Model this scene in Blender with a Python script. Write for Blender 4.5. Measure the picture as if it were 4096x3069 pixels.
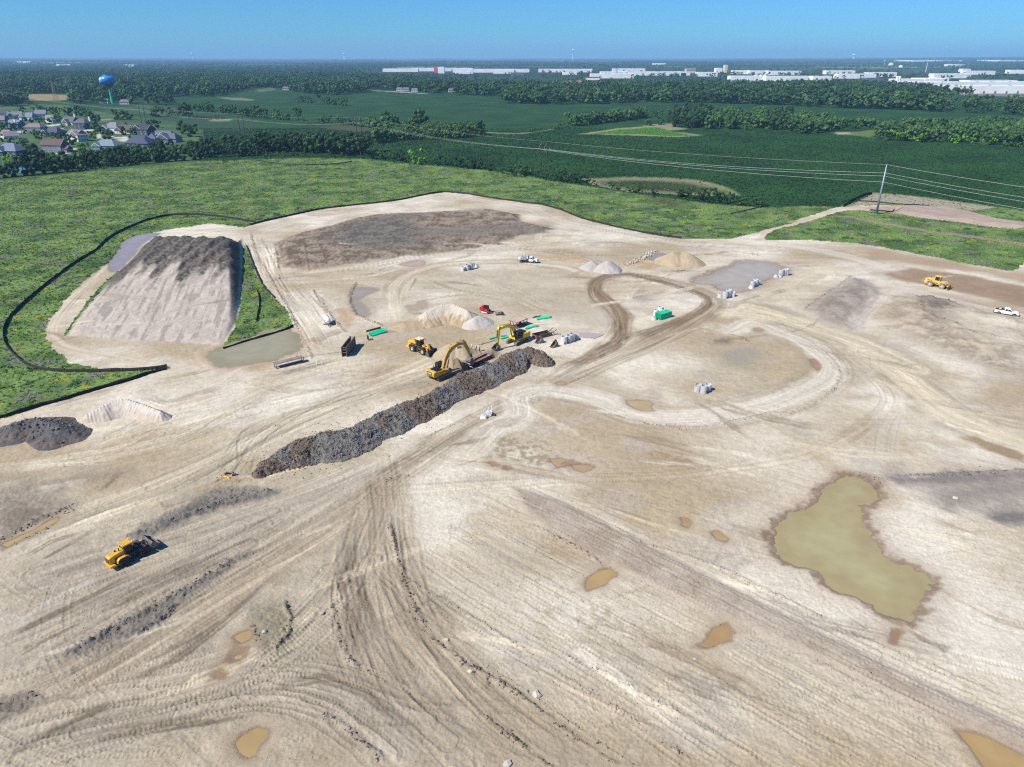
import bpy, math, random
import numpy as np
from mathutils import Vector, Matrix

for _o in list(bpy.data.objects):
    bpy.data.objects.remove(_o, do_unlink=True)
scene = bpy.context.scene
COL = scene.collection
R = math.radians

# ------------------------------------------------------------------ camera, sky, sun, exposure
CAM_H = 66.0
PITCH = R(24.75)
FPX = 2839.0
cam_d = bpy.data.cameras.new('camera')
cam_d.sensor_width = 36.0
cam_d.lens = FPX / 4096.0 * 36.0
cam_d.clip_start = 0.5
cam_d.clip_end = 60000.0
cam = bpy.data.objects.new('camera', cam_d)
COL.objects.link(cam)
cam.location = (0, 0, CAM_H)
cam.rotation_euler = (math.pi / 2 - PITCH, 0, 0)
scene.camera = cam

SUN_EL, SHADOW_AZ = R(47), R(30)          # shadows fall towards +X and a little +Y
sun_to = Vector((-math.cos(SHADOW_AZ) * math.cos(SUN_EL), -math.sin(SHADOW_AZ) * math.cos(SUN_EL), math.sin(SUN_EL)))
world = bpy.data.worlds.new('World')
scene.world = world
world.use_nodes = True
wn = world.node_tree
wn.nodes.clear()
w_out = wn.nodes.new('ShaderNodeOutputWorld')
w_bg = wn.nodes.new('ShaderNodeBackground')
w_sky = wn.nodes.new('ShaderNodeTexSky')
w_sky.sky_type = 'NISHITA'
w_sky.sun_disc = False
w_sky.sun_elevation = SUN_EL
w_sky.sun_rotation = math.atan2(sun_to.x, sun_to.y)
w_sky.altitude = 300
w_sky.air_density = 1.0
w_sky.dust_density = 0.15
w_sky.ozone_density = 3.0
w_bg.inputs['Strength'].default_value = 0.084
w_tint = wn.nodes.new('ShaderNodeMix'); w_tint.data_type = 'RGBA'; w_tint.blend_type = 'MULTIPLY'
w_tint.inputs['Factor'].default_value = 1.0
w_tint.inputs['B'].default_value = (0.24, 0.60, 1.04, 1)      # clear deep blue summer sky
wn.links.new(w_sky.outputs['Color'], w_tint.inputs['A'])
wn.links.new(w_tint.outputs['Result'], w_bg.inputs['Color'])
wn.links.new(w_bg.outputs['Background'], w_out.inputs['Surface'])

sun_d = bpy.data.lights.new('sun', 'SUN')
sun_d.energy = 4.2
sun_d.angle = R(0.53)
sun_d.color = (1.0, 0.945, 0.85)
sun = bpy.data.objects.new('sun', sun_d)
COL.objects.link(sun)
sun.location = (-200, -150, 300)
sun.rotation_euler = (-sun_to).to_track_quat('-Z', 'Y').to_euler()

scene.view_settings.view_transform = 'Standard'
scene.view_settings.look = 'None'
scene.view_settings.exposure = 0.58
scene.view_settings.gamma = 1.0
scene.view_settings.use_curve_mapping = False
scene.render.engine = 'CYCLES'
scene.cycles.max_bounces = 6
scene.cycles.diffuse_bounces = 2
scene.cycles.glossy_bounces = 2
scene.cycles.transparent_max_bounces = 8
scene.cycles.volume_bounces = 1
scene.cycles.use_denoising = False
scene.cycles.filter_width = 1.2

rng = np.random.default_rng(7)
rnd = random.Random(5)

# ------------------------------------------------------------------ surveying: sight lines to points on the ground
SP, CP = math.sin(PITCH), math.cos(PITCH)
FRAMES = {'P': (0, 0, 1), 'D': (0, 0, 0.54004),
          'c1': (0, 200, 2.1602), 'c2': (1024, 200, 2.1602), 'c3': (2048, 200, 2.1602), 'c4': (3072, 200, 2.1602),
          'c5': (0, 700, 1.8433), 'c6': (1000, 700, 1.8433), 'c7': (2000, 700, 1.8433), 'c8': (3000, 700, 2.0182),
          'd1': (0, 1400, 1.9491), 'd2': (1000, 1300, 1.9491), 'd3': (2000, 1300, 1.9491), 'd4': (3000, 1300, 1.9498),
          'd5': (0, 2200, 1.9064), 'd6': (1000, 2100, 1.71), 'd7': (2000, 2100, 1.71), 'd8': (3000, 2100, 1.71),
          'za': (0, 420, 5.5225), 'zb': (380, 450, 5.53), 'e1': (1600, 1330, 5.53), 'e2': (1950, 1240, 5.53),
          'e3': (400, 2100, 7.373), 'e4': (1100, 1250, 5.53), 'e5': (2550, 1000, 3.403), 'e6': (3600, 1060, 4.46),
          'e7': (1800, 1000, 4.9156), 'e8': (1580, 1330, 11.06)}

def at(px, py, z=0.0):
    cx, cv = (px - 2048.0) / FPX, (py - 1534.5) / FPX
    d = (CAM_H - z) / (SP + cv * CP)
    return np.array((cx * d, d * (CP - cv * SP), z))

def site(f, x, y, z=0.0):
    ox, oy, s = FRAMES[f]
    return at(ox + x / s, oy + y / s, z)

def line(txt, z=0.0):
    """'c6 10,20 30,40 c7 ...' -> N x 2 world points"""
    out, f = [], 'P'
    for tok in txt.split():
        if ',' in tok:
            a, b = tok.split(',')
            out.append(site(f, float(a), float(b), z)[:2])
        else:
            f = tok
    return np.array(out)

def smooth_line(p, step=3.0):
    p = np.asarray(p, float)
    if len(p) < 3:
        n = max(2, int(np.hypot(*(p[-1] - p[0])) / step))
        return p[0] + (p[-1] - p[0]) * np.linspace(0, 1, n + 1)[:, None]
    q = np.vstack([2 * p[0] - p[1], p, 2 * p[-1] - p[-2]])
    out = []
    for i in range(1, len(q) - 2):
        a, b, c, d = q[i - 1], q[i], q[i + 1], q[i + 2]
        n = max(1, int(np.hypot(*(c - b)) / step))
        t = np.linspace(0, 1, n, endpoint=False)[:, None]
        out.append(0.5 * (2 * b + (c - a) * t + (2 * a - 5 * b + 4 * c - d) * t ** 2 + (3 * b - a - 3 * c + d) * t ** 3))
    out.append(p[-1:])
    return np.vstack(out)

# ------------------------------------------------------------------ noise
def _hash(ix, iy, seed):
    h = (ix.astype(np.int64) * 374761393 + iy.astype(np.int64) * 668265263 + seed * 974634777) & 0xFFFFFFFF
    h = ((h ^ (h >> 13)) * 1274126177) & 0xFFFFFFFF
    return h ^ (h >> 16)

def perlin(x, y, seed=0):
    xi, yi = np.floor(x), np.floor(y)
    fx, fy = (x - xi).astype(np.float32), (y - yi).astype(np.float32)
    u, v = fx * fx * fx * (fx * (fx * 6 - 15) + 10), fy * fy * fy * (fy * (fy * 6 - 15) + 10)
    def g(dx, dy):
        a = (_hash(xi + dx, yi + dy, seed) & 1023).astype(np.float32) * np.float32(2 * math.pi / 1024)
        return np.cos(a) * (fx - dx) + np.sin(a) * (fy - dy)
    a = g(0, 0); b = g(1, 0); c = g(0, 1); d = g(1, 1)
    a = a + u * (b - a); c = c + u * (d - c)
    return (a + v * (c - a)) * 1.5

def fbm(x, y, seed=0, octv=3, lac=2.03, gain=0.5):
    t, amp = 0, 1.0
    for i in range(octv):
        t = t + amp * perlin(x, y, seed + 17 * i)
        x = x * lac; y = y * lac; amp *= gain
    return t

def sstep(a, b, x):
    t = np.clip((x - a) / (b - a), 0, 1)
    return t * t * (3 - 2 * t)

def lin(c):
    c = np.asarray(c, float) / 255.0
    return np.where(c <= 0.04045, c / 12.92, ((c + 0.055) / 1.055) ** 2.4)

ALB = 0.74
def alb(r, g, b):
    return (lin((r, g, b)) * ALB).astype(np.float32)

# ------------------------------------------------------------------ terrain grid, finer where the ground lies closer
def zc(y):
    return y * CP + CAM_H * SP
ys = [40.0]
while ys[-1] < 455:
    y = ys[-1]
    ys.append(y + min(0.7 * (y * y + CAM_H ** 2) / CAM_H / 710.0, 1.05))
n_near = len(ys)
while ys[-1] < 26000:
    y = ys[-1]
    ys.append(y + min(max(1.05, (y - 440) * 0.02), y * 0.05))
YS = np.array(ys)
NC = 1080
US = np.linspace(-0.80, 0.80, NC)
X = (US[None, :] * zc(YS)[:, None]).astype(np.float32)
Y = np.repeat(YS[:, None], NC, 1).astype(np.float32)
NR = len(YS)
H = np.zeros((NR, NC), np.float32)
NS = int(np.searchsorted(YS, 470))        # rows of the building site
Xs, Ys = X[:NS], Y[:NS]

def block(x0, x1, y0, y1):
    r0, r1 = int(np.searchsorted(YS, y0)), int(np.searchsorted(YS, y1))
    r0, r1 = max(0, r0 - 1), min(NR, r1 + 1)
    if r1 <= r0:
        return None
    za, zb = zc(YS[r0]), zc(YS[r1 - 1])
    us = (x0 / za, x0 / zb, x1 / za, x1 / zb)
    c0, c1 = int(np.searchsorted(US, min(us))) - 1, int(np.searchsorted(US, max(us))) + 1
    c0, c1 = max(0, c0), min(NC, c1)
    if c1 <= c0:
        return None
    return slice(r0, r1), slice(c0, c1)

def poly_sd(poly, pad):
    """signed distance (inside positive) in the polygon's padded box"""
    poly = np.asarray(poly)
    b = block(poly[:, 0].min() - pad, poly[:, 0].max() + pad, poly[:, 1].min() - pad, poly[:, 1].max() + pad)
    if b is None:
        return None, None
    x, y = X[b], Y[b]
    d2 = np.full(x.shape, 1e12, np.float32)
    ins = np.zeros(x.shape, bool)
    n = len(poly)
    for i in range(n):
        ax, ay = poly[i]; bx, by = poly[(i + 1) % n]
        ex, ey = bx - ax, by - ay
        L = ex * ex + ey * ey + 1e-9
        t = np.clip(((x - ax) * ex + (y - ay) * ey) / L, 0, 1)
        d2 = np.minimum(d2, (x - ax - t * ex) ** 2 + (y - ay - t * ey) ** 2)
        if ay != by:
            c = ((ay > y) != (by > y)) & (x < (bx - ax) * (y - ay) / (by - ay) + ax)
            ins ^= c
    d = np.sqrt(d2)
    return b, np.where(ins, d, -d)

def line_st(p, maxd):
    """arc length and signed lateral offset of grid points near a polyline"""
    p = np.asarray(p)
    b = block(p[:, 0].min() - maxd, p[:, 0].max() + maxd, p[:, 1].min() - maxd, p[:, 1].max() + maxd)
    if b is None:
        return None, None, None
    r0, c0 = b[0].start, b[1].start
    shp = (b[0].stop - r0, b[1].stop - c0)
    best = np.full(shp, 1e9, np.float32); S = np.zeros(shp, np.float32); T = np.full(shp, 1e4, np.float32)
    s0 = 0.0
    for i in range(len(p) - 1):
        (ax, ay), (bx, by) = p[i], p[i + 1]
        L = math.hypot(bx - ax, by - ay)
        if L < 1e-6:
            continue
        bb = block(min(ax, bx) - maxd, max(ax, bx) + maxd, min(ay, by) - maxd, max(ay, by) + maxd)
        if bb is not None:
            x, y = X[bb], Y[bb]
            ex, ey = (bx - ax) / L, (by - ay) / L
            s = (x - ax) * ex + (y - ay) * ey
            t = -(x - ax) * ey + (y - ay) * ex
            sc = np.clip(s, 0, L)
            d = np.hypot(t, s - sc)
            loc = (slice(bb[0].start - r0, bb[0].stop - r0), slice(bb[1].start - c0, bb[1].stop - c0))
            m = d < best[loc]
            best[loc] = np.where(m, d, best[loc])
            S[loc] = np.where(m, s0 + sc, S[loc])
            T[loc] = np.where(m, np.where(t < 0, -d, d), T[loc])
        s0 += L
    return b, S, T
# ------------------------------------------------------------------ regions of the terrain
BARE, MEADOW, CROP, LAWN, FAR = 0, 1, 2, 3, 4
REG = np.full((NR, NC), CROP, np.int8)
REG[Y > 1600] = FAR
N1 = np.zeros((NR, NC), np.float32); N1[:NS] = fbm(Xs / 6.0, Ys / 6.0, 3, 3)
N2 = np.zeros((NR, NC), np.float32); N2[:NS] = fbm(Xs / 1.3, Ys / 1.3, 9, 2)
N3 = fbm(X / 45.0, Y / 45.0, 21, 3)
NF = fbm(X / 0.45, Y / 0.45, 33, 1)

def set_region(poly, reg, wob=0.0, pad=6):
    b, sd = poly_sd(poly, pad)
    if b is None: return
    sd = sd + wob * N1[b] + wob * 0.5 * N2[b]
    REG[b] = np.where(sd > 0, reg, REG[b])

far_poly = line('c1 -400,480 0,470 500,470 900,545 1500,625 1760,700 1760,950 1700,972 1100,1025 500,1080 0,1140 -400,1180')
set_region(far_poly, LAWN)
meadow_poly = line('c1 -500,1190 0,1130 500,1080 1100,1025 1700,972 2212,952 c2 500,945 900,950 1400,1000 1800,1035 2212,1070 '
                   'c3 300,1130 650,1190 1000,1245 1400,1295 c7 1500,215 1750,235 1960,245 2200,235 c8 470,255 690,262 870,215 990,145 1300,170 1700,220 2212,290 2500,325 '
                   'P 5200,1200 5200,3600 -900,3600 -900,1000')
set_region(meadow_poly, MEADOW, 0.5)
oval_poly = line('c3 600,1122 1000,1105 1300,1113 1600,1137 1800,1180 1900,1220 1975,1268 1800,1275 1400,1262 1000,1240 700,1180')
set_region(oval_poly, MEADOW, 0.5)
bare_poly = line('P -900,3600 -900,1900 -300,1775 d1 0,535 300,430 600,350 1000,230 1310,140 c5 1240,1410 1100,1425 800,1435 520,1375 400,1290 330,1180 350,1080 480,930 '
                 '600,800 810,640 870,560 930,480 1100,430 1250,400 1550,360 1800,385 1900,352 c6 100,342 300,297 500,257 700,232 900,212 1100,187 1300,148 1450,130 1600,143 1800,178 2100,218 '
                 'c7 300,220 450,260 600,320 800,375 1000,420 1200,455 1340,470 1500,472 1700,470 1880,430 2212,340 c8 300,390 500,330 690,262 870,246 1100,245 1300,250 1600,262 1800,300 2000,355 2212,385 2400,420 '
                 '2400,470 2212,437 2000,425 1700,385 1400,350 1200,317 1000,290 800,283 700,300 600,338 400,398 200,442 120,500 130,530 400,525 700,540 900,560 1100,590 1400,650 1700,710 2000,760 2130,780 2212,720 2500,560 '
                 'P 5600,1300 5600,3600')
set_region(bare_poly, BARE, 0.7)
wedge_poly = line('c5 1795,520 1830,545 1860,640 1900,750 1950,830 2020,910 2100,980 2140,1050 2165,1120 2000,1170 1850,1220 1650,1290 1640,1265 1700,1180 1740,1080 1770,950 1790,700')
set_region(wedge_poly, MEADOW, 0.4)
strip_poly = line('c5 470,1180 520,1090 620,960 760,800 860,720 900,700 830,790 700,930 590,1050 520,1130')
set_region(strip_poly, MEADOW, 0.5)
sparse_poly = line('c8 770,262 870,215 990,145 1300,170 1700,220 2212,290 2500,325 2500,400 2212,385 2000,355 1700,270 1400,245 1100,235')

# ------------------------------------------------------------------ large shapes
H += 0.35 * fbm(X / 70.0, Y / 70.0, 40, 2) * sstep(4000, 500, Y)
U = X / zc(Y)
H += (np.clip((U - 0.22) / 0.5, 0, 1.2) ** 1.2 * 52 + np.clip((-U - 0.42) / 0.3, 0, 1.2) * 26) * sstep(5000, 15000, Y)
H += 10 * fbm(X / 1800.0, Y / 1800.0, 77, 2) * sstep(3000, 9000, Y)
COLR = np.zeros((NR, NC, 3), np.float32)
ROUGH = np.full((NR, NC), 0.045, np.float32)
mcrop, mmead, mbare = REG == CROP, REG == MEADOW, REG == BARE

def paint(b, m, c):
    m = np.clip(m, 0, 1)[..., None]
    COLR[b] = COLR[b] * (1 - m) + np.asarray(c, np.float32) * m

def mixc(t, a, b):
    t = np.clip(t, 0, 1)[..., None]
    return (a * (1 - t) + b * t).astype(np.float32)

# far country, fields, lawns
ALL = (slice(0, NR), slice(0, NC))
nf = fbm(X / 260.0, Y / 700.0, 51, 3)
COLR[:] = mixc(0.5 + nf, alb(34, 62, 40), alb(58, 88, 54))
wood = fbm(X / 1500.0, Y / 2600.0, 58, 3)
fm = sstep(1700, 3000, Y)
COLR[:] = COLR * (1 - fm[..., None]) + mixc(0.5 + 2.2 * wood, alb(44, 66, 46), alb(70, 92, 60)) * fm[..., None]
fieldy = sstep(0.42, 0.5, perlin(X / 900.0, Y / 2200.0, 91)) * fm
COLR[:] = COLR * (1 - fieldy[..., None]) + alb(128, 138, 92) * fieldy[..., None]
cropc = mixc(0.5 + 0.8 * N3, alb(40, 73, 39), alb(51, 88, 45))
COLR[mcrop] = cropc[mcrop]
COLR[REG == LAWN] = mixc(0.5 + N3, alb(72, 100, 62), alb(92, 118, 72))[REG == LAWN]

# meadow: patches of green, dry, purple and yellow growth
g1 = fbm(X / 14.0, Y / 14.0, 101, 3); g2 = fbm(X / 5.0, Y / 5.0, 107, 2)
mc = mixc(0.5 + 0.9 * g1, alb(84, 112, 60), alb(126, 152, 84))
mc = mixc(sstep(0.35, 0.75, g2 + 0.4 * N3), mc, alb(64, 92, 52))
mc = mixc(sstep(0.22, 0.7, fbm(X / 9.0, Y / 8.0, 120, 3)) * 0.75, mc, alb(122, 124, 108))
mc = mixc(sstep(0.45, 0.75, fbm(X / 4.5, Y / 5.0, 131, 2)) * 0.75, mc, alb(156, 158, 58))
COLR[mmead] = mc[mmead]

# bare earth
tone = fbm(X / 38.0, Y / 30.0, 150, 3)
bc = mixc(0.5 + 0.9 * tone, alb(180, 164, 140), alb(224, 215, 201))
bc = mixc(sstep(0.15, 0.6, fbm(X / 17.0, Y / 14.0, 160, 3)) * 0.55, bc, alb(186, 170, 143))
bc = mixc(sstep(0.2, 0.65, fbm(X / 12.0, Y / 10.0, 170, 3)) * 0.5, bc, alb(186, 176, 166))
def streaks(ang, a, c, seed):
    u, v = Xs * math.cos(ang) + Ys * math.sin(ang), -Xs * math.sin(ang) + Ys * math.cos(ang)
    v = v + 1.6 * N3[:NS]
    return perlin(u / a, v / c, seed) + 0.7 * perlin(u / (a * .6), v / (c * .4), seed + 3)
wl = sstep(15, -45, Xs - 0.25 * (Ys - 120)); wf = sstep(150, 230, Ys)
stk = wl * streaks(R(36), 9, 0.9, 181) + 0.6 * (1 - wl) * streaks(R(-27), 7, 0.9, 185)
stk = stk * (1 - wf) + wf * streaks(R(4), 14, 2.2, 189)
bc[:NS] *= (1 + (0.085 + .04 * wf) * stk + 0.10 * N2[:NS] + 0.08 * NF[:NS] + 0.06 * N1[:NS])[..., None]
H[:NS] += mbare[:NS] * 0.035 * stk
COLR[mbare] = bc[mbare]

def zone(txt, col, soft=3.0, wob=3.0, k=1.0, col2=None, rough=None, region=BARE, speck=False):
    b, sd = poly_sd(line(txt), soft + 2 * wob + 4)
    if b is None: return
    sd = sd + wob * N1[b] + 0.45 * wob * N2[b]
    m = sstep(-soft, soft, sd) * k
    if region is not None: m = m * (REG[b] == region)
    if speck: m = m * sstep(-0.25, 0.45, 0.8 * N2[b] + 0.8 * N1[b] + 0.4 * NF[b])
    c = np.asarray(col, np.float32)
    if col2 is not None:
        c = mixc(0.5 + 1.1 * N1[b] + 0.5 * N2[b], c, np.asarray(col2, np.float32))
    paint(b, m, c)
    if rough is not None:
        ROUGH[b] = ROUGH[b] * (1 - m) + rough * m

zone('D 0,1045 250,1095 560,1065 830,1060 860,1250 950,1450 1250,1680 0,1680', alb(166, 154, 138), 9, 5, 0.9, alb(188, 176, 159), 0.05)
zone('d1 -100,1000 300,1060 700,1060 900,1000 980,930 700,960 300,990 -100,960', alb(146, 135, 122), 3, 3, 0.75)
zone('d7 1880,1080 1400,800 900,560 300,280 0,240 -60,420 600,640 1100,900 1600,1160 1880,1380', alb(164, 148, 122), 5, 6, 0.85, alb(186, 174, 154), None, BARE, True)
zone('d7 -60,1150 250,1290 500,1450 860,1720 -60,1720', alb(168, 155, 138), 2.0, 1.5, 0.85, alb(180, 168, 148))
zone('d8 0,0 150,60 200,260 560,560 1100,700 2000,1200 2200,300 1400,400 800,-100', alb(224, 217, 206), 8, 3, 0.7)
zone('d3 0,860 400,920 700,1050 750,1130 300,1100 0,1000', alb(156, 142, 122), 3, 3, 0.9, None, None, BARE, True)
zone('d3 1050,1050 1300,1010 1550,1050 1400,1130 1150,1110', alb(160, 140, 114), 3, 3, 0.85, None, None, BARE, True)
zone('d3 700,420 1000,520 850,560 600,470', alb(176, 164, 143), 3, 3, 0.7)
zone('d3 1760,190 2000,170 2060,240 1900,340 1750,320', alb(158, 152, 142), 3, 3, 0.8)
zone('d3 1640,110 1800,100 1800,140 1660,150', alb(122, 112, 102), 1.5, 1.5, 0.8)
zone('c8 1090,990 1500,1010 1700,1080 1650,1250 1900,1340 2250,1400 2250,1640 1900,1560 1550,1420 1250,1290 1090,1150', alb(146, 132, 119), 4, 5, 0.85, alb(186, 172, 155), 0.08)
zone('c8 1050,800 1300,755 1700,800 2212,900 2400,960 2400,1130 2000,1010 1700,950 1400,890 1150,840', alb(152, 128, 107), 2.5, 1.5, 0.95, alb(160, 137, 116))
zone('c8 900,570 1300,650 1700,725 2212,800 2400,850 2400,900 1800,790 1300,720 980,680', alb(172, 148, 126), 3, 2, 0.8)
zone('d4 970,1060 1180,1080 1220,1150 1100,1170 980,1120', alb(168, 156, 142), 2, 2, 0.7)
zone('d4 1640,880 1760,860 2137,1020 2137,1070 1850,980', alb(150, 126, 98), 0.8, 0.8, 0.9)
zone('d4 950,340 1050,400 1150,440 1310,540 1250,570 1100,480 1000,420', alb(164, 149, 124), 1.2, 1.6, 0.7)
zone('d4 720,500 950,560 980,620 800,580', alb(168, 152, 128), 2, 2, 0.7)
zone('d4 720,280 900,380 960,430 880,520 720,480 690,380', alb(176, 164, 142), 2, 2, 0.6)
zone('c7 -50,780 300,850 650,900 800,1000 840,1100 700,1150 300,1000 -50,900', alb(186, 174, 157), 5, 4, 0.8)
zone('c7 290,870 420,860 430,930 320,940', alb(148, 140, 133), 3, 3, 0.7)
zone('c7 980,890 1130,860 1230,870 1050,930', alb(146, 136, 126), 3, 3, 0.7)
zone('c6 1150,800 1250,740 1600,700 2100,700 2300,760 2300,1000 1900,930 1500,870 1200,900', alb(182, 169, 151), 5, 5, 0.8, alb(196, 184, 166))
zone('c6 1140,960 1280,930 1340,960 1250,1010 1150,1010', alb(158, 142, 126), 2, 2, 0.8)
zone('c6 640,990 740,980 780,1060 720,1110 650,1080', alb(190, 160, 132), 1.2, 1.2, 0.8)
zone('c6 0,1310 110,1300 380,1300 390,1320 240,1350 200,1380 150,1400 60,1440 -200,1440 -200,1400', alb(172, 146, 120), 1.5, 1.0, 0.8)
zone('c7 880,640 1160,600 1250,640 1100,690 950,680', alb(184, 162, 130), 2, 2, 0.8)
zone('c7 200,590 450,600 650,630 600,650 350,625', alb(192, 162, 128), 1.0, 1, 0.8)
b, sd = poly_sd(line('c8 1080,990 1300,1000 1500,1005 1700,1060 2400,1230 2400,1520 1900,1450 1500,1330 1200,1200'), 12)
H[b] += (1.3 + .8 * N3[b] + .25 * N1[b]) * sstep(-5, 9, sd + 2 * N1[b])
b, sd = poly_sd(line('c8 430,1090 600,975 820,840 960,880 1020,960 930,1050 800,1180 780,1240 620,1190'), 10)
H[b] += 1.2 * sstep(-3, 6, sd + N1[b])
# the raised dark topsoil pad
PAD = 'c6 185,500 350,430 560,380 760,320 950,290 1300,280 1750,250 2000,290 c7 150,340 410,400 300,430 200,440 0,500 c6 1900,515 1500,565 1200,595 900,640 600,680 450,700 230,680 200,600'
zone(PAD, alb(114, 99, 87), 1.6, 2.0, 1.0, alb(160, 145, 131), 0.22)
zone('c6 520,480 700,370 1000,320 1250,300 1150,360 1300,420 1200,470 1350,520 900,560 640,520', alb(98, 95, 91), 5, 5, 0.9, alb(124, 119, 113))
zone('c6 1200,420 1600,380 2212,370 2212,430 1700,470 1300,480', alb(128, 120, 114), 5, 4, 0.7)
zone('c6 1550,270 1700,260 1720,285 1600,290', alb(180, 168, 158), 3, 2, 0.6)
b, sd = poly_sd(line(PAD), 5)
H[b] += 0.9 * sstep(0, 4.0, sd)
# berm of pinkish soil beside the steel pole, brown streaks in the right meadow
zone('c8 1050,255 1300,250 1600,262 1800,300 2000,355 2300,395 2300,470 2000,425 1700,385 1400,350 1200,317', alb(172, 152, 143), 1.2, 0.8, 1.0, alb(184, 166, 154))
b, sd = poly_sd(line('c8 1100,250 1300,250 1600,262 1800,300 2000,355 2400,410 2400,470 2000,425 1700,385 1400,350 1200,317'), 5)
H[b] += 1.1 * sstep(0, 5, sd)
zone('c8 640,335 800,345 1100,400 1500,470 1800,510 2300,580 2300,560 1800,490 1500,450 1100,385 800,330', alb(160, 140, 122), 1.0, 0.8, 0.9, None, None, MEADOW)
b, sd = poly_sd(line('c8 770,262 870,215 990,145 1300,170 1700,220 2000,262 1800,290 1700,270 1400,245 1100,235'), 4)
paint(b, sstep(-1, 1.5, sd) * (REG[b] == MEADOW), mixc(0.5 + N2[b], alb(168, 158, 134), alb(178, 168, 146)))
b, sd = poly_sd(oval_poly, 12)
paint(b, sstep(-1, 1, sd), mixc(sstep(3, 16, sd + 3 * N3[b]), alb(140, 138, 108), mixc(0.5 + 1.5 * N3[b], alb(66, 76, 48), alb(70, 92, 52))))
b, sd = poly_sd(line('c3 1680,1215 1850,1205 1900,1240 1800,1265 1700,1255'), 8)
paint(b, sstep(-5, 5, sd), alb(104, 132, 60))
b, sd = poly_sd(line('c7 1030,150 1250,160 1450,200 1300,240 1100,210'), 8)
paint(b, sstep(-5, 5, sd) * 0.7 * (REG[b] == MEADOW), alb(86, 92, 60))

# crop-land details
def fzone(txt, col, soft=6, k=1.0, wob=6):
    b, sd = poly_sd(line(txt), soft + wob)
    if b is None: return
    paint(b, sstep(-soft, soft, sd + wob * N3[b]) * k, col)
fzone('c3 540,738 700,715 900,690 1130,668 1290,640 1390,645 1420,672 1500,690 1330,705 1530,735 1660,747 1400,765 1100,750 700,742', alb(146, 150, 112), 2, 1.0, 4)
fzone('c3 620,735 800,712 1000,690 1150,676 1290,676 1330,700 1430,728 1540,750 1380,755 1100,740 800,735', alb(88, 134, 50), 3, 1.0, 5)
fzone('c3 1285,645 1400,642 1440,685 1300,668', alb(150, 138, 112), 3, 0.9, 3)
fzone('c1 230,390 420,385 600,395 600,438 400,446 235,440', alb(160, 142, 104), 4, 1.0, 3)
fzone('c1 880,600 1400,540 1900,560 2000,600 2212,580 2212,740 1760,740 1500,640 1000,620', alb(62, 88, 62), 12, 0.7)
fzone('c2 500,680 700,655 1020,690 900,720', alb(92, 88, 66), 14, 0.7)
fzone('c1 840,510 1300,480 1600,520 1400,560 1000,560', alb(84, 100, 70), 12, 0.6)
fzone('c1 870,598 960,595 960,606 870,608', alb(150, 146, 116), 3, 1)
fzone('c1 1800,605 1980,605 1970,622 1820,625', alb(140, 140, 108), 3, 1)
fzone('c1 1870,410 2100,420 2180,440 2000,440', alb(140, 140, 108), 4, 0.8)
fzone('c4 590,725 690,722 930,700 930,775 800,760 690,742', alb(104, 126, 70), 3, 1)
fzone('c4 600,722 680,722 690,738 620,738', alb(170, 164, 140), 3, 1)
fzone('c4 1560,380 2212,385 2212,412 1560,395', alb(150, 140, 120), 6, 0.8)
fzone('c2 0,325 150,315 165,345 60,370 0,365', alb(96, 120, 76), 6, 0.9)
fzone('c2 1000,350 1200,362 1490,382 1490,386 1200,368 1000,355', alb(190, 188, 178), 3, 1.0, 2)
fzone('c2 2000,720 2212,728 2212,736 2000,728', alb(140, 146, 110), 2, 1.0, 2)
fzone('c3 0,725 150,718 250,705 350,690 360,700 200,722 100,738 0,740', alb(120, 130, 90), 2, 0.8, 2)
for t in ('c1 380,655 520,640 560,648 420,664', 'c1 440,680 540,678 540,690 440,690', 'c1 720,690 810,685 810,700 720,702', 'c1 830,730 870,725 890,770 840,765',
          'c1 985,755 1100,748 1110,790 1060,795 990,775', 'c1 580,850 680,845 680,858 590,862', 'c1 470,890 610,885 615,895 480,900', 'c1 200,865 260,860 260,872 200,876',
          'c1 130,700 200,695 200,715 130,715', 'c1 560,790 640,786 640,798 560,800', 'c1 1120,845 1190,842 1190,850 1120,852', 'c1 890,745 985,742 985,752 890,758'):
    fzone(t, alb(206, 203, 194), 0.7, 1.0, 0.3)

# ------------------------------------------------------------------ the stockpile ramp on the left
crest = site('c5', 1480, 440, 6.0)
foot = np.vstack([line('c5 480,1185 520,1090 620,970 760,820 900,690 1010,570 1140,450', 0.0), [[crest[0] - 14, crest[1] + 9], [crest[0] + 9, crest[1] + 7]],
                  line('c5 1785,455 1790,700 1770,950 1740,1080 1640,1265 1200,1225 800,1205')])
b, sd = poly_sd(foot, 4)
yf = site('c5', 1000, 1200)[1]
ramp = 0.25 + 5.9 * np.clip((Y[b] - yf) / (crest[1] - yf), 0, 1.02)
xr = np.interp(Y[b], [foot[:, 1].min(), crest[1]], [site('c5', 1640, 1150)[0], site('c5', 1530, 570, 5)[0]])
side = np.clip(sd, 0, None) * (0.62 + 0.75 * sstep(-6, 2, X[b] - xr))
k = 0.7
hh = -np.log(np.exp(-side / k) + np.exp(-ramp / k)) * k
hh = np.where(sd > 0, np.clip(hh, 0, None), 0)
top = sstep(0.6, 1.6, side - ramp)                 # the flat back of the ramp
wv = perlin((X[b] + .25 * (Y[b] - yf)) / 5.0, Y[b] / 45.0, 215) + .5 * perlin((X[b] + .25 * (Y[b] - yf)) / 1.6, Y[b] / 30.0, 216)
furrow = np.sin(((X[b] - crest[0]) * (1 + .3 * (yf - Y[b]) / 100)) * 1.5 + 1.3 * wv)
up = np.clip((Y[b] - yf) / (crest[1] - yf), 0, 1)
dark = sstep(0.42, 0.66, up + 0.07 * N1[b] + 0.05 * furrow + 0.26 * wv + .1 * N3[b])
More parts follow.
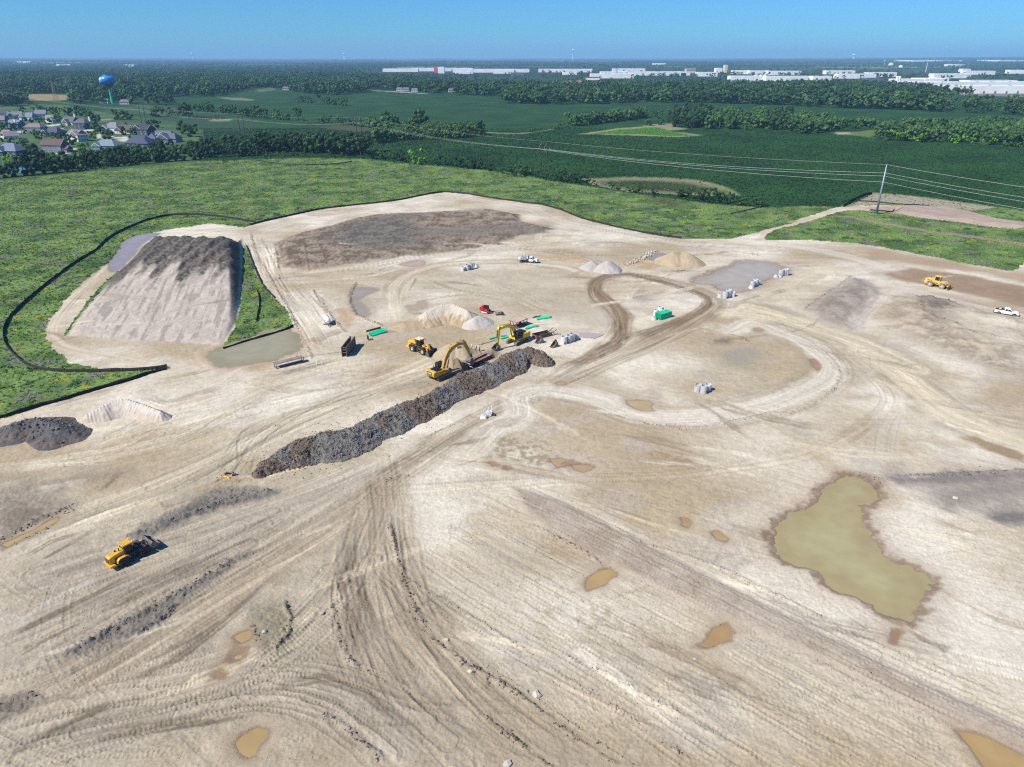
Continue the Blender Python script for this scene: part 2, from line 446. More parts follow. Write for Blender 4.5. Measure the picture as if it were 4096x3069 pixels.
hh += sstep(0.5, 2, sd) * (0.02 * furrow * (1 - dark) + sstep(.3, .75, up) * (0.34 + .2 * wv) * furrow + dark * 0.12 * N2[b])
H[b] += hh
st = mixc(0.5 + 0.9 * N1[b], alb(190, 178, 170), alb(206, 195, 186))
st = mixc(sstep(0.1, 0.5, fbm((X[b] + .25 * (Y[b] - yf)) / 1.5, Y[b] / 26.0, 210, 3) + .6 * N1[b]) * 0.6, st, alb(140, 130, 125))
st = mixc(dark, st, mixc(0.5 + N2[b], alb(84, 80, 77), alb(124, 117, 110)))
st = mixc((1 - top) * sstep(0.25, 0.55, up + 0.25 * sstep(crest[0], crest[0] + 30, X[b])), st, mixc(0.5 + N2[b], alb(84, 80, 78), alb(104, 98, 94)))  # dark flanks; the right one's shade is put into the colour
mm = sstep(0.2, 1.2, sd + 0.4 * N2[b])
st = st * (1 + 0.10 * N2[b] + 0.16 * dark * furrow + 0.10 * NF[b])[..., None]
paint(b, mm * (REG[b] == BARE), st)
ROUGH[b] = np.maximum(ROUGH[b], mm * (0.05 + 0.12 * np.maximum(dark, (1 - top) * up)))
b, sd = poly_sd(line('c5 1150,415 1450,370 1640,365 1660,390 1400,405 1150,435'), 5)
paint(b, sstep(-1.5, 1.5, sd) * (REG[b] == BARE), alb(226, 220, 210))
# ------------------------------------------------------------------ haul roads, ruts and tread marks
row_step = np.gradient(YS).astype(np.float32)[:, None] * np.ones((1, NC), np.float32)

def road(txt, width, col=None, k=0.7, streak=0.07, seed=0, hk=0.02, step=3.0, edge=0.35):
    streak, hk = streak * 2.2, hk * 2.0
    p = smooth_line(line(txt) if isinstance(txt, str) else txt, step)
    b, S, T = line_st(p, width * 0.85)
    if b is None: return p
    a = np.abs(T) + edge * width * 0.35 * N1[b]
    m = 1 - sstep(width * 0.30, width * 0.60, a)
    m = m * (REG[b] == BARE)
    n = 0.7 * perlin(S / 14.0 + seed * 7.3, T / 0.45, 300 + seed) + 0.85 * perlin(S / 30.0 + seed, T / 1.3, 320 + seed) + 0.5 * perlin(S / 40.0, T / 3.0 + seed, 340 + seed)
    tot = float(np.hypot(*np.diff(p, axis=0).T).sum()); tp = min(9.0, tot * .3)
    m = m * sstep(0, tp, S + 3 * N1[b]) * sstep(0, tp, tot - S + 3 * N1[b])
    brk = np.clip(0.8 + (1.1 if width < 3 else 0.35) * (perlin(S / 7.0 + seed, T / 0.5, 360 + seed) + 0.5 * N2[b]), 0, 1)
    if col is not None:
        paint(b, m * k * brk, np.asarray(col, np.float32))
    COLR[b] *= (1 + (m * streak * n))[..., None]
    H[b] += m * hk * n
    return p

def wheels(p, off=0.0, gauge=2.2, ww=0.62, depth=0.035, amp=0.022, per=0.46, kind='chev', cs=-0.05, seed=0, strength=1.0, col=None):
    depth, amp = depth * 1.9, amp * 1.8
    b, S, T = line_st(p, abs(off) + gauge / 2 + ww + 0.5)
    if b is None: return
    T = T - off
    a = np.abs(T) - gauge / 2
    m = 1 - sstep(ww * 0.36, ww * 0.56, np.abs(a))
    m = m * (REG[b] == BARE)
    fade = np.clip(0.55 + 0.9 * perlin(S / 11.0, S * 0 + seed * 3.1 + (T > 0) * 5, 400 + seed), 0, 1) * strength
    if kind == 'chev':
        ph = S / per + np.abs(a) / ww * 1.1
    elif kind == 'diag':
        ph = S / per + a / ww * 0.9
    else:
        ph = S / per
    pat = np.sin(2 * np.pi * ph)
    if kind == 'rib': pat = np.sin(2 * np.pi * a / (ww / 3)) * (0.7 + 0.3 * pat)
    lod = sstep(per * 0.60, per * 0.3, row_step[b])
    berm = np.exp(-((np.abs(a) - ww * 0.62) / 0.12) ** 2) * (REG[b] == BARE)
    H[b] += fade * (m * (-depth + amp * pat * lod) + berm * depth * 0.8)
    COLR[b] *= (1 + fade * m * (cs + 0.045 * pat * lod * (1 if kind != 'x' else 0)))[..., None]
    if col is not None:
        paint(b, m * fade * 0.5, np.asarray(col, np.float32))

def traffic(p, width, n, seed, **kw):
    r = random.Random(seed)
    p = np.asarray(p)
    for i in range(int(n * 1.6)):
        i0 = int(r.uniform(0, 0.45) * len(p)); i1 = int(r.uniform(0.6, 1.0) * len(p))
        if i1 - i0 < 3: continue
        q = p[i0:i1]
        d = np.gradient(q, axis=0); d /= (np.hypot(d[:, 0], d[:, 1])[:, None] + 1e-9)
        nrm = np.stack([-d[:, 1], d[:, 0]], 1)
        o = r.uniform(-0.5, 0.5) * width; o2 = r.uniform(-0.5, 0.5) * width
        w = np.linspace(0, 1, len(q))[:, None]; w = w * w * (3 - 2 * w)
        args = dict(gauge=r.choice((2.1, 2.3, 2.6)), kind=r.choice(('chev', 'chev', 'diag', 'bar', 'rib')), seed=seed * 10 + i, strength=r.uniform(0.55, 1.0), cs=r.uniform(-0.26, 0.06))
        args.update(kw)
        wheels(q + nrm * (o * (1 - w) + o2 * w), **args)

GREY, PALE, TAN, BRN = alb(182, 170, 156), alb(216, 207, 195), alb(208, 194, 170), alb(158, 140, 120)
r1 = road('D -80,1600 150,1475 300,1390 450,1300 600,1210 760,1105 850,1030 1000,930 1150,852 1300,785 1420,735 1520,682 1548,650 1500,622 1420,602 1340,594 1292,612 1290,640 1325,668 1345,700 1322,740 1240,800 1170,845', 8.0, alb(166, 150, 129), 0.75, 0.17, 1, 0.04)
traffic(r1, 6, 7, 1)
loop = road('c7 950,1240 1100,1170 1300,1090 1450,1010 1530,950 1500,890 1400,850 1280,815 1150,775 1000,740 850,735 740,765 700,810 730,870 830,950 880,1020 890,1120 880,1200 800,1280 600,1370 400,1450', 4.2, alb(126, 104, 84), 0.85, 0.14, 2, 0.03)
traffic(loop, 2.5, 4, 2, cs=-0.10)
road('c7 850,940 900,1000 930,1050 900,1120', 5, alb(138, 116, 96), 0.7, 0.1, 3)
r2 = road('D 822,985 835,1080 845,1180 866,1270 905,1350 975,1430 1080,1530 1200,1615 1320,1690', 9, alb(168, 153, 133), 0.8, 0.10, 4, 0.03)
traffic(r2, 7, 6, 3)
r2b = road('D 800,1080 775,1180 765,1280 780,1360 815,1440 880,1525 970,1605 1060,1690', 8, alb(160, 147, 131), 0.65, 0.12, 5, 0.04)
traffic(r2b, 6, 6, 4, per=0.5)
r3 = road('D -60,1665 150,1590 300,1545 450,1500 600,1480 720,1500 830,1560 920,1640 960,1700', 9, alb(184, 172, 158), 0.6, 0.12, 6, 0.035)
traffic(r3, 7.5, 8, 5, per=0.5, amp=0.035)
r3b = road('D -60,1590 200,1530 400,1490 560,1435 680,1340 760,1240 800,1140', 9, alb(176, 164, 148), 0.6, 0.14, 7, 0.04)
traffic(r3b, 8, 9, 6, per=0.5, amp=0.032)
r3c = road('D -60,1500 120,1440 280,1350 420,1260 560,1180 700,1100 800,1040', 9, alb(178, 166, 151), 0.6, 0.14, 8, 0.04)
traffic(r3c, 8, 9, 7, per=0.5, amp=0.03)
r4 = road('D -60,1320 150,1240 350,1175 550,1108 700,1055 850,985', 9, alb(186, 176, 163), 0.6, 0.12, 9, 0.03)
traffic(r4, 8, 8, 8)
r4b = road('D -60,1400 150,1320 300,1260 480,1180 650,1100', 6, alb(172, 161, 149), 0.6, 0.12, 10, 0.03)
traffic(r4b, 6, 5, 9)
r5 = road('D -60,1220 150,1130 300,1075 450,1008 600,930 750,860 900,800 1000,760', 9, alb(214, 202, 181), 0.75, 0.12, 11, 0.02)
traffic(r5, 9, 9, 10)
r5b = road('d1 0,1640 300,1500 700,1330 1100,1200 1500,1090 1800,960 d2 60,850 400,700 800,560 1150,450', 6, None, 0.6, 0.10, 12, 0.03)
traffic(r5b, 6, 6, 11)
r6 = road('D -60,1020 200,985 380,950 480,895 580,845 700,800 850,775', 5, alb(214, 203, 182), 0.7, 0.08, 13)
traffic(r6, 5, 5, 12)
for i, t in enumerate(('d1 1000,360 1300,420 1600,330 1900,250', 'd1 700,700 1100,560 1500,480 1900,400', 'd1 1000,750 1400,620 1800,500 2144,420', 'd1 900,840 1300,740 1700,600 2144,500',
                       'd2 100,250 500,330 900,400 1300,420', 'd2 0,450 400,520 800,470 1200,400', 'd2 0,640 300,580 700,480 1000,420', 'd2 0,830 300,700 700,600 1100,480', 'd1 500,900 900,800 1200,650 1500,470')):
    p = road(t, 5, None, 0, 0.09, 14 + i, 0.02)
    traffic(p, 5, 3, 20 + i, amp=0.035)
dbl = road('d2 1050,1290 1400,1270 1800,1240 2144,1220 d3 400,1195 900,1185 1400,1165 1800,1105 2144,1060 d4 400,1020 700,900 950,740 1080,600 1000,450 700,230 400,100 150,0', 5, None, 0, 0.08, 30, 0.02)
wheels(dbl, 0, gauge=2.6, ww=0.7, kind='bar', per=0.55, amp=0.05, depth=0.05, cs=-0.12)
wheels(dbl, 1.6, gauge=2.6, ww=0.6, kind='bar', per=0.55, amp=0.03, depth=0.03, cs=-0.05, seed=3)
road('d3 150,545 400,505 800,590 1050,690 1300,725 1700,700 2144,600 d4 300,565 560,450 640,350 560,230 400,120 200,40 0,-20', 14, alb(168, 154, 134), .6, .08, 129)
r8 = road('d2 1700,1000 1900,800 2100,700 d3 150,545 400,505 800,590 1050,690 1300,725 1700,700 2144,600 d4 300,565 560,450 640,350 560,230 400,120 200,40 0,-20 c7 1700,1150 1500,1090', 7.5, alb(224, 216, 204), 0.9, 0.07, 31)
traffic(r8, 6, 5, 31, cs=-0.03)
road('c7 1800,1030 2100,1060 c8 0,1080 300,1170 700,1290 1000,1400 1300,1560 d4 900,200 1200,420 1500,650 1800,800 2300,960', 17, alb(172, 157, 134), .55, .08, 130)
r9 = road('c7 1500,1010 1800,1030 2100,1060 c8 0,1080 300,1170 700,1290 1000,1400 1300,1560 d4 900,200 1200,420 1500,650 1800,800 2300,960', 8, alb(224, 211, 186), 0.9, 0.07, 32)
traffic(r9, 8, 5, 32, depth=0.02)
r9b = road('c8 840,1270 890,1150 990,1050 1100,960 1250,930 1500,985 1800,1060 2400,1180', 6, alb(212, 199, 191), 0.75, 0.06, 33)
r9c = road('d4 1150,640 1080,760 1040,900 1030,1100', 6, alb(212, 202, 188), 0.6, 0.06, 34)
r9d = road('c8 0,1040 150,960 330,890 420,820 560,760 700,760 900,800', 7, alb(212, 198, 172), 0.6, 0.06, 35)
r9e = road('d4 1150,800 1400,960 1700,1050 2200,1100', 5, alb(218, 210, 198), 0.6, 0.06, 36)
r9f = road('d4 1150,1250 1350,1340 1600,1430 1900,1560 2200,1680', 5, alb(214, 203, 184), 0.6, 0.08, 37)
r10 = road('c6 40,430 300,350 700,290 1100,215 1450,165 1800,205 2100,260 c7 300,285 500,355 900,430 1300,500 1700,530 2100,545 c8 200,560 500,600 900,690 1200,800', 7, PALE, 0.7, 0.08, 38)
traffic(r10, 6, 5, 38, depth=0.05)
r11 = road('c6 250,735 600,705 900,665 1300,605 1700,545 2100,490 c7 300,440 500,440 800,480 1200,520', 4, PALE, 0.6, 0.1, 39)
traffic(r11, 4, 4, 39, depth=0.06)
road('c6 1060,930 1075,820 1180,740 1400,672 1700,648 2100,640 c7 200,650 500,690', 7, alb(162, 147, 126), .6, .08, 131)
r12 = road('c6 1090,1090 1060,930 1075,820 1180,740 1400,672 1700,648 2100,640 c7 200,650 500,690 650,760', 3.6, alb(216, 206, 186), 0.8, 0.10, 40)
traffic(r12, 2.5, 3, 40, depth=0.06, cs=0.02)
r12b = road('c6 1140,1050 1110,920 1160,800 1250,740', 2.5, alb(212, 200, 178), 0.6, 0.1, 41)
r13 = road('c6 10,440 60,600 140,780 230,930 320,1100 400,1250 460,1360', 4, alb(204, 192, 175), 0.5, 0.14, 42, 0.05)
traffic(r13, 4, 4, 42, depth=0.07)
r13b = road('c6 130,520 210,760 330,940 470,1120 570,1300', 4, None, 0.5, 0.14, 43, 0.05)
traffic(r13b, 4, 4, 43, depth=0.07)
r13c = road('c6 300,760 430,880 560,1010 680,1170', 4, None, 0.5, 0.14, 44, 0.05)
traffic(r13c, 4, 3, 44, depth=0.08)
r14 = road('c5 1560,375 1250,405 1120,435 c5 860,640 700,770 520,930 430,1040 385,1130 400,1215 520,1270 700,1310 950,1350 1200,1400 1500,1360', 3.8, alb(212, 199, 180), 0.7, 0.09, 45)
traffic(r14, 2, 3, 45, depth=0.05, kind='x', cs=-0.12)
road('c8 100,520 160,450 300,410 500,350 700,285 900,255 1150,255', 4.5, alb(208, 190, 170), 0.7, 0.08, 46)
for i, t in enumerate(('c6 1250,760 1500,850 1900,920 2212,1010', 'c6 1600,720 1800,820 2000,900', 'c6 1750,780 2000,860 2300,980', 'c6 1200,900 1600,880 1900,920', 'c7 0,880 200,960 450,1050', 'c7 100,860 300,900',
                       'c7 940,960 1000,870 1080,790', 'c7 250,460 600,520 1000,500', 'c7 0,560 400,560 800,600', 'c7 0,520 500,590 800,650', 'c7 1700,600 1900,570 2212,580', 'c6 600,720 900,690 1100,650')):
    p = road(t, 4, None, 0, 0.12, 50 + i, 0.04)
    traffic(p, 3, 2, 50 + i, depth=0.06)
# parallel grading passes, lower right
g0, g1 = smooth_line(line('D 1120,1060 1500,1240 1800,1395 2300,1640'), 4), smooth_line(line('D 868,1235 1000,1330 1250,1480 1600,1720'), 4)
def between(a, b, w, n=60):
    def rs(p):
        d = np.r_[0, np.cumsum(np.hypot(*np.diff(p, axis=0).T))]; s = np.linspace(0, d[-1], n)
        return np.stack([np.interp(s, d, p[:, 0]), np.interp(s, d, p[:, 1])], 1)
    return rs(a) * (1 - w) + rs(b) * w
graded = []
for i in range(15):
    w = -0.12 + i * 0.085 + rnd.uniform(-0.015, 0.015)
    p = between(g0, g1, w)
    graded.append(p)
    road(p, 3.0, (None if i % 3 else alb(210, 201, 189)), 0.25, 0.045, 70 + i, 0.02)
    wheels(p, rnd.uniform(-0.6, 0.6), gauge=2.3, ww=0.55, kind='bar', per=0.5, amp=0.03, depth=0.025, cs=-0.04, seed=70 + i, strength=0.9)
for i, (t, w) in enumerate((('d6 680,60 700,280 740,450 800,650 880,850', 2.2), ('d6 560,220 600,330 640,480 700,700 780,980', 2.5), ('d5 780,1150 1000,1010 1300,860 1700,560 2050,280', 1.6), ('d5 1000,900 1300,760 1700,520 2097,190', 1.2),
                            ('d5 0,1600 400,1360 800,1200 1200,1090', 1.5), ('d5 300,1640 800,1420 1300,1330 1900,1250 d6 200,1240', 2), ('d1 150,1640 400,1500 650,1420', 1.2), ('d1 300,1657 560,1510 700,1430', .9), ('d5 600,520 900,400 1300,200 1700,40', 2.5),
                            ('d5 0,700 400,500 800,300 1200,130', 1.5), ('d2 980,1200 1150,1080 1350,960', 2.5), ('c7 600,1340 900,1200 1300,1080', 1.6), ('d1 650,1200 900,1000 980,930', 2.2), ('d5 0,880 300,700 600,560', 1.6), ('d6 60,1160 500,1050 800,1150 1150,1500', 1.6))):
    road(t, w, alb(124, 110, 96), 0.75, 0.14, 90 + i, 0.05)
road('d5 60,620 400,390 800,190', 1.2, alb(214, 210, 206), 0.6, 0.1, 120)
for i in range(5): road('d%d %s' % ((1, '0,%d 400,%d 900,%d' % (905 + 22 * i, 868 + 20 * i, 840 + 20 * i)) if i < 3 else (1, '700,%d 1200,%d 1700,%d' % (1290 + 60 * i, 1150 + 50 * i, 1000 + 45 * i))), 1.6, alb(222, 211, 190), 0.6, 0.08, 121 + i)
for i in range(190):
    y = 58 + 235 * rnd.random(); x = rnd.uniform(-.75, .75) * zc(y); a = (R(34) if x < 0.25 * (y - 120) else R(-27)) if y < 170 else rnd.choice((R(0), R(12), R(-15), R(35)))
    a += rnd.gauss(0, .2); L = rnd.uniform(8, 34); c_ = rnd.gauss(0, .015); t = np.linspace(-1, 1, 9) * L / 2
    road(np.stack([x + t * math.cos(a) - c_ * t * t * math.sin(a), y + t * math.sin(a) + c_ * t * t * math.cos(a)], 1), rnd.uniform(.8, 3.2), (alb(150, 134, 112), alb(158, 145, 130), alb(226, 217, 202), alb(222, 208, 184), alb(140, 128, 116))[i % 5], rnd.uniform(.35, .75), .1, 200 + i, .03, 4.0, 1.0)
# scattered short dozer passes everywhere on the open ground
for i in range(560):
    y = 50 + 230 * rnd.random() ** 1.1
    x = rnd.uniform(-0.78, 0.78) * zc(y)
    ang = rnd.choice((R(35), R(35), R(-28), R(-28), R(5))) + rnd.gauss(0, 0.25)
    L = rnd.uniform(9, 32); c = rnd.gauss(0, 0.02)
    t = np.linspace(-L / 2, L / 2, 14)
    a = ang + c * t
    q = np.stack([x + np.cumsum(np.cos(a)) * (L / 13), y + np.cumsum(np.sin(a)) * (L / 13)], 1)
    wheels(q, 0, gauge=rnd.choice((2.0, 2.4)), ww=rnd.choice((0.55, 0.7)), kind=rnd.choice(('bar', 'bar', 'chev')), per=rnd.choice((0.42, 0.5, 0.6)), amp=rnd.uniform(0.015, 0.035),
           depth=rnd.uniform(0.008, 0.03), cs=rnd.uniform(-0.14, 0.06), seed=200 + i, strength=rnd.uniform(0.4, 0.95))

# dark and torn ground that no road has smoothed
zone('d1 -100,1100 250,1050 550,1200 580,1240 400,1330 100,1480 -100,1560', alb(122, 112, 103), 3, 2, 0.85, alb(154, 143, 131), 0.09)
zone('d1 960,1460 1300,1290 1600,1130 1720,1085 2144,1095 2250,1120 1750,1250 1350,1400 1050,1500', alb(100, 97, 95), 1.2, 1.2, 0.95, alb(134, 128, 121), 0.14)
zone('d5 400,830 700,680 900,560 1250,390 1500,260 1900,10 1950,20 1700,190 1330,420 1290,560 1050,660 700,780', alb(112, 108, 106), 0.9, 0.9, 0.95, alb(136, 128, 120), 0.12)
zone('d5 -60,1140 100,1120 260,1090 280,1160 200,1240 0,1320 -60,1300', alb(112, 104, 98), 0.9, 0.9, 0.9, alb(140, 130, 120), 0.1)
zone('d6 0,560 280,520 290,760 180,870 40,900', alb(140, 132, 116), 1.2, 1.2, 0.9, alb(158, 149, 130), 0.09)
zone('d5 1940,560 2097,500 2097,760 1980,760', alb(140, 132, 116), 1.2, 1.2, 0.9, alb(158, 149, 130), 0.08)
zone('D 1100,1050 1200,1080 1500,1230 1800,1380 2212,1580 2400,1670 2400,1760 2100,1590 1800,1440 1500,1310 1250,1190 1130,1110', alb(166, 152, 138), 1.5, 1.0, 0.95, alb(184, 171, 158), 0.05)
zone('c8 430,1100 600,970 820,830 960,860 1030,960 950,1050 820,1180 780,1250 600,1200', alb(142, 130, 124), 2.5, 3, 0.9, alb(176, 164, 156))
zone('c8 1380,1020 1540,1010 1680,1070 1600,1120 1420,1110', alb(128, 116, 108), 1.5, 2, 0.9, alb(150, 138, 126), 0.16)
zone('d4 1090,1180 1300,1160 1600,1140 2300,1120 2300,1520 1950,1560 1700,1480 1450,1400 1250,1290', alb(158, 149, 143), 3, 3, 0.9, alb(182, 172, 162), 0.06)
zone('d4 1100,1190 1400,1160 2200,1140 2200,1190 1500,1240 1200,1240', alb(128, 121, 119), 1.5, 1.5, 0.85)
zone('d4 1450,1330 1800,1240 2200,1230 2200,1300 1750,1360 1550,1420', alb(142, 134, 130), 2, 2, 0.8)
zone('d4 1800,1500 2010,1440 2200,1470 2200,1550 2000,1560', alb(108, 104, 108), 1.5, 1.5, 0.8)
b, sd = poly_sd(line('D 1100,1050 1200,1080 1500,1230 1800,1380 2212,1580 2400,1670 2400,1760 2100,1590 1800,1440 1500,1310 1250,1190 1130,1110'), 4)
H[b] += 0.3 * sstep(-.6, 1.2, sd)

# ridges of crumbled soil pushed aside by blades
ridge_lines = []
def ridge(txt, w, h, col=None, k=0.6, seed=0, clods=1.0):
    p = smooth_line(line(txt) if isinstance(txt, str) else txt, 2.0)
    ridge_lines.append((p, w, clods))
    b, S, T = line_st(p, w * 1.6)
    if b is None: return
    T = T + 0.35 * w * perlin(S / 2.5, S * 0, 500 + seed)
    m = np.exp(-(T / (w * 0.5)) ** 2) * np.clip(0.55 + 0.7 * perlin(S / 5.0, S * 0 + 3, 520 + seed), 0.05, 1)
    m = m * (REG[b] == BARE)
    H[b] += h * m * (1 + 0.7 * N2[b] + 0.5 * NF[b])
    if col is not None: paint(b, m * k, np.asarray(col, np.float32))
DK, DK2, MID = alb(120, 112, 104), alb(104, 100, 98), alb(160, 148, 134)
ridge('d6 950,0 1000,180 1045,330 1060,430 1110,560 1190,700 1250,800 1400,900 1550,1000 1750,1100 1950,1240', 0.7, 0.28, alb(140, 128, 114), 0.7, 1, 1.6)
ridge('d6 1050,370 1250,470 1450,590 1650,710 1880,860 d7 300,940 550,1100 800,1250 1050,1430 1300,1600', 0.35, 0.16, alb(140, 132, 122), 0.8, 2)
ridge('d7 0,1090 250,1250 500,1440 800,1640', 0.4, 0.18, alb(140, 132, 122), 0.8, 3)
ridge('d7 -100,960 200,1150 450,1330 700,1500 950,1657', 0.25, 0.1, alb(170, 160, 148), 0.7, 4)
ridge('d7 450,900 700,1000 950,1140 1200,1270 1450,1420 1750,1580', 0.8, 0.16, None, 0.5, 5)
ridge('d6 1600,1310 1700,1390 1800,1460 1880,1520 d7 60,1430 200,1560 350,1657', 0.4, 0.3, alb(120, 110, 98), 0.8, 6, 1.4)
ridge('d7 230,0 450,110 620,210 740,300', 0.5, 0.2, alb(132, 120, 108), 0.8, 7, 1.2)
ridge('d7 800,20 1000,130 1300,210 1600,330 1880,470 d8 200,470 450,610 700,740 1000,860 1300,980 1700,1160', 0.45, 0.16, alb(160, 148, 136), 0.7, 8)
ridge('d8 260,860 430,910 600,1000 800,1100 1050,1220 1350,1370', 0.5, 0.14, alb(150, 138, 122), 0.6, 9)
ridge('d3 850,700 1000,740 1150,775 1400,800 1600,790 1900,730 2144,680 d4 300,690 500,610 640,510 690,430 690,350 640,270', 0.9, 0.28, alb(176, 166, 152), 0.6, 10, 1.6)
ridge('d4 640,270 560,190 430,110 300,50 c8 200,1160 0,1110', 0.6, 0.2, alb(176, 162, 140), 0.6, 11)
ridge('d2 1350,880 1500,810 1650,750 1750,720', 0.5, 0.2, alb(140, 130, 118), 0.7, 12, 1.2)
ridge('d2 1040,1230 1100,1200 1180,1180 1260,1190', 1.0, 0.3, alb(150, 142, 132), 0.7, 13, 1.4)
ridge('d1 1000,1460 1300,1360 1600,1240 1800,1160 2100,1110', 0.8, 0.45, alb(134, 130, 127), 0.8, 14, 1.5)
ridge('d1 -80,1530 100,1440 300,1330 480,1260 560,1220', 1.2, 0.6, alb(118, 110, 104), 0.8, 15, 2)
ridge('d1 0,1570 200,1480 420,1370 560,1260', 0.8, 0.4, alb(132, 120, 108), 0.8, 16, 1.2)
ridge('d5 500,790 700,690 850,600 1000,530 1250,390 1500,260 1800,70', 0.9, 0.5, alb(108, 104, 102), 0.8, 17, 2)
ridge('d5 1050,640 1150,590 1260,500 1320,430', 0.8, 0.6, alb(104, 98, 92), 0.8, 18, 2)
ridge('d5 0,1200 100,1140 260,1100', 1.0, 0.4, alb(112, 106, 100), 0.8, 19, 1.5)
ridge('d6 240,540 280,640 270,760 180,850', 0.5, 0.4, alb(104, 96, 84), 0.9, 20, 2)
ridge('d6 20,690 60,760 40,840', 0.5, 0.35, alb(104, 96, 84), 0.9, 21, 2)
ridge('d6 500,1310 620,1370 760,1480 900,1610', 0.7, 0.35, alb(120, 114, 110), 0.8, 22, 1.6)
ridge('d6 560,560 600,660 590,760 700,960 820,1010', 0.5, 0.25, alb(140, 132, 122), 0.8, 23, 1.2)
ridge('c6 0,430 40,560 110,700 190,830 260,960 330,1090 400,1230 450,1350', 0.8, 0.4, alb(190, 180, 166), 0.5, 25, 2.2)
ridge('c6 80,470 160,620 230,780 280,900', 0.5, 0.3, alb(150, 140, 126), 0.6, 26, 1)
ridge('c6 460,850 560,1000 640,1090 700,1160', 0.6, 0.35, alb(140, 128, 116), 0.7, 27, 1.8)
ridge('c6 520,910 600,1040 650,1120', 0.5, 0.3, alb(150, 140, 128), 0.7, 28, 1.2)
ridge('c6 780,800 760,860 745,940 770,1000 850,1060 960,1110', 0.9, 0.6, alb(132, 118, 104), 0.8, 29, 1.8)
ridge('c6 180,520 200,600 210,690', 0.6, 0.4, alb(110, 100, 92), 0.8, 30, 1)
ridge('c6 400,520 415,600 430,700', 0.5, 0.35, alb(120, 108, 98), 0.7, 31)
ridge('c6 490,500 540,590 550,660', 0.5, 0.35, alb(120, 108, 98), 0.7, 32)
ridge('c6 880,740 960,710 1060,680', 0.5, 0.3, alb(120, 110, 100), 0.8, 33, 1.2)
ridge('c6 1170,860 1210,790 1220,770', 0.6, 0.3, alb(140, 128, 112), 0.7, 34)
ridge('c7 1220,745 1330,710 1410,680', 0.6, 0.4, alb(140, 130, 118), 0.7, 35, 1.4)
ridge('c7 1500,730 1540,700', 0.8, 0.5, alb(140, 128, 116), 0.7, 36, 1.4)
ridge('c7 1560,580 1700,560 1850,580 1950,600', 0.8, 0.4, alb(156, 146, 132), 0.7, 37, 1.4)
ridge('c7 1450,1130 1600,1160 1750,1190 1830,1230', 0.8, 0.35, alb(150, 138, 122), 0.6, 38, 1.2)
ridge('c7 1780,930 1900,900', 1.2, 0.3, alb(128, 112, 88), 0.7, 39)
ridge('c8 430,1100 560,1000 700,910 810,820', 0.6, 0.4, alb(150, 138, 122), 0.7, 40, 1)
ridge('c8 1330,1010 1480,1015 1600,1040 1670,1065', 1.6, 1.0, alb(118, 106, 96), 0.8, 41, 2)
ridge('c8 1350,1050 1420,1150 1600,1220 1800,1300', 1.2, 0.3, alb(132, 118, 104), 0.7, 42, 1.5)
ridge('c8 1500,1270 1800,1290 2150,1360', 1.0, 0.2, alb(132, 120, 108), 0.6, 43, 1)
ridge('d4 1200,1180 1450,1165 1800,1150 2137,1135', 0.7, 0.3, alb(122, 116, 114), 0.8, 44, 1.4)
ridge('d4 800,1165 900,1180 990,1200 1000,1270', 1.4, 0.9, alb(112, 102, 98), 0.9, 45, 1.2)
for i, p in enumerate(graded[::2]):
    ridge(p, 0.16, 0.05, alb(150, 140, 128), 0.5, 80 + i, 0.4)

# fine roughness of crumbly soil
lodf = sstep(0.55, 0.2, row_step)
H += (REG == BARE) * ROUGH * (1.0 * N2 + 0.9 * NF * np.maximum(lodf, 0.35))
COLR *= (1 + (REG == BARE) * np.clip(ROUGH - 0.045, 0, 0.2) * (1.1 * N2 + 1.0 * NF))[..., None]

COLR *= np.where((REG == BARE)[..., None], np.float32((1.08, 1.07, 0.985)), 1)

# ------------------------------------------------------------------ ponds and puddles: hollows with level water
PONDS = []
def pond(name, txt, label, water, rim=None, rimw=1.2, depth=0.35, lvl=0.0, wob=0.35, grow=1.0):
    poly = line(txt)
    poly = smooth_line(np.vstack([poly, poly[:1]]), 1.5)[:-1]
    b, sd = poly_sd(poly, 6 + rimw * 2)
    sd = sd + wob * N1[b] + wob * 0.7 * N2[b]
    base = float(np.median(H[b][(sd > -0.6) & (sd < 0.6)])) if ((sd > -0.6) & (sd < 0.6)).any() else 0.0
    lv = base - 0.08 + lvl
    m = sstep(-3.0, -0.3, sd)
    tgt = np.where(sd > 0, lv - np.clip(sd * 0.25, 0, depth), lv + np.clip(-sd * 0.12, 0, 0.25) + 0.01) + 0.010 * N2[b]
    H[b] = H[b] * (1 - m) + tgt * m
    if rim is not None:
        k = sstep(-rimw * 1.6, -rimw * 0.25, sd + 0.3 * rimw * N2[b])
        k2 = sstep(-rimw * 4 - 1, 0.5, sd + rimw * N1[b])
        paint(b, k2 * 0.4 * (REG[b] == BARE), np.asarray(rim, np.float32) * 1.5)
        paint(b, k * 0.75 * (REG[b] == BARE), np.asarray(rim, np.float32))
    c = poly.mean(0)
    PONDS.append((name, poly, lv, label, water, grow))
MUD = alb(132, 108, 84)
TANW, OLIVE, GREYW = (176, 143, 92), (150, 144, 98), (140, 134, 128)
pond('pond', 'd4 720,1170 800,1165 880,1190 960,1270 1000,1300 985,1350 930,1395 850,1400 885,1450 895,1530 940,1590 985,1660 d8 835,60 860,130 900,200 960,240 1060,265 1160,310 1240,350 1250,385 1200,410 1165,425 1180,470 1160,540 1110,600 1080,640 980,615 880,585 800,530 700,470 560,420 510,370 460,310 380,270 300,265 230,240 190,180 160,90 175,20 d4 130,1650 200,1560 330,1480 450,1430 520,1380 560,1290 640,1230',
     'large olive green muddy pond with a tan rim on the right', (174, 163, 114), MUD, 1.1, 0.4, 0.0, 0.7)
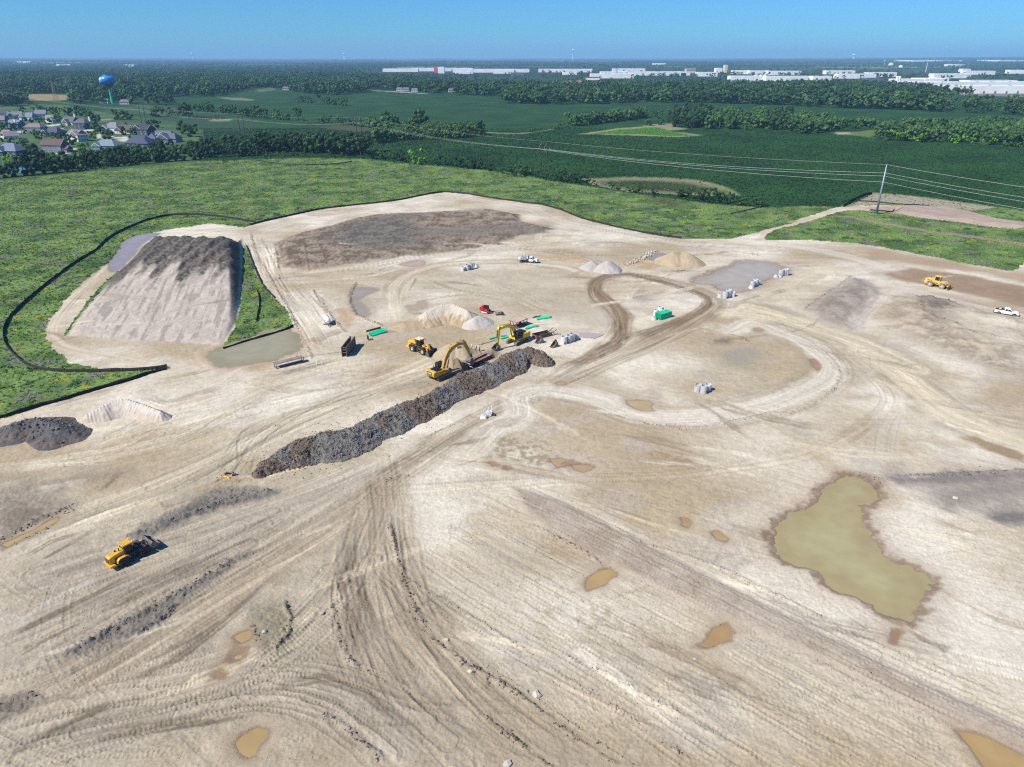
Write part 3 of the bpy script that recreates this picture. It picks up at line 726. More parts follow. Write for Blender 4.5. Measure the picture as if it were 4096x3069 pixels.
pond('pond', 'c7 1450,760 1530,740 1620,700 1700,670 1780,635 1900,640 2010,650 2070,680 2110,720 2060,740 1950,770 1880,800 1850,830 1760,860 1680,860 1600,830 1570,800 1480,800 1430,790',
     'grey pond beside the concrete manhole rings', (178, 166, 146), alb(150, 134, 118), 2.0, 0.3, 0, 0.8)
pond('pond', 'c6 -330,1310 -200,1260 0,1190 150,1140 300,1130 370,1200 390,1270 370,1300 270,1330 200,1365 60,1390 -80,1410 -250,1400',
     'shallow brown pond beside the rusty steel trench frame', (160, 154, 120), alb(186, 164, 138), 1.0, 0.3, 0, 0.8)
pond('pond', 'c6 780,835 940,840 900,870 820,900 800,930 830,960 860,1010 850,1045 800,1030 765,970 750,920 755,870',
     'small grey green pond with a stony left bank', (166, 158, 138), alb(146, 132, 114), 1.0, 0.3, 0, 0.4)
pond('pond', 'c5 810,690 815,640 870,560 900,500 960,460 1060,435 1170,430 1110,470 1050,500 1020,540 980,590 930,640 890,690 840,710',
     'lavender grey pond against the foot of the dark stockpile', (160, 150, 148), alb(140, 132, 128), 0.8, 0.3, 0, 0.5)
pond('pond', 'c7 1100,600 1150,572 1230,580 1240,610 1180,625 1120,620', 'small grey pond behind the tan sand pile', (156, 148, 144), alb(166, 146, 122), 1.0, 0.2, 0, 0.4)
for i, (t, lab, c) in enumerate((
    ('d3 985,592 1080,590 1160,596 1188,615 1160,640 1195,668 1120,668 1060,650 1010,625', 'tan puddle on the pale curved road', (190, 170, 124)),
    ('d3 390,1048 470,1040 560,1060 625,1080 600,1095 540,1085 500,1105 450,1105', 'long orange brown puddle in the middle of the site', (188, 162, 118)),
    ('d3 565,1095 640,1092 735,1105 700,1130 650,1147 590,1130', 'orange brown puddle touching another one', (188, 162, 118)),
    ('d3 35,1098 75,1095 88,1108 60,1124 30,1118', 'tiny round brown puddle near the road junction', (176, 142, 98)),
    ('d2 1870,1065 1900,1060 1930,1085 1890,1090', 'small stained puddle left of the tiny round one', (176, 148, 108)),
    ('d3 437,455 470,445 507,455 500,466 450,466', 'little tan puddle beside the main haul road', (186, 160, 118)),
    ('d3 1425,1505 1470,1510 1490,1540 1465,1572 1425,1555', 'oval brown puddle left of the large pond', (186, 156, 108)),
    ('d7 1452,48 1480,42 1530,75 1557,85 1540,102 1490,90', 'narrow brown puddle below the oval one', (186, 158, 112)),
    ('d7 580,425 600,360 660,320 740,298 790,320 800,345 745,365 730,395 660,420 600,440', 'tan puddle amid the pale grading passes', (188, 160, 106)),
    ('d7 1372,815 1420,770 1460,700 1550,675 1588,720 1570,780 1500,800 1430,835', 'rust brown puddle with a dark ragged edge', (182, 148, 98)),
    ('d8 1415,1412 1500,1425 1620,1460 1760,1530 1900,1600 1960,1700 1640,1700 1560,1590 1500,1510', 'golden brown puddle at the lower right corner', (186, 156, 100)),
    ('d5 1730,855 1760,790 1800,752 1890,762 1880,800 1830,850 1780,865', 'golden puddle between the haul roads', (198, 170, 112)),
    ('d5 1795,670 1840,640 1900,618 1930,650 1900,690 1840,712', 'tan puddle above the golden one', (188, 160, 106)),
    ('d5 1625,960 1680,930 1735,945 1720,975 1640,982', 'brown puddle below the golden one', (160, 136, 102)),
    ('d5 1790,1480 1850,1420 1960,1365 2050,1390 2030,1440 1980,1500 1950,1570 1900,1590 1830,1550', 'golden puddle in the white soil at the bottom edge', (188, 160, 106)),
    ('d1 20,1520 120,1470 250,1410 400,1330 455,1312 430,1345 300,1410 180,1470 60,1535', 'long yellow brown puddle in the ditch on the left', (190, 166, 112)),
    ('c6 1110,665 1180,645 1260,632 1290,650 1270,675 1180,680', 'shallow pinkish puddle above the inner road', (196, 170, 146)),
    ('d4 470,265 500,262 540,300 548,335 530,352 500,320', 'brown puddle on the curved pale road', (176, 146, 110)),
    ('d4 28,25 70,22 108,42 80,52 40,42', 'tan puddle at the top of the curved road', (184, 158, 124)),
    ('d8 985,715 1028,718 1015,770 1000,800 965,800 985,760', 'brown puddle below the tip of the large pond', (164, 134, 102)))):
    pond('puddle', t, lab, c, alb(146, 124, 98), 0.4, 0.12, 0.03, 0.18)

# the village pond by the hedge
pond('pond', 'c1 -60,1000 60,985 180,995 220,975 330,978 325,1000 280,1045 180,1060 40,1050 -60,1060', 'blue pond behind the trees on the far left', (92, 130, 160), None, 1, 0.3, 0, 0.2, 1)

# trench in front of the excavators
TR = line('e1 1330,800 1480,700 1600,650 2060,490 e2 90,960 160,930 230,1010 150,1060 -60,1150 e1 1560,830 1420,870')
b, sd = poly_sd(TR, 6)
H[b] = np.where(sd > 0, np.minimum(H[b], -np.clip(sd * 2.2, 0, 2.4)), H[b])
paint(b, sstep(-0.5, 0.6, sd + 0.3 * N2[b]), mixc(0.5 + N2[b], alb(104, 88, 76), alb(84, 74, 68)))
zone('e1 1180,860 1260,640 1440,560 1700,560 2080,340 2212,330 2212,560 1900,640 1560,870 1300,930', alb(132, 114, 98), 0.8, 0.8, 0.8, alb(112, 98, 86), 0.16)
zone('e1 700,640 820,360 1000,260 1200,255 1560,400 1600,500 1440,640 1240,900 1060,900 1000,700', alb(190, 170, 140), 1.2, 0.8, 0.7)
zone('e1 640,520 900,420 1000,640 760,640', alb(206, 180, 146), 1.2, 0.8, 0.6)

# ------------------------------------------------------------------ materials
MATS = {}
def nodes(name):
    m = bpy.data.materials.new(name); m.use_nodes = True
    t = m.node_tree
    return m, t, t.nodes['Principled BSDF']

def mat(name, rgb, rough=0.6, metal=0.0, noise=0.0, nscale=3.0, rgb2=None, bump=0.0, spec=0.5, raw=False):
    """plain coloured surface with procedural mottling; rgb in sRGB as a paint chip"""
    if name in MATS: return MATS[name]
    m, t, p = nodes(name)
    c = rgb if raw else lin(rgb)
    p.inputs['Roughness'].default_value = rough
    p.inputs['Metallic'].default_value = metal
    p.inputs['Specular IOR Level'].default_value = spec
    tc = t.nodes.new('ShaderNodeTexCoord')
    nz = t.nodes.new('ShaderNodeTexNoise'); nz.inputs['Scale'].default_value = nscale; nz.inputs['Detail'].default_value = 4
    t.links.new(tc.outputs['Object'], nz.inputs['Vector'])
    mx = t.nodes.new('ShaderNodeMix'); mx.data_type = 'RGBA'
    c2 = (lin(rgb2) if not raw else rgb2) if rgb2 is not None else np.asarray(c) * (1 - max(noise, 0.12))
    mx.inputs['A'].default_value = (*c, 1); mx.inputs['B'].default_value = (*c2, 1)
    mr = t.nodes.new('ShaderNodeMapRange'); mr.inputs['From Min'].default_value = 0.42; mr.inputs['From Max'].default_value = 0.68
    t.links.new(nz.outputs['Fac'], mr.inputs['Value']); t.links.new(mr.outputs['Result'], mx.inputs['Factor'])
    t.links.new(mx.outputs['Result'], p.inputs['Base Color'])
    if bump:
        bp = t.nodes.new('ShaderNodeBump'); bp.inputs['Strength'].default_value = 0.6; bp.inputs['Distance'].default_value = bump
        t.links.new(nz.outputs['Fac'], bp.inputs['Height']); t.links.new(bp.outputs['Normal'], p.inputs['Normal'])
    MATS[name] = m
    return m

def ground_mat(name, fine, bump, var, rough=0.95):
    m, t, p = nodes(name)
    p.inputs['Roughness'].default_value = rough
    p.inputs['Specular IOR Level'].default_value = 0.15
    at_ = t.nodes.new('ShaderNodeAttribute'); at_.attribute_name = 'albedo'
    ge = t.nodes.new('ShaderNodeNewGeometry')
    n1 = t.nodes.new('ShaderNodeTexNoise'); n1.inputs['Scale'].default_value = fine; n1.inputs['Detail'].default_value = 5; n1.inputs['Roughness'].default_value = 0.65
    t.links.new(ge.outputs['Position'], n1.inputs['Vector'])
    mr = t.nodes.new('ShaderNodeMapRange'); mr.inputs['From Min'].default_value = 0.3; mr.inputs['From Max'].default_value = 0.7
    mr.inputs['To Min'].default_value = 1 - var; mr.inputs['To Max'].default_value = 1 + var
    t.links.new(n1.outputs['Fac'], mr.inputs['Value'])
    vm = t.nodes.new('ShaderNodeVectorMath'); vm.operation = 'SCALE'
    t.links.new(at_.outputs['Color'], vm.inputs[0]); t.links.new(mr.outputs['Result'], vm.inputs['Scale'])
    t.links.new(vm.outputs['Vector'], p.inputs['Base Color'])
    bp = t.nodes.new('ShaderNodeBump'); bp.inputs['Strength'].default_value = 1.0; bp.inputs['Distance'].default_value = bump
    t.links.new(n1.outputs['Fac'], bp.inputs['Height']); t.links.new(bp.outputs['Normal'], p.inputs['Normal'])
    return m

# ------------------------------------------------------------------ terrain meshes, one object per kind of ground
def tag(o, label=None, cat=None, group=None, kind=None):
    if label: o['label'] = label
    if cat: o['category'] = cat
    if group: o['group'] = group
    if kind: o['kind'] = kind
    return o

def mesh_np(name, co, quads, smooth=True):
    me = bpy.data.meshes.new(name)
    co = np.ascontiguousarray(co, np.float32); quads = np.ascontiguousarray(quads, np.int32)
    k = quads.shape[1]
    me.vertices.add(len(co)); me.vertices.foreach_set('co', co.ravel())
    me.loops.add(quads.size); me.loops.foreach_set('vertex_index', quads.ravel())
    me.polygons.add(len(quads)); me.polygons.foreach_set('loop_start', np.arange(0, quads.size, k, dtype=np.int32))
    try: me.polygons.foreach_set('loop_total', np.full(len(quads), k, np.int32))
    except Exception: pass
    if smooth: me.polygons.foreach_set('use_smooth', np.ones(len(quads), bool))
    me.update(calc_edges=True)
    return me

def set_col(me, col, name='albedo'):
    a = me.color_attributes.new(name, 'FLOAT_COLOR', 'POINT')
    a.data.foreach_set('color', np.concatenate([col, np.ones((len(col), 1))], 1).astype(np.float32).ravel())

H += (REG == MEADOW) * 0.12 * N2
H += (REG == CROP) * (0.9 * sstep(300, 420, Y))
idx = np.arange(NR * NC).reshape(NR, NC)
fr = REG[:-1, :-1]
q = np.stack([idx[:-1, :-1], idx[:-1, 1:], idx[1:, 1:], idx[1:, :-1]], -1)
q2 = np.stack([idx[NS:-1, :-2:2], idx[NS:-1, 2::2], idx[NS + 1:, 2::2], idx[NS + 1:, :-2:2]], -1)
keep = np.ones(fr.shape, bool)
for reg, nm, mt, lab in ((BARE, 'ground', ground_mat('bare_soil', 4.0, 0.06, 0.16), 'bare pale graded soil of the building site, rutted by machines'),
                         (MEADOW, 'meadow', ground_mat('meadow_turf', 1.2, 0.25, 0.35), 'green meadow with yellow and purple weeds around the site'),
                         (CROP, 'crop_field', ground_mat('crop_leaves', 0.9, 0.3, 0.32), 'dark green crop field beyond the meadow'),
                         (LAWN, 'lawn', ground_mat('lawn_grass', 0.8, 0.05, 0.15), 'lawns and pale driveways around the houses'),
                         (FAR, 'far_country', ground_mat('far_country', 0.02, 2.0, 0.25), 'flat wooded country reaching to the horizon')):
    f = q[(fr == reg) & keep]
    if reg >= CROP:      # coarser beyond the site
        f = np.vstack([q[:NS][(fr == reg)[:NS]], q2[fr[NS:, :-1:2] == reg]])
    if not len(f): continue
    u, inv = np.unique(f.ravel(), return_inverse=True)
    co = np.stack([X.ravel()[u], Y.ravel()[u], H.ravel()[u]], 1)
    me = mesh_np(nm, co, inv.reshape(-1, 4))
    set_col(me, COLR.reshape(-1, 3)[u])
    me.materials.append(mt)
    o = bpy.data.objects.new(nm, me); COL.objects.link(o)
    tag(o, lab, None, None, 'structure')

def gz(x, y):
    """terrain height at a point"""
    r = np.clip(np.interp(y, YS, np.arange(NR)), 0, NR - 1.001); r0 = int(r); fr_ = r - r0
    c = np.clip((x / zc(y) - US[0]) / (US[1] - US[0]), 0, NC - 1.001); c0 = int(c); fc = c - c0
    h = H[r0:r0 + 2, c0:c0 + 2]
    return float((h[0, 0] * (1 - fc) + h[0, 1] * fc) * (1 - fr_) + (h[1, 0] * (1 - fc) + h[1, 1] * fc) * fr_)

def gzv(x, y):
    r = np.clip(np.interp(y, YS, np.arange(NR)), 0, NR - 1.001); r0 = r.astype(int)
    c = np.clip(np.round((x / zc(y) - US[0]) / (US[1] - US[0])), 0, NC - 1).astype(int)
    f = r - r0
    return H[r0, c] * (1 - f) + H[r0 + 1, c] * f

def regv(x, y):
    r = np.clip(np.round(np.interp(y, YS, np.arange(NR))), 0, NR - 1).astype(int)
    c = np.clip(np.round((x / zc(y) - US[0]) / (US[1] - US[0])), 0, NC - 1).astype(int)
    return REG[r, c], COLR[r, c]

# water sheets
def water_mat(name, rgb, rgb2):
    m, t, p = nodes(name)
    p.inputs['Roughness'].default_value = 0.06
    p.inputs['IOR'].default_value = 1.33; p.inputs['Specular IOR Level'].default_value = 0.12
    a = t.nodes.new('ShaderNodeAttribute'); a.attribute_name = 'albedo'
    ge = t.nodes.new('ShaderNodeNewGeometry')
    nz = t.nodes.new('ShaderNodeTexNoise'); nz.inputs['Scale'].default_value = 0.35; nz.inputs['Detail'].default_value = 3
    t.links.new(ge.outputs['Position'], nz.inputs['Vector'])
    mr = t.nodes.new('ShaderNodeMapRange'); mr.inputs['From Min'].default_value = 0.3; mr.inputs['From Max'].default_value = 0.7; mr.inputs['To Min'].default_value = 0.92; mr.inputs['To Max'].default_value = 1.08
    t.links.new(nz.outputs['Fac'], mr.inputs['Value'])
    vm = t.nodes.new('ShaderNodeVectorMath'); vm.operation = 'SCALE'
    t.links.new(a.outputs['Color'], vm.inputs[0]); t.links.new(mr.outputs['Result'], vm.inputs['Scale'])
    t.links.new(vm.outputs['Vector'], p.inputs['Base Color'])
    n2 = t.nodes.new('ShaderNodeTexNoise'); n2.inputs['Scale'].default_value = 1.5; n2.inputs['Detail'].default_value = 2
    t.links.new(ge.outputs['Position'], n2.inputs['Vector'])
    bp = t.nodes.new('ShaderNodeBump'); bp.inputs['Strength'].default_value = 0.15; bp.inputs['Distance'].default_value = 0.02
    t.links.new(n2.outputs['Fac'], bp.inputs['Height']); t.links.new(bp.outputs['Normal'], p.inputs['Normal'])
    return m
WM = water_mat('muddy_water', None, None)
for name, poly, lv, lab, wc, grow in PONDS:
    # rings from the shore inwards: shallow edges show the mud below, deeper water is greener
    c = poly.mean(0)
    n = len(poly)
    d = np.roll(poly, -1, 0) - np.roll(poly, 1, 0)
    nr = np.stack([d[:, 1], -d[:, 0]], 1); nr /= (np.hypot(nr[:, 0], nr[:, 1])[:, None] + 1e-9)
    area = 0.5 * np.sum(poly[:, 0] * np.roll(poly[:, 1], -1) - np.roll(poly[:, 0], -1) * poly[:, 1])
    if area < 0: nr = -nr
    outer = poly + nr * 0.8
    x0, y0 = outer.min(0); x1, y1 = outer.max(0)
    step = max(0.3, max(x1 - x0, y1 - y0) / 60)
    gx, gy = np.meshgrid(np.arange(x0 - step, x1 + 2 * step, step), np.arange(y0 - step, y1 + 2 * step, step))
    d2 = np.full(gx.shape, 1e9); ins = np.zeros(gx.shape, bool)
    for i in range(n):
        ax, ay = poly[i]; bx, by = poly[(i + 1) % n]; ex, ey = bx - ax, by - ay
        t = np.clip(((gx - ax) * ex + (gy - ay) * ey) / (ex * ex + ey * ey + 1e-9), 0, 1)
        d2 = np.minimum(d2, (gx - ax - t * ex) ** 2 + (gy - ay - t * ey) ** 2)
        if ay != by:
            ins ^= ((ay > gy) != (by > gy)) & (gx < (bx - ax) * (gy - ay) / (by - ay) + ax)
    sd = np.where(ins, np.sqrt(d2), -np.sqrt(d2))
    ii = np.arange(gx.size).reshape(gx.shape)
    qq = np.stack([ii[:-1, :-1], ii[:-1, 1:], ii[1:, 1:], ii[1:, :-1]], -1).reshape(-1, 4)
    ok = (sd.ravel()[qq] > -1.3).any(1)
    qq = qq[ok]
    u, inv = np.unique(qq.ravel(), return_inverse=True)
    co = np.stack([gx.ravel()[u], gy.ravel()[u], np.full(len(u), lv)], 1)
    me = mesh_np(name, co, inv.reshape(-1, 4))
    g_ = sum(wc) / 3; wc = tuple(g_ + .8 * (v - g_) for v in wc); w1 = alb(*(min(255, v * 1.07) for v in wc))
    edge = alb(min(255, wc[0] + 4), wc[1] - 1, max(0, wc[2] - 3))
    set_col(me, mixc(sstep(0.3, 5.0, sd.ravel()[u] + 1.2 * fbm(co[:, 0] / 5, co[:, 1] / 5, 5, 2)), edge, w1))
    me.materials.append(WM)
    o = bpy.data.objects.new(name, me); COL.objects.link(o)
    tag(o, lab, None, None, 'structure')
# ------------------------------------------------------------------ building blocks
class MB:
    def __init__(s):
        s.v, s.f, s.m = [], [], []
    def add(s, vs, fs, mi=0):
        o = len(s.v); s.v += [tuple(v) for v in vs]; s.f += [tuple(i + o for i in f) for f in fs]; s.m += [mi] * len(fs)
        return s
    def box(s, c, d, rot=None, mi=0, taper=1.0):
        x, y, z = d[0] / 2, d[1] / 2, d[2] / 2
        vs = [Vector((sx * x * (taper if sz > 0 else 1), sy * y * (taper if sz > 0 else 1), sz * z)) for sz in (-1, 1) for sy in (-1, 1) for sx in (-1, 1)]
        if rot: 
            from mathutils import Euler
            M_ = Euler(rot).to_matrix(); vs = [M_ @ v for v in vs]
        vs = [v + Vector(c) for v in vs]
        return s.add(vs, [(0, 2, 3, 1), (4, 5, 7, 6), (0, 1, 5, 4), (2, 6, 7, 3), (0, 4, 6, 2), (1, 3, 7, 5)], mi)
    def prism(s, prof, y0, y1, mi=0, y0b=None, y1b=None):
        """profile of (x, z) points pushed from y0 to y1"""
        n = len(prof)
        a = sum(prof[i][0] * prof[(i + 1) % n][1] - prof[(i + 1) % n][0] * prof[i][1] for i in range(n))
        if a < 0: prof = prof[::-1]
        vs = [(x, y0, z) for x, z in prof] + [(x, y1, z) for x, z in prof]
        fs = [tuple(range(n)), tuple(range(2 * n - 1, n - 1, -1))] + [(i + n, (i + 1) % n + n, (i + 1) % n, i) for i in range(n)]
        return s.add(vs, fs, mi)
    def bar(s, p0, p1, w, h=None, mi=0):
        """rectangular bar between two points"""
        p0, p1 = Vector(p0), Vector(p1); d = (p1 - p0)
        if d.length < 1e-6: return s
        d.normalize(); h = h or w
        up = Vector((0, 0, 1)) if abs(d.z) < 0.95 else Vector((1, 0, 0))
        a = d.cross(up).normalized(); b = a.cross(d).normalized()
        vs = [p + a * (sx * w / 2) + b * (sz * h / 2) for p in (p0, p1) for sx, sz in ((-1, -1), (1, -1), (1, 1), (-1, 1))]
        return s.add(vs, [(0, 1, 2, 3), (7, 6, 5, 4), (0, 4, 5, 1), (1, 5, 6, 2), (2, 6, 7, 3), (3, 7, 4, 0)], mi)
    def cyl(s, p0, p1, r0, r1=None, n=12, mi=0, caps=True):
        p0, p1 = Vector(p0), Vector(p1); d = (p1 - p0).normalized(); r1 = r0 if r1 is None else r1
        up = Vector((0, 0, 1)) if abs(d.z) < 0.9 else Vector((1, 0, 0))
        a = d.cross(up).normalized(); b = a.cross(d).normalized()
        vs = [p + (a * math.cos(2 * math.pi * i / n) + b * math.sin(2 * math.pi * i / n)) * r for p, r in ((p0, r0), (p1, r1)) for i in range(n)]
        fs = [(i, (i + 1) % n, (i + 1) % n + n, i + n) for i in range(n)]
        if caps: fs += [tuple(range(n - 1, -1, -1)), tuple(range(n, 2 * n))]
        return s.add(vs, fs, mi)
    def lathe(s, prof, axis='z', c=(0, 0, 0), n=24, mi=0, close=False):
        """profile (r, h) turned about an axis through c"""
        k = len(prof); vs = []
        for i in range(n):
            a = 2 * math.pi * i / n; ca, sa = math.cos(a), math.sin(a)
            for r, h in prof:
                v = (r * ca, r * sa, h) if axis == 'z' else ((r * ca, h, r * sa) if axis == 'y' else (h, r * ca, r * sa))
                vs.append((v[0] + c[0], v[1] + c[1], v[2] + c[2]))
        fs = []
        for i in range(n):
            j = (i + 1) % n
            for q in range(k if close else k - 1):
                q2 = (q + 1) % k
                fs.append((i * k + q, j * k + q, j * k + q2, i * k + q2))
        return s.add(vs, fs, mi)
    def tube(s, pts, r, n=8, mi=0):
        for i in range(len(pts) - 1): s.cyl(pts[i], pts[i + 1], r, r, n, mi)
        return s
    def strip(s, pts, w, th, mi=0, y=0.0):
        """bent plate in the xz plane: a polyline with thickness, width along y"""
        n = len(pts); P_ = [Vector((x, 0, z)) for x, z in pts]; out, inn = [], []
        for i in range(n):
            d = (P_[min(i + 1, n - 1)] - P_[max(i - 1, 0)]).normalized(); nr = Vector((-d.z, 0, d.x))
            out.append(P_[i] + nr * th / 2); inn.append(P_[i] - nr * th / 2)
        loop = out + inn[::-1]
        for i in range(n - 1):
            q = [out[i], out[i + 1], inn[i + 1], inn[i]]
            s.prism([(v.x, v.z) for v in q], y - w / 2, y + w / 2, mi)
        return s
    def obj(s, name, m, parent=None, smooth=False, bevel=0.0, label=None):
        me = bpy.data.meshes.new(name); me.from_pydata(s.v, [], s.f); 
        ms = m if isinstance(m, (list, tuple)) else [m]
        for q in ms: me.materials.append(q)
        if len(ms) > 1: me.polygons.foreach_set('material_index', s.m)
        if smooth: me.polygons.foreach_set('use_smooth', [True] * len(s.f))
        me.update()
        o = bpy.data.objects.new(name, me); COL.objects.link(o)
        if parent: o.parent = parent
        if bevel:
            b = o.modifiers.new('bevel', 'BEVEL'); b.width = bevel; b.segments = 1; b.limit_method = 'ANGLE'
        if label: o['label'] = label
        return o

def thing(name, label, cat, loc=(0, 0, 0), rz=0.0, group=None):
    o = bpy.data.objects.new(name, None); COL.objects.link(o)
    o.empty_display_size = 0.3
    o.location = loc; o.rotation_euler = (0, 0, rz)
    return tag(o, label, cat, group)

def copy_tree(o, parent=None):
    c = o.copy(); COL.objects.link(c)
    if parent: c.parent = parent
    for ch in list(o.children): copy_tree(ch, c)
    return c

def text_obj(name, txt, size, m, parent, loc, rot, ext=0.006, align='CENTER'):
    cu = bpy.data.curves.new(name, 'FONT'); cu.body = txt; cu.size = size; cu.extrude = ext; cu.align_x = align; cu.align_y = 'CENTER'
    cu.offset = size * 0.02
    cu.materials.append(m)
    o = bpy.data.objects.new(name, cu); COL.objects.link(o); bpy.context.view_layer.update()
    me = bpy.data.meshes.new_from_object(o.evaluated_get(bpy.context.evaluated_depsgraph_get())); bpy.data.objects.remove(o)
    o = bpy.data.objects.new(name, me); COL.objects.link(o); o.parent = parent
    o.location = loc; o.rotation_euler = rot
    return o

def heading(a, b):
    return math.atan2(b[1] - a[1], b[0] - a[0])

YEL = mat('machine_yellow', (218, 164, 44), 0.45, 0, 0.2, 1.2, (186, 148, 76))
YEL2 = mat('faded_yellow', (224, 180, 84), 0.6, 0, 0.3, 1.5, (206, 172, 112))
YELD = mat('dusty_boom_yellow', (196, 152, 54), 0.6, 0, 0.3, 1.2, (150, 126, 80))
KOM = mat('bright_yellow', (232, 192, 34), 0.45, 0, 0.2, 1.2, (196, 168, 76))
VOL = mat('orange_yellow', (240, 172, 50), 0.45, 0, 0.2, 1.5, (228, 180, 90))
CREAM = mat('cream_roof', (226, 206, 162), 0.6, 0, 0.2, 1.5)
BLK = mat('black_paint', (34, 33, 34), 0.5, 0, 0.3, 2.0)
BLK2 = mat('dusty_black', (60, 57, 54), 0.8, 0, 0.3, 2.0, (92, 86, 78))
TYRE = mat('tyre_rubber', (46, 44, 43), 0.9, 0, 0.3, 3.0, (78, 73, 66), 0.02)
DUSTY = mat('dusty_tyre', (150, 142, 130), 0.95, 0, 0.3, 3.0, (112, 106, 98), 0.02)
STEEL = mat('worn_steel', (146, 142, 138), 0.5, 0.6, 0.3, 2.0, (104, 100, 96))
BSTEEL = mat('bucket_steel', (88, 84, 80), 0.6, 0.4, 0.3, 2.0, (140, 132, 122))
CHROME = mat('piston_rod', (190, 190, 192), 0.25, 0.9, 0.1)
TRACKP = mat('track_steel', (150, 143, 134), 0.8, 0.2, 0.3, 4.0, (108, 102, 95))
TRACKD = mat('track_side', (58, 54, 50), 0.9, 0, 0.3, 4.0, (90, 83, 76))
RUST = mat('brown_rust_steel', (112, 94, 86), 0.85, 0.1, 0.3, 1.2, (78, 60, 55), 0.01)
RUSTR = mat('red_rust_steel', (150, 92, 84), 0.85, 0.0, 0.3, 1.0, (118, 80, 72), 0.01)
PINK = mat('faded_red_plate', (190, 164, 152), 0.9, 0.0, 0.3, 0.8, (164, 132, 120), 0.01)
RIM = mat('cream_rim', (206, 190, 150), 0.7, 0, 0.2)
WHITE = mat('white_paint', (236, 237, 238), 0.35, 0, 0.06)
WHITET = mat('white_lettering', (240, 240, 238), 0.6)
GREYP = mat('grey_paint', (150, 152, 154), 0.5, 0, 0.15)
RED = mat('red_paint', (196, 34, 38), 0.4, 0, 0.15)
CONC = mat('concrete', (190, 189, 188), 0.9, 0, 0.2, 2.5, (168, 167, 168), 0.01)
CONCW = mat('pale_concrete', (212, 212, 214), 0.9, 0, 0.2, 2.5, (190, 190, 192), 0.01)
GREEN = mat('green_pvc', (50, 212, 156), 0.35, 0, 0.12)
SKIN = mat('skin', (190, 140, 112), 0.7)
HIVIS = mat('lime_vest', (206, 226, 60), 0.7, 0, 0.1)
HIVISY = mat('pale_yellow_vest', (226, 220, 140), 0.8, 0, 0.1)
JEAN = mat('dark_trousers', (56, 58, 66), 0.9, 0, 0.2)
KHAKI = mat('grey_trousers', (128, 122, 112), 0.9, 0, 0.2)
def glass_mat():
    m, t, p = nodes('tinted_glass')
    p.inputs['Base Color'].default_value = (0.02, 0.025, 0.03, 1); p.inputs['Roughness'].default_value = 0.05; p.inputs['Alpha'].default_value = 0.55
    return m
GLASS = glass_mat()
def dark_glass():
    m, t, p = nodes('dark_window_glass')
    p.inputs['Base Color'].default_value = (0.03, 0.035, 0.045, 1); p.inputs['Roughness'].default_value = 0.08
    return m
WINDOW = dark_glass()

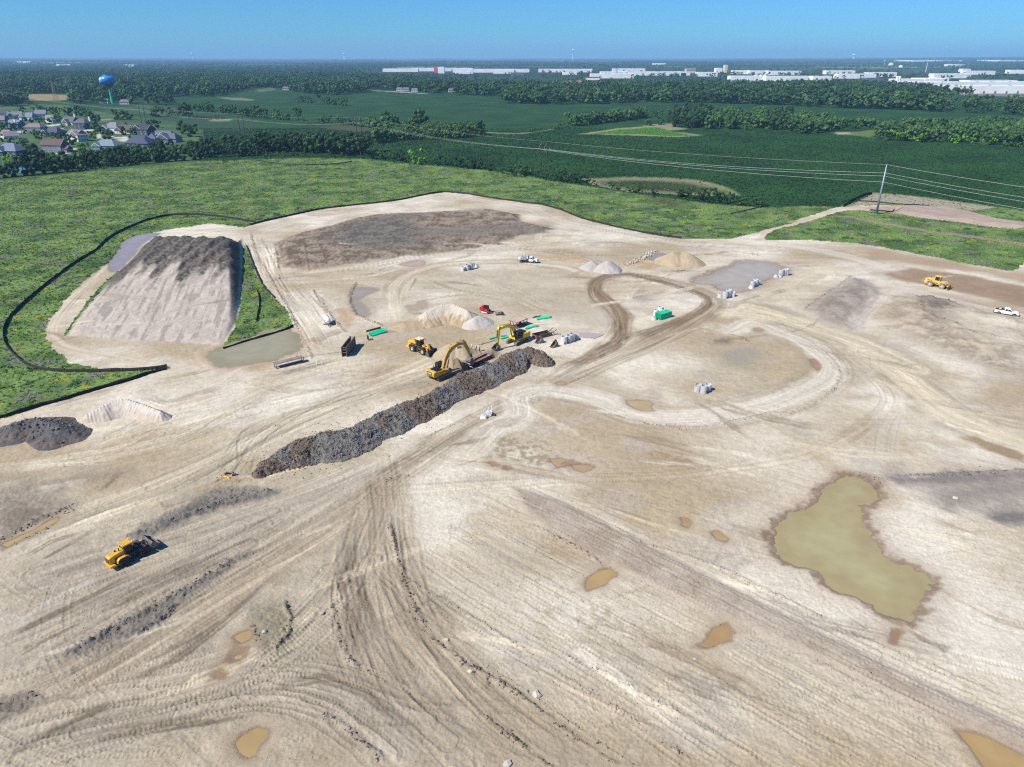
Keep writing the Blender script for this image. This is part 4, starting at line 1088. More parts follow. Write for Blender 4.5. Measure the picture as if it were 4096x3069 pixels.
# ------------------------------------------------------------------ people
def person(label, loc, rz, vest, trousers, hat, stride=0.25, lean=0.0, arm=(0.15, -0.1), sit=False, group=None, tall=1.8):
    root = thing('person', label, 'person', loc, rz, group)
    k = tall / 1.8
    J = {}
    if sit:
        J['pel'] = (0, 0, .50); hipz = .5
        legs = {1: [(0, .10, .50), (.42, .12, .52), (.46, .12, .06), (.60, .12, .03)], -1: [(0, -.10, .50), (.42, -.12, .52), (.46, -.12, .06), (.60, -.12, .03)]}
        sh = 1.0
    else:
        legs = {1: [(0, .10, .92), (stride * .6, .11, .50), (stride * .75, .11, .09), (stride * .75 + .15, .12, .04)],
                -1: [(0, -.10, .92), (-stride * .1, -.11, .50), (-stride * .95, -.11, .10), (-stride * .95 + .15, -.12, .04)]}
        sh = 1.45
    vs, es, rs = [], [], []
    def addv(p, r): vs.append(tuple(c * k for c in p)); rs.append(r * k); return len(vs) - 1
    pel = addv((0, 0, legs[1][0][2] + .03), .15)
    wai = addv((lean * .3, 0, legs[1][0][2] + .22), .14)
    che = addv((lean * .8, 0, sh - .12), .17)
    nec = addv((lean, 0, sh + .05), .065); hed = addv((lean + .02, 0, sh + .16), .09); crown = addv((lean + .01, 0, sh + .27), .085)
    for a, b_ in ((pel, wai), (wai, che), (che, nec), (nec, hed), (hed, crown)): es.append((a, b_))
    for sd_ in (1, -1):
        pr = pel
        for i, (p, r) in enumerate(zip(legs[sd_], (.10, .072, .05, .045))):
            w = addv(p, r); es.append((pr, w)); pr = w
        sw = arm[0] if sd_ == 1 else arm[1]
        pr = che
        for p, r in (((lean, sd_ * .20, sh), .07), ((lean + sw * .4, sd_ * .27, sh - .28), .05), ((lean + sw * 1.5, sd_ * .25, sh - .50), .038), ((lean + sw * 1.8, sd_ * .24, sh - .60), .04)):
            w = addv(p, r); es.append((pr, w)); pr = w
    me = bpy.data.meshes.new('body'); me.from_pydata(vs, es, []); me.update()
    o = bpy.data.objects.new('body', me); COL.objects.link(o); o.parent = root
    sk = o.modifiers.new('skin', 'SKIN')
    for i, d in enumerate(me.skin_vertices[0].data): d.radius = (rs[i], rs[i]); d.use_root = (i == 0)
    sb = o.modifiers.new('sub', 'SUBSURF'); sb.levels = 1; sb.render_levels = 1
    me.materials.append(SKIN)
    # clothes: vest shell, trousers shells, hard hat
    z0 = legs[1][0][2]
    v = MB(); v.lathe([(0.15, z0 + .02), (.17, z0 + .2), (.205, sh - .12), (.19, sh - .0), (.08, sh + .04)], 'z', (lean * .6, 0, 0), 12)
    v.v = [(x * .85 * k, y * 1.12 * k, z * k) for x, y, z in v.v]; v.obj('vest', vest, root, True)
    t = MB()
    for sd_ in (1, -1):
        L = [Vector(p) * k for p in legs[sd_]]
        t.cyl(L[0] + Vector((0, 0, .06)), L[1], .115 * k, .088 * k, 10).cyl(L[1], L[2], .088 * k, .072 * k, 10)
    t.lathe([(.03, z0 - .1), (.165, z0 - .04), (.172, z0 + .08)], 'z', (0, 0, 0), 12); t.obj('trousers', trousers, root, True)
    for sd_ in (1, -1):
        bt = MB(); a, b_ = Vector(legs[sd_][2]) * k, Vector(legs[sd_][3]) * k
        bt.box(((a.x + b_.x) / 2, a.y, .05 * k), (.28 * k, .11 * k, .1 * k))
        bt.obj('boot', BLK2, root)
    for sd_ in (1, -1):
        sw = arm[0] if sd_ == 1 else arm[1]; s_ = MB()
        s_.cyl(Vector((lean, sd_ * .2, sh)) * k, Vector((lean + sw * .4, sd_ * .27, sh - .28)) * k, .08 * k, .065 * k, 8)
        s_.obj('sleeve', trousers if vest is HIVISY else GREYP, root, True)
    h = MB(); h.lathe([(.0, sh + .36), (.06, sh + .35), (.115, sh + .30), (.13, sh + .23), (.165, sh + .225), (.165, sh + .21), (.1, sh + .21)], 'z', (lean + .01, 0, 0), 14)
    h.v = [(x * k, y * k, z * k) for x, y, z in h.v]; h.obj('hard_hat', hat, root, True)
    return root

# ------------------------------------------------------------------ wheels and tracks
def wheel(parent, c, r, w, side, tyre=TYRE, rim=RIM, lugs=22, hub=0.55, name='wheel'):
    t = MB(); 
    prof = [(r * hub, -w / 2), (r * .86, -w / 2), (r * .95, -w * .44), (r * .97, 0), (r * .95, w * .44), (r * .86, w / 2), (r * hub, w / 2)]
    t.lathe(prof, 'y', c, 28)
    for i in range(lugs):
        a = 2 * math.pi * i / lugs
        for sg in (-1, 1):
            aa = a + (0 if sg > 0 else math.pi / lugs)
            p0 = Vector((c[0] + r * .985 * math.cos(aa), c[1] + sg * w * .47, c[2] + r * .985 * math.sin(aa)))
            p1 = Vector((c[0] + r * .985 * math.cos(aa + .16), c[1] + sg * w * .05, c[2] + r * .985 * math.sin(aa + .16)))
            t.bar(p0, p1, r * .07, r * .07)
    to = t.obj('wheel', tyre, parent, False)
    ri = MB(); s_ = side
    ri.lathe([(r * hub, -w * .3), (r * hub, w * .42 * 1), (r * hub * .9, w * .42), (r * hub * .8, w * .25), (r * .22, w * .22), (r * .2, w * .38), (0.001, w * .38)] if s_ > 0 else
             [(r * hub, w * .3), (r * hub, -w * .42), (r * hub * .9, -w * .42), (r * hub * .8, -w * .25), (r * .22, -w * .22), (r * .2, -w * .38), (0.001, -w * .38)], 'y', c, 24)
    ri.obj('rim', rim, to, False)
    return to

def bucket_mesh(prof, w, th=0.05, teeth=0, lip=None):
    b = MB()
    b.strip(prof, w, th)
    closed = [(x, z) for x, z in prof]
    for sg in (-1, 1): b.prism(closed, sg * w / 2 - .03, sg * w / 2 + .03)
    for i in range(teeth):
        y = -w / 2 + w * (i + .5) / teeth
        x, z = prof[0]; x2, z2 = prof[1]
        d = Vector((x - x2, 0, z - z2)).normalized()
        b.bar((x - d.x * .05, y, z - d.z * .05), (x + d.x * .28, y, z + d.z * .28), .12, .08)
    return b

# ------------------------------------------------------------------ wheel loaders
def loader(label, loc, rz, body, roof, rim, lettering, black_front, driver, artic=0.0, bucket_dump=0.0, bucket_up=0.35, glass=GLASS, fender=None, tyre=TYRE, scale=1.0):
    root = thing('wheel_loader', label, 'wheel loader', loc, rz)
    R_ = 0.88; wb = 3.5; tr = 1.12; fender = fender or body
    xr, xf = -wb / 2, wb / 2
    for x in (xr, xf):
        for sg in (-1, 1): wheel(root, (x, sg * tr, R_), R_, .74, sg, tyre, rim)
    h = MB(); h.prism([(-3.75, 1.15), (-3.75, 2.25), (-3.3, 2.48), (-1.15, 2.72), (-.9, 2.6), (-.9, 1.15)], -.72, .72)
    h.obj('hood', body, root, False, .05)
    g = MB(); g.box((-3.78, 0, 1.72), (.06, 1.2, .95))
    for i in range(6): g.box((-3.82, 0, 1.34 + i * .15), (.03, 1.1, .05))
    g.obj('grille', BLK2, root)
    c = MB(); c.prism([(-4.0, .75), (-4.0, 1.15), (-3.1, 1.15), (-2.75, .7)], -1.32, 1.32); c.obj('counterweight', body, root, False, .05)
    for sg in (-1, 1): s_ = MB(); s_.box((-2.2, sg * .735, 1.72), (1.3, .03, .6)); s_.obj('side_vent', BLK2, root)
    fr = MB(); fr.box((-1.6, 0, 1.0), (3.4, 1.0, .5)).box((1.3, 0, 1.1), (2.0, .9, .7)).box((.1, 0, 1.0), (.8, .5, .5)); fr.obj('chassis', BLK2 if black_front else body, root)
    for sg in (-1, 1):
        fb = MB(); fb.strip([(xr - 1.02, 1.15), (xr - .9, 1.6), (xr - .55, 1.88), (xr + .45, 1.9), (xr + .95, 1.62), (xr + 1.12, 1.25)], .82, .06, 0, sg * tr); fb.obj('fender', fender, root)
        ff = MB(); ff.strip([(xf - 1.05, 1.35), (xf - .75, 1.72), (xf - .2, 1.9), (xf + .5, 1.86)], .8, .05, 0, sg * tr); ff.obj('fender', BLK2, root)
        st = MB()
        for q in range(3): st.box((-.15, sg * 1.1, .55 + q * .32), (.5, .35, .05))
        st.bar((-.4, sg * 1.22, .5), (-.4, sg * 1.22, 1.7), .05).bar((.1, sg * 1.22, .5), (.1, sg * 1.22, 1.7), .05); st.obj('ladder', BLK2, root)
    pl = MB(); pl.box((-.35, 0, 1.65), (1.7, 2.0, .14)); pl.obj('platform', BLK2, root)
    cab = MB(); zb, zt = 1.72, 3.3
    for x, y in ((-1.1, -.72), (-1.1, .72), (.35, -.72), (.35, .72), (-.35, -.72), (-.35, .72)): cab.bar((x, y, zb), (x * .92 - .03, y * .94, zt), .11)
    cab.box((-.38, 0, zb + .3), (1.5, 1.42, .6))
    cab.obj('cab', BLK, root)
    w = MB(); w.prism([(-1.08, zb + .6), (-1.0, zt), (.3, zt), (.36, zb + .6)], -.68, -.66).prism([(-1.08, zb + .6), (-1.0, zt), (.3, zt), (.36, zb + .6)], .66, .68)
    w.box((.34, 0, zb + 1.05), (.02, 1.3, 1.0)).box((-1.05, 0, zb + 1.1), (.02, 1.3, .95)); w.obj('window', glass, root)
    r_ = MB(); r_.prism([(-1.25, zt), (-1.2, zt + .2), (.4, zt + .22), (.62, zt + .1), (.6, zt)], -.84, .84); r_.obj('cab_roof', roof, root, False, .04)
    ex = MB(); ex.cyl((-1.7, -.25, 2.55), (-1.7, -.25, 3.25), .09); ex.obj('exhaust', BLK, root); ex = MB(); ex.cyl((-2.2, .2, 2.55), (-2.2, .2, 2.8), .16); ex.obj('air_intake', BLK, root)
    for sg in (-1, 1): mi_ = MB(); mi_.bar((.45, sg * .7, 3.1), (.6, sg * 1.15, 3.05), .04).box((.62, sg * 1.2, 2.95), (.06, .2, .35)); mi_.obj('mirror', BLK, root)
    for x in (-1.2, .5):
        for y in (-.6, .6): li = MB(); li.box((x, y, zt + .27), (.1, .18, .12)); li.obj('work_light', WHITET, root)
    armm = BLK2 if black_front else body
    la = MB()
    for sg in (-1, 1):
        la.prism([(1.0, 2.0), (1.2, 2.25), (2.4, 1.75), (3.25, .55 + bucket_up), (3.1, .38 + bucket_up), (2.2, 1.35)], sg * .62 - .08, sg * .62 + .08)
    la.box((2.5, 0, 1.42), (.3, 1.1, .3)); la.obj('lift_arm', armm, root)
    for sg in (-1, 1):
        lc = MB(); lc.cyl((.7, sg * .4, 1.1), (1.7, sg * .45, 1.5), .09).cyl((1.7, sg * .45, 1.5), (2.3, sg * .5, 1.6), .05); lc.obj('lift_cylinder', BLK2, root)
    zl = MB(); zl.bar((2.3, 0, 1.3), (2.55, 0, 2.3), .22, .3).bar((2.5, 0, 2.2), (3.2, 0, 1.15 + bucket_up), .12, .14).cyl((.9, 0, 2.0), (2.5, 0, 2.25), .09); zl.obj('tilt_linkage', armm if not black_front else BSTEEL, root)
    zz = bucket_up
    prof = [(4.55, .05 + zz), (3.6, .03 + zz), (3.2, .22 + zz), (3.1, .7 + zz), (3.3, 1.2 + zz), (3.75, 1.5 + zz)]
    bk = bucket_mesh(prof, 3.15, .06)
    if bucket_dump:
        from mathutils import Euler
        M_ = Matrix.Rotation(-bucket_dump, 3, 'Y'); pv = Vector((3.2, 0, .5 + zz)); bk.v = [tuple(M_ @ (Vector(v) - pv) + pv) for v in bk.v]
    bk.obj('bucket', BSTEEL, root)
    if lettering:
        for sg in (-1, 1):
            pn = MB(); pn.box((-1.6, sg * .727, 2.38), (.8, .02, .2)); pn.obj('name_strip', BLK, root)
            text_obj('lettering', lettering, .22, WHITET, root, (-1.6, sg * .742, 2.38), (math.pi / 2, 0, 0 if sg < 0 else math.pi))
    root.scale = (scale,) * 3
    return root

a_, b_ = at(497, 2266), at(581, 2222)
rz1 = heading(a_, b_)
lc1 = (a_ + b_) / 2 + 0.9 * np.array((-math.sin(rz1), math.cos(rz1), 0))
LOADER1 = loader('yellow wheel loader with raised empty bucket driving up the rutted road at lower left', (lc1[0], lc1[1], gz(lc1[0], lc1[1])), rz1, YEL, YEL, TYRE, '', True, True, bucket_up=.55, bucket_dump=.35, scale=.83)
dv = Vector((-.38, .0, 1.3)); dv.rotate(Matrix.Rotation(rz1, 3, 'Z').to_euler())
person('driver in a lime vest seated inside the yellow wheel loader cab', (lc1[0] + dv.x, lc1[1] + dv.y, gz(lc1[0], lc1[1]) + dv.z), rz1, HIVIS, JEAN, WHITE, sit=True, arm=(.3, .3))
a_, b_ = at(1652, 1403), at(1697, 1418)
rz2 = heading(a_, b_)
lc2 = (a_ + b_) / 2 + 0.9 * np.array((-math.sin(rz2), math.cos(rz2), 0))
loader('orange yellow wheel loader with grey arms facing the small sand pile', (lc2[0], lc2[1], gz(lc2[0], lc2[1])), rz2, VOL, CREAM, RIM, '', False, False, bucket_up=.02, fender=BLK2)

# ------------------------------------------------------------------ excavators
def excavator(label, loc, rz, turn, body, boomm, cover, pts, marks, bucket_rot, L=5.2, cabm=BLK, sc=1.0):
    root = thing('excavator', label, 'excavator', loc, rz)
    for sg in (-1, 1):
        y = sg * 1.38
        tk = MB(); n = 12; prof = []
        for i in range(n + 1):
            a = -math.pi / 2 + math.pi * i / n; prof.append((L / 2 - .5 + .5 * math.cos(a), .5 + .5 * math.sin(a)))
        for i in range(n + 1):
            a = math.pi / 2 + math.pi * i / n; prof.append((-L / 2 + .5 + .5 * math.cos(a), .5 + .5 * math.sin(a)))
        tk.prism(prof, y - .3, y + .3)
        t_ = tk.obj('track', TRACKP, root)
        # grouser ribs round the belt
        P_ = [Vector((x, 0, z)) for x, z in prof] + [Vector((prof[0][0], 0, prof[0][1]))]
        rb = MB(); acc = 0.0
        for i in range(len(P_) - 1):
            d = P_[i + 1] - P_[i]; l = d.length; 
            while acc < l:
                p = P_[i] + d * (acc / l); nn = Vector((d.z, 0, -d.x)).normalized() if d.length else Vector((0, 0, 1))
                p = p + nn * .02
                rb.bar((p.x, y - .29, p.z), (p.x, y + .29, p.z), .05, .06); acc += .19
            acc -= l
        rb.obj('grouser', TRACKP, t_)
        sf = MB(); sf.prism([(-L / 2 + .45, .2), (-L / 2 + .3, .5), (-L / 2 + .5, .8), (L / 2 - .5, .8), (L / 2 - .3, .5), (L / 2 - .45, .2)], y + sg * .3, y + sg * .33)
        for i in range(7): sf.cyl((-L / 2 + .7 + i * (L - 1.4) / 6, y + sg * .3, .22), (-L / 2 + .7 + i * (L - 1.4) / 6, y + sg * .37, .22), .15, n=10)
        for x in (-L / 2 + .5, L / 2 - .5): sf.cyl((x, y + sg * .3, .5), (x, y + sg * .38, .5), .36, n=16)
        sf.obj('track_frame', TRACKD, t_)
    uc = MB(); uc.box((0, 0, .65), (2.0, 2.3, .45)).cyl((0, 0, .85), (0, 0, 1.12), .75, n=20); uc.obj('undercarriage', TRACKD, root)
    up = bpy.data.objects.new('upper', None)
    T = Matrix.Rotation(turn, 4, 'Z')
    def put(o):
        o.matrix_local = T @ o.matrix_local
        return o
    def ob(mb, name, m, bev=0.0, par=None):
        mb.v = [tuple(T @ Vector(v)) for v in mb.v]
        return mb.obj(name, m, par or root, False, bev)
    hb = MB(); hb.box((-.9, 0, 1.28), (4.4, 2.9, .3)); hb.prism([(-2.6, 1.4), (-2.6, 2.35), (-.2, 2.35), (-.2, 1.4)], -1.48, -.1).prism([(-2.6, 1.4), (-2.6, 2.35), (-.8, 2.35), (-.8, 1.4)], -.1, 1.48)
    hb.prism([(-.2, 1.4), (-.2, 2.1), (1.2, 1.9), (1.2, 1.4)], -1.48, -.55)
    house = ob(hb, 'house', body, .05)
    cw = MB(); cw.prism([(-3.45, 1.25), (-3.6, 1.6), (-3.55, 2.3), (-3.2, 2.5), (-2.62, 2.5), (-2.62, 1.15), (-3.2, 1.15)], -1.5, 1.5); ob(cw, 'counterweight', body, .06)
    ec = MB(); ec.prism([(-2.75, 2.35), (-2.7, 2.62), (-1.0, 2.66), (-.9, 2.35)], -1.25, .75).box((-2.0, -.3, 2.7), (.9, .7, .1)).cyl((-1.5, .9, 2.3), (-1.5, .9, 3.0), .08); ob(ec, 'engine_cover', cover)
    # cab on the left front
    cb = MB()
    for x, y in ((-.55, .55), (-.55, 1.45), (1.2, .55), (1.35, 1.45), (.4, 1.45)): cb.bar((x, y, 1.42), (x - .02 if x < 1 else x - .12, y, 3.15), .1)
    cb.bar((1.28, .55, 1.42), (1.28, 1.45, 1.42), .1); cb.box((.35, 1.0, 1.75), (1.8, .92, .6))
    ob(cb, 'cab', cabm)
    cr = MB(); cr.prism([(-.62, 3.12), (-.6, 3.25), (1.1, 3.27), (1.28, 3.12)], .5, 1.5); ob(cr, 'cab_roof', cabm, .03)
    cg = MB(); cg.prism([(-.5, 2.05), (-.5, 3.1), (1.12, 3.1), (1.25, 2.05)], 1.42, 1.44).prism([(-.5, 2.05), (-.5, 3.1), (1.12, 3.1), (1.25, 2.05)], .55, .57).box((1.24, 1.0, 2.5), (.02, .8, 1.3)).box((-.55, 1.0, 2.6), (.02, .8, .95)); ob(cg, 'window', GLASS)
    hr = MB()
    hr.tube([(-2.5, -1.4, 2.35), (-2.5, -1.4, 2.9), (1.0, -1.4, 2.6), (1.0, -1.4, 1.95)], .03, 6).tube([(-.8, -1.4, 2.35), (-.8, -1.4, 2.75)], .03, 6); ob(hr, 'handrail', cabm)
    # boom, stick, bucket in the plane y = -0.1
    A, K, Bt, Ct = [Vector((p[0], 0, p[1])) for p in pts]    # pivot, knee, boom tip, stick tip
    def thick(P_, W):
        lo, hi = [], []
        for i, p in enumerate(P_):
            d = (P_[min(i + 1, len(P_) - 1)] - P_[max(i - 1, 0)]).normalized(); nn = Vector((-d.z, 0, d.x))
            hi.append(p + nn * W[i] / 2); lo.append(p - nn * W[i] / 2)
        return [(v.x, v.z) for v in lo] + [(v.x, v.z) for v in hi[::-1]]
    bm_ = MB(); y0, y1 = -.42, .22
    def bez(t): return A * (1 - t) ** 2 + K * 2 * t * (1 - t) + Bt * t * t
    bp = [bez(t) for t in (0, .2, .4, .55, .75, 1.0)]
    W = [.5, .85, 1.05, .98, .78, .42]
    full = thick(bp, W)
    nseg = len(bp)
    for i in range(nseg - 1):
        bm_.prism([full[i], full[i + 1], full[2 * nseg - 2 - i], full[2 * nseg - 1 - i]], y0, y1)
    boom = ob(bm_, 'boom', boomm)
    d = (Ct - Bt).normalized(); nn = Vector((-d.z, 0, d.x))
    back = Bt - d * .95
    sgn = 1 if nn.x > 0 else -1
    stp = [back + nn * sgn * .1, Bt + nn * sgn * .42, Ct + nn * sgn * .18, Ct - nn * sgn * .16, Bt - nn * sgn * .28, back - nn * sgn * .1]
    st = MB(); st.prism([(p.x, p.z) for p in stp], -.36, .16); stick = ob(st, 'stick', boomm)
    for y in (-.62, .42):
        bc = MB()
        m1 = bez(.42); a0 = Vector((A.x + .75, 0, A.z - .35)); md = a0 + (m1 - a0) * .6
        bc.cyl((a0.x, y, a0.z), (md.x, y, md.z), .13).cyl((md.x, y, md.z), (m1.x, y, m1.z), .07, mi=1)
        bc.v = [tuple(T @ Vector(v)) for v in bc.v]; bc.obj('boom_cylinder', [BLK2, CHROME], root)
    sc_ = MB(); q0 = bez(.45) + Vector((0, 0, .62)); q1 = back; qm = q0 + (q1 - q0) * .6
    sc_.cyl((q0.x, -.1, q0.z), (qm.x, -.1, qm.z), .13).cyl((qm.x, -.1, qm.z), (q1.x, -.1, q1.z), .07, mi=1); sc_.v = [tuple(T @ Vector(v)) for v in sc_.v]; sc_.obj('stick_cylinder', [BLK2, CHROME], root)
    kc = MB(); k0 = Bt + nn * sgn * .5 + d * .1; k1 = Ct + nn * sgn * .55 - d * .7; km = k0 + (k1 - k0) * .6
    kc.cyl((k0.x, -.1, k0.z), (km.x, -.1, km.z), .11).cyl((km.x, -.1, km.z), (k1.x, -.1, k1.z), .06, mi=1)
    lk = Ct + nn * sgn * .45 + d * .2
    kc.bar((k1.x, -.1, k1.z), (lk.x, -.1, lk.z), .3, .12).bar((k1.x, -.1, k1.z), ((Ct - d * .5).x, -.1, (Ct - d * .5).z), .3, .12)
    kc.v = [tuple(T @ Vector(v)) for v in kc.v]; kc.obj('bucket_linkage', [BLK2, CHROME], root)
    bk = bucket_mesh([(.75, -1.35), (.2, -1.5), (-.35, -1.35), (-.65, -.9), (-.6, -.35), (-.3, .05), (.25, .05)], 1.5, .05, 5)
    M_ = Matrix.Rotation(bucket_rot, 3, 'Y')
    bk.v = [tuple(M_ @ Vector(v) + Ct + Vector((0, -.1, 0))) for v in bk.v]
    ob(bk, 'bucket', BSTEEL)
    for nm, txt, size, loc_, rot_, pan in marks:
        M4 = T @ Matrix.Translation(loc_) @ (Matrix.Rotation(rot_[2], 4, 'Z') @ Matrix.Rotation(rot_[1], 4, 'Y') @ Matrix.Rotation(rot_[0], 4, 'X'))
        if pan:
            pm = MB(); pm.box((0, 0, -.012), (pan[0], pan[1], .02)); pm.v = [tuple(M4 @ Vector(v)) for v in pm.v]; pm.obj('name_panel', BLK, root)
        t_ = text_obj('lettering', txt, size, WHITET, root, (0, 0, 0), (0, 0, 0)); t_.matrix_local = M4 @ Matrix.Translation((0, 0, .008))
    root.scale = (sc,) * 3
    return root

HP = math.pi / 2
a_, b_ = at(1752, 1528), at(1817, 1499)
rzc = heading(a_, b_)
ec = (a_ + b_) / 2 + 1.4 * np.array((-math.sin(rzc), math.cos(rzc), 0))
excavator('yellow excavator with dark engine cover digging at the left end of the trench', (ec[0], ec[1], gz(ec[0], ec[1])), rzc, R(-3), YEL, YELD, BLK,
          [(.35, 2.0), (1.9, 7.6), (7.0, 6.3), (9.0, 2.0)],
          [('lettering', 'CAT', .62, (-3.60, 0, 1.95), (HP, 0, -HP), (1.5, .85)), ('lettering', 'CAT', .42, (.55, -1.50, 1.72), (HP, 0, 0), (.95, .6)),
           ('lettering', 'CAT', .5, (5.3, -.44, 5.72), (HP, R(11), 0), (1.3, .5))], R(20), 5.2)
a_, b_ = at(2114, 1359), at(2055, 1388)
rzk = heading(a_, b_)
ek = (a_ + b_) / 2 + 1.4 * np.array((math.sin(rzk) * -1, math.cos(rzk), 0)) * -1
excavator('bright yellow excavator with glass cab reaching its bucket into the trench', (ek[0], ek[1], gz(ek[0], ek[1])), rzk, R(-6), KOM, KOM, mat('dark_blue_cover', (44, 48, 62), .4),
          [(.35, 2.0), (1.6, 6.6), (6.4, 5.2), (6.9, 1.2)], [], R(-40), 5.0)

# ------------------------------------------------------------------ compactor with blade
def compactor(loc, rz):
    root = thing('soil_compactor', 'dusty yellow soil compactor with front blade on the brown strip', 'compactor', loc, rz)
    Rw = .82
    for x in (-1.75, 1.75):
        for sg in (-1, 1):
            c = (x, sg * 1.15, Rw); w = MB(); w.lathe([(.3, -.5), (.74, -.5), (.74, .5), (.3, .5)], 'y', c, 24)
            for i in range(16):
                for k in range(3):
                    a = 2 * math.pi * (i + .5 * (k % 2)) / 16
                    w.box((c[0] + .78 * math.cos(a), c[1] - .33 + .33 * k, c[2] + .78 * math.sin(a)), (.16, .2, .16), (0, -a, 0))
            wo = w.obj('wheel', DUSTY, root)
            r_ = MB(); r_.cyl((x, sg * 1.55, Rw), (x, sg * 1.68, Rw), .36, .3, 16); r_.obj('rim', RIM, wo)
    h = MB(); h.prism([(-3.5, 1.0), (-3.55, 2.2), (-2.9, 2.45), (-.9, 2.45), (-.9, 1.0)], -.8, .8).box((-3.2, 0, 1.15), (.8, 2.2, .7)); h.obj('hood', YEL2, root, False, .05)
    g = MB(); g.box((-2.2, -.82, 1.9), (1.3, .03, .25)); g.obj('side_vent', BLK2, root); g = MB(); g.box((-3.57, 0, 1.75), (.04, 1.2, .8)); g.obj('grille', BLK2, root)
    f = MB(); f.prism([(.3, .9), (.3, 1.9), (1.6, 1.95), (2.6, 1.5), (2.6, .9)], -.75, .75).box((-.2, 0, 1.0), (1.4, .7, .5)); f.obj('front_frame', YEL2, root, False, .05)
    for x in (-1.75, 1.75):
        for sg in (-1, 1):
            fe = MB(); fe.strip([(x - .95, 1.35), (x - .6, 1.78), (x + .6, 1.78), (x + .95, 1.35)], .9, .05, 0, sg * 1.15); fe.obj('fender', YEL2, root)
    c = MB()
    for x in (-.85, .55):
        for y in (-.65, .65): c.bar((x, y, 1.6), (x, y, 3.35), .12)
    c.box((-.15, 0, 1.75), (1.5, 1.4, .7)); c.obj('cab', YEL2, root)
    w = MB(); w.box((-.15, -.66, 2.7), (1.3, .02, 1.1)).box((-.15, .66, 2.7), (1.3, .02, 1.1)).box((.56, 0, 2.7), (.02, 1.2, 1.1)).box((-.86, 0, 2.7), (.02, 1.2, 1.1)); w.obj('window', GLASS, root)
    r_ = MB(); r_.box((-.1, 0, 3.42), (1.9, 1.7, .16)); r_.obj('cab_roof', YEL2, root, False, .04)
    ex = MB(); ex.cyl((-2.2, .3, 2.4), (-2.2, .3, 3.0), .07); ex.obj('exhaust', BLK, root)
    ar = MB()
    for sg in (-1, 1): ar.bar((1.0, sg * .5, 1.3), (3.2, sg * .55, .9), .2, .25)
    ar.bar((2.2, 0, 1.8), (3.1, 0, 1.5), .12); ar.obj('blade_arm', YEL2, root)
    bl = MB(); bl.strip([(3.75, .05), (3.45, .2), (3.35, .6), (3.4, 1.05), (3.6, 1.35)], 3.9, .08); bl.obj('blade', YELD, root)
    ce = MB(); ce.box((3.72, 0, .1), (.2, 3.9, .06)); ce.obj('cutting_edge', BLK2, root)
    return root
a_, b_ = at(3720, 1146), at(3765, 1155)
rzp = heading(a_, b_); pc = (a_ + b_) / 2 + 1.0 * np.array((-math.sin(rzp), math.cos(rzp), 0))
compactor((pc[0], pc[1], gz(pc[0], pc[1])), rzp)

# ------------------------------------------------------------------ trucks
def pickup(loc, rz):
    root = thing('pickup_truck', 'white pickup truck with an open loaded bed near the right edge', 'pickup truck', loc, rz)
    wb = 3.7; r = .4
    for x in (-wb / 2, wb / 2):
        for sg in (-1, 1): wheel(root, (x, sg * .82, r), r, .28, sg, TYRE, STEEL, 0, .62)
    b = MB(); b.prism([(-2.95, .5), (-2.95, 1.12), (.05, 1.14), (.05, 1.2), (1.35, 1.2), (1.5, 1.16), (2.75, 1.06), (2.9, .85), (2.9, .5), (2.4, .45), (2.3, .75), (1.95, .9), (1.6, .85), (1.35, .55), (1.3, .45), (-1.3, .45), (-1.4, .75), (-1.75, .9), (-2.1, .85), (-2.35, .55)], -1.0, 1.0)
    body = b.obj('body', WHITE, root, False, .04)
    bed = MB(); bed.box((-1.85, 0, 1.16), (2.05, 1.62, .03)); bed.obj('bed_floor', BLK2, root)
    rl = MB(); rl.box((-1.85, .92, 1.22), (2.2, .12, .2)).box((-1.85, -.92, 1.22), (2.2, .12, .2)).box((-2.92, 0, 1.22), (.06, 1.8, .2)); rl.obj('bed_rail', WHITE, root)
    c = MB(); c.prism([(-.72, 1.18), (-.6, 1.82), (-.35, 1.92), (.65, 1.9), (.85, 1.8), (1.4, 1.2)], -.86, .86); c.obj('cab', WHITE, root, False, .06)
    w = MB()
    for sg in (-1, 1): w.prism([(-.5, 1.24), (-.42, 1.76), (.1, 1.8), (.1, 1.24)], sg * .865 - .004, sg * .865 + .004).prism([(.18, 1.24), (.18, 1.8), (.65, 1.78), (1.15, 1.24)], sg * .865 - .004, sg * .865 + .004)
    w.add([(.92, -.76, 1.78), (.92, .76, 1.78), (1.42, .8, 1.24), (1.42, -.8, 1.24)], [(0, 3, 2, 1)]).add([(-.665, -.72, 1.8), (-.665, .72, 1.8), (-.745, .76, 1.26), (-.745, -.76, 1.26)], [(0, 1, 2, 3)]); w.obj('window', WINDOW, root)
    g = MB(); g.box((2.91, 0, .85), (.05, 1.2, .3)); g.obj('grille', BLK2, root)
    bu = MB(); bu.box((2.95, 0, .55), (.16, 1.9, .2)); bu.obj('bumper', BLK2, root); bu = MB(); bu.box((-3.0, 0, .55), (.16, 1.9, .18)); bu.obj('bumper', BLK2, root)
    for sg in (-1, 1):
        hl = MB(); hl.box((2.86, sg * .78, .9), (.1, .3, .2)); hl.obj('headlight', CHROME, root)
        tl = MB(); tl.box((-2.96, sg * .9, .95), (.05, .14, .35)); tl.obj('tail_light', RED, root)
        mi_ = MB(); mi_.box((1.0, sg * 1.05, 1.3), (.14, .2, .18)); mi_.obj('mirror', BLK2, root)
    return root
a_, b_ = at(4000, 1257), at(4049, 1264)
rzq = heading(a_, b_); q_ = (a_ + b_) / 2 + .9 * np.array((-math.sin(rzq), math.cos(rzq), 0))
pickup((q_[0], q_[1], gz(q_[0], q_[1])), rzq)
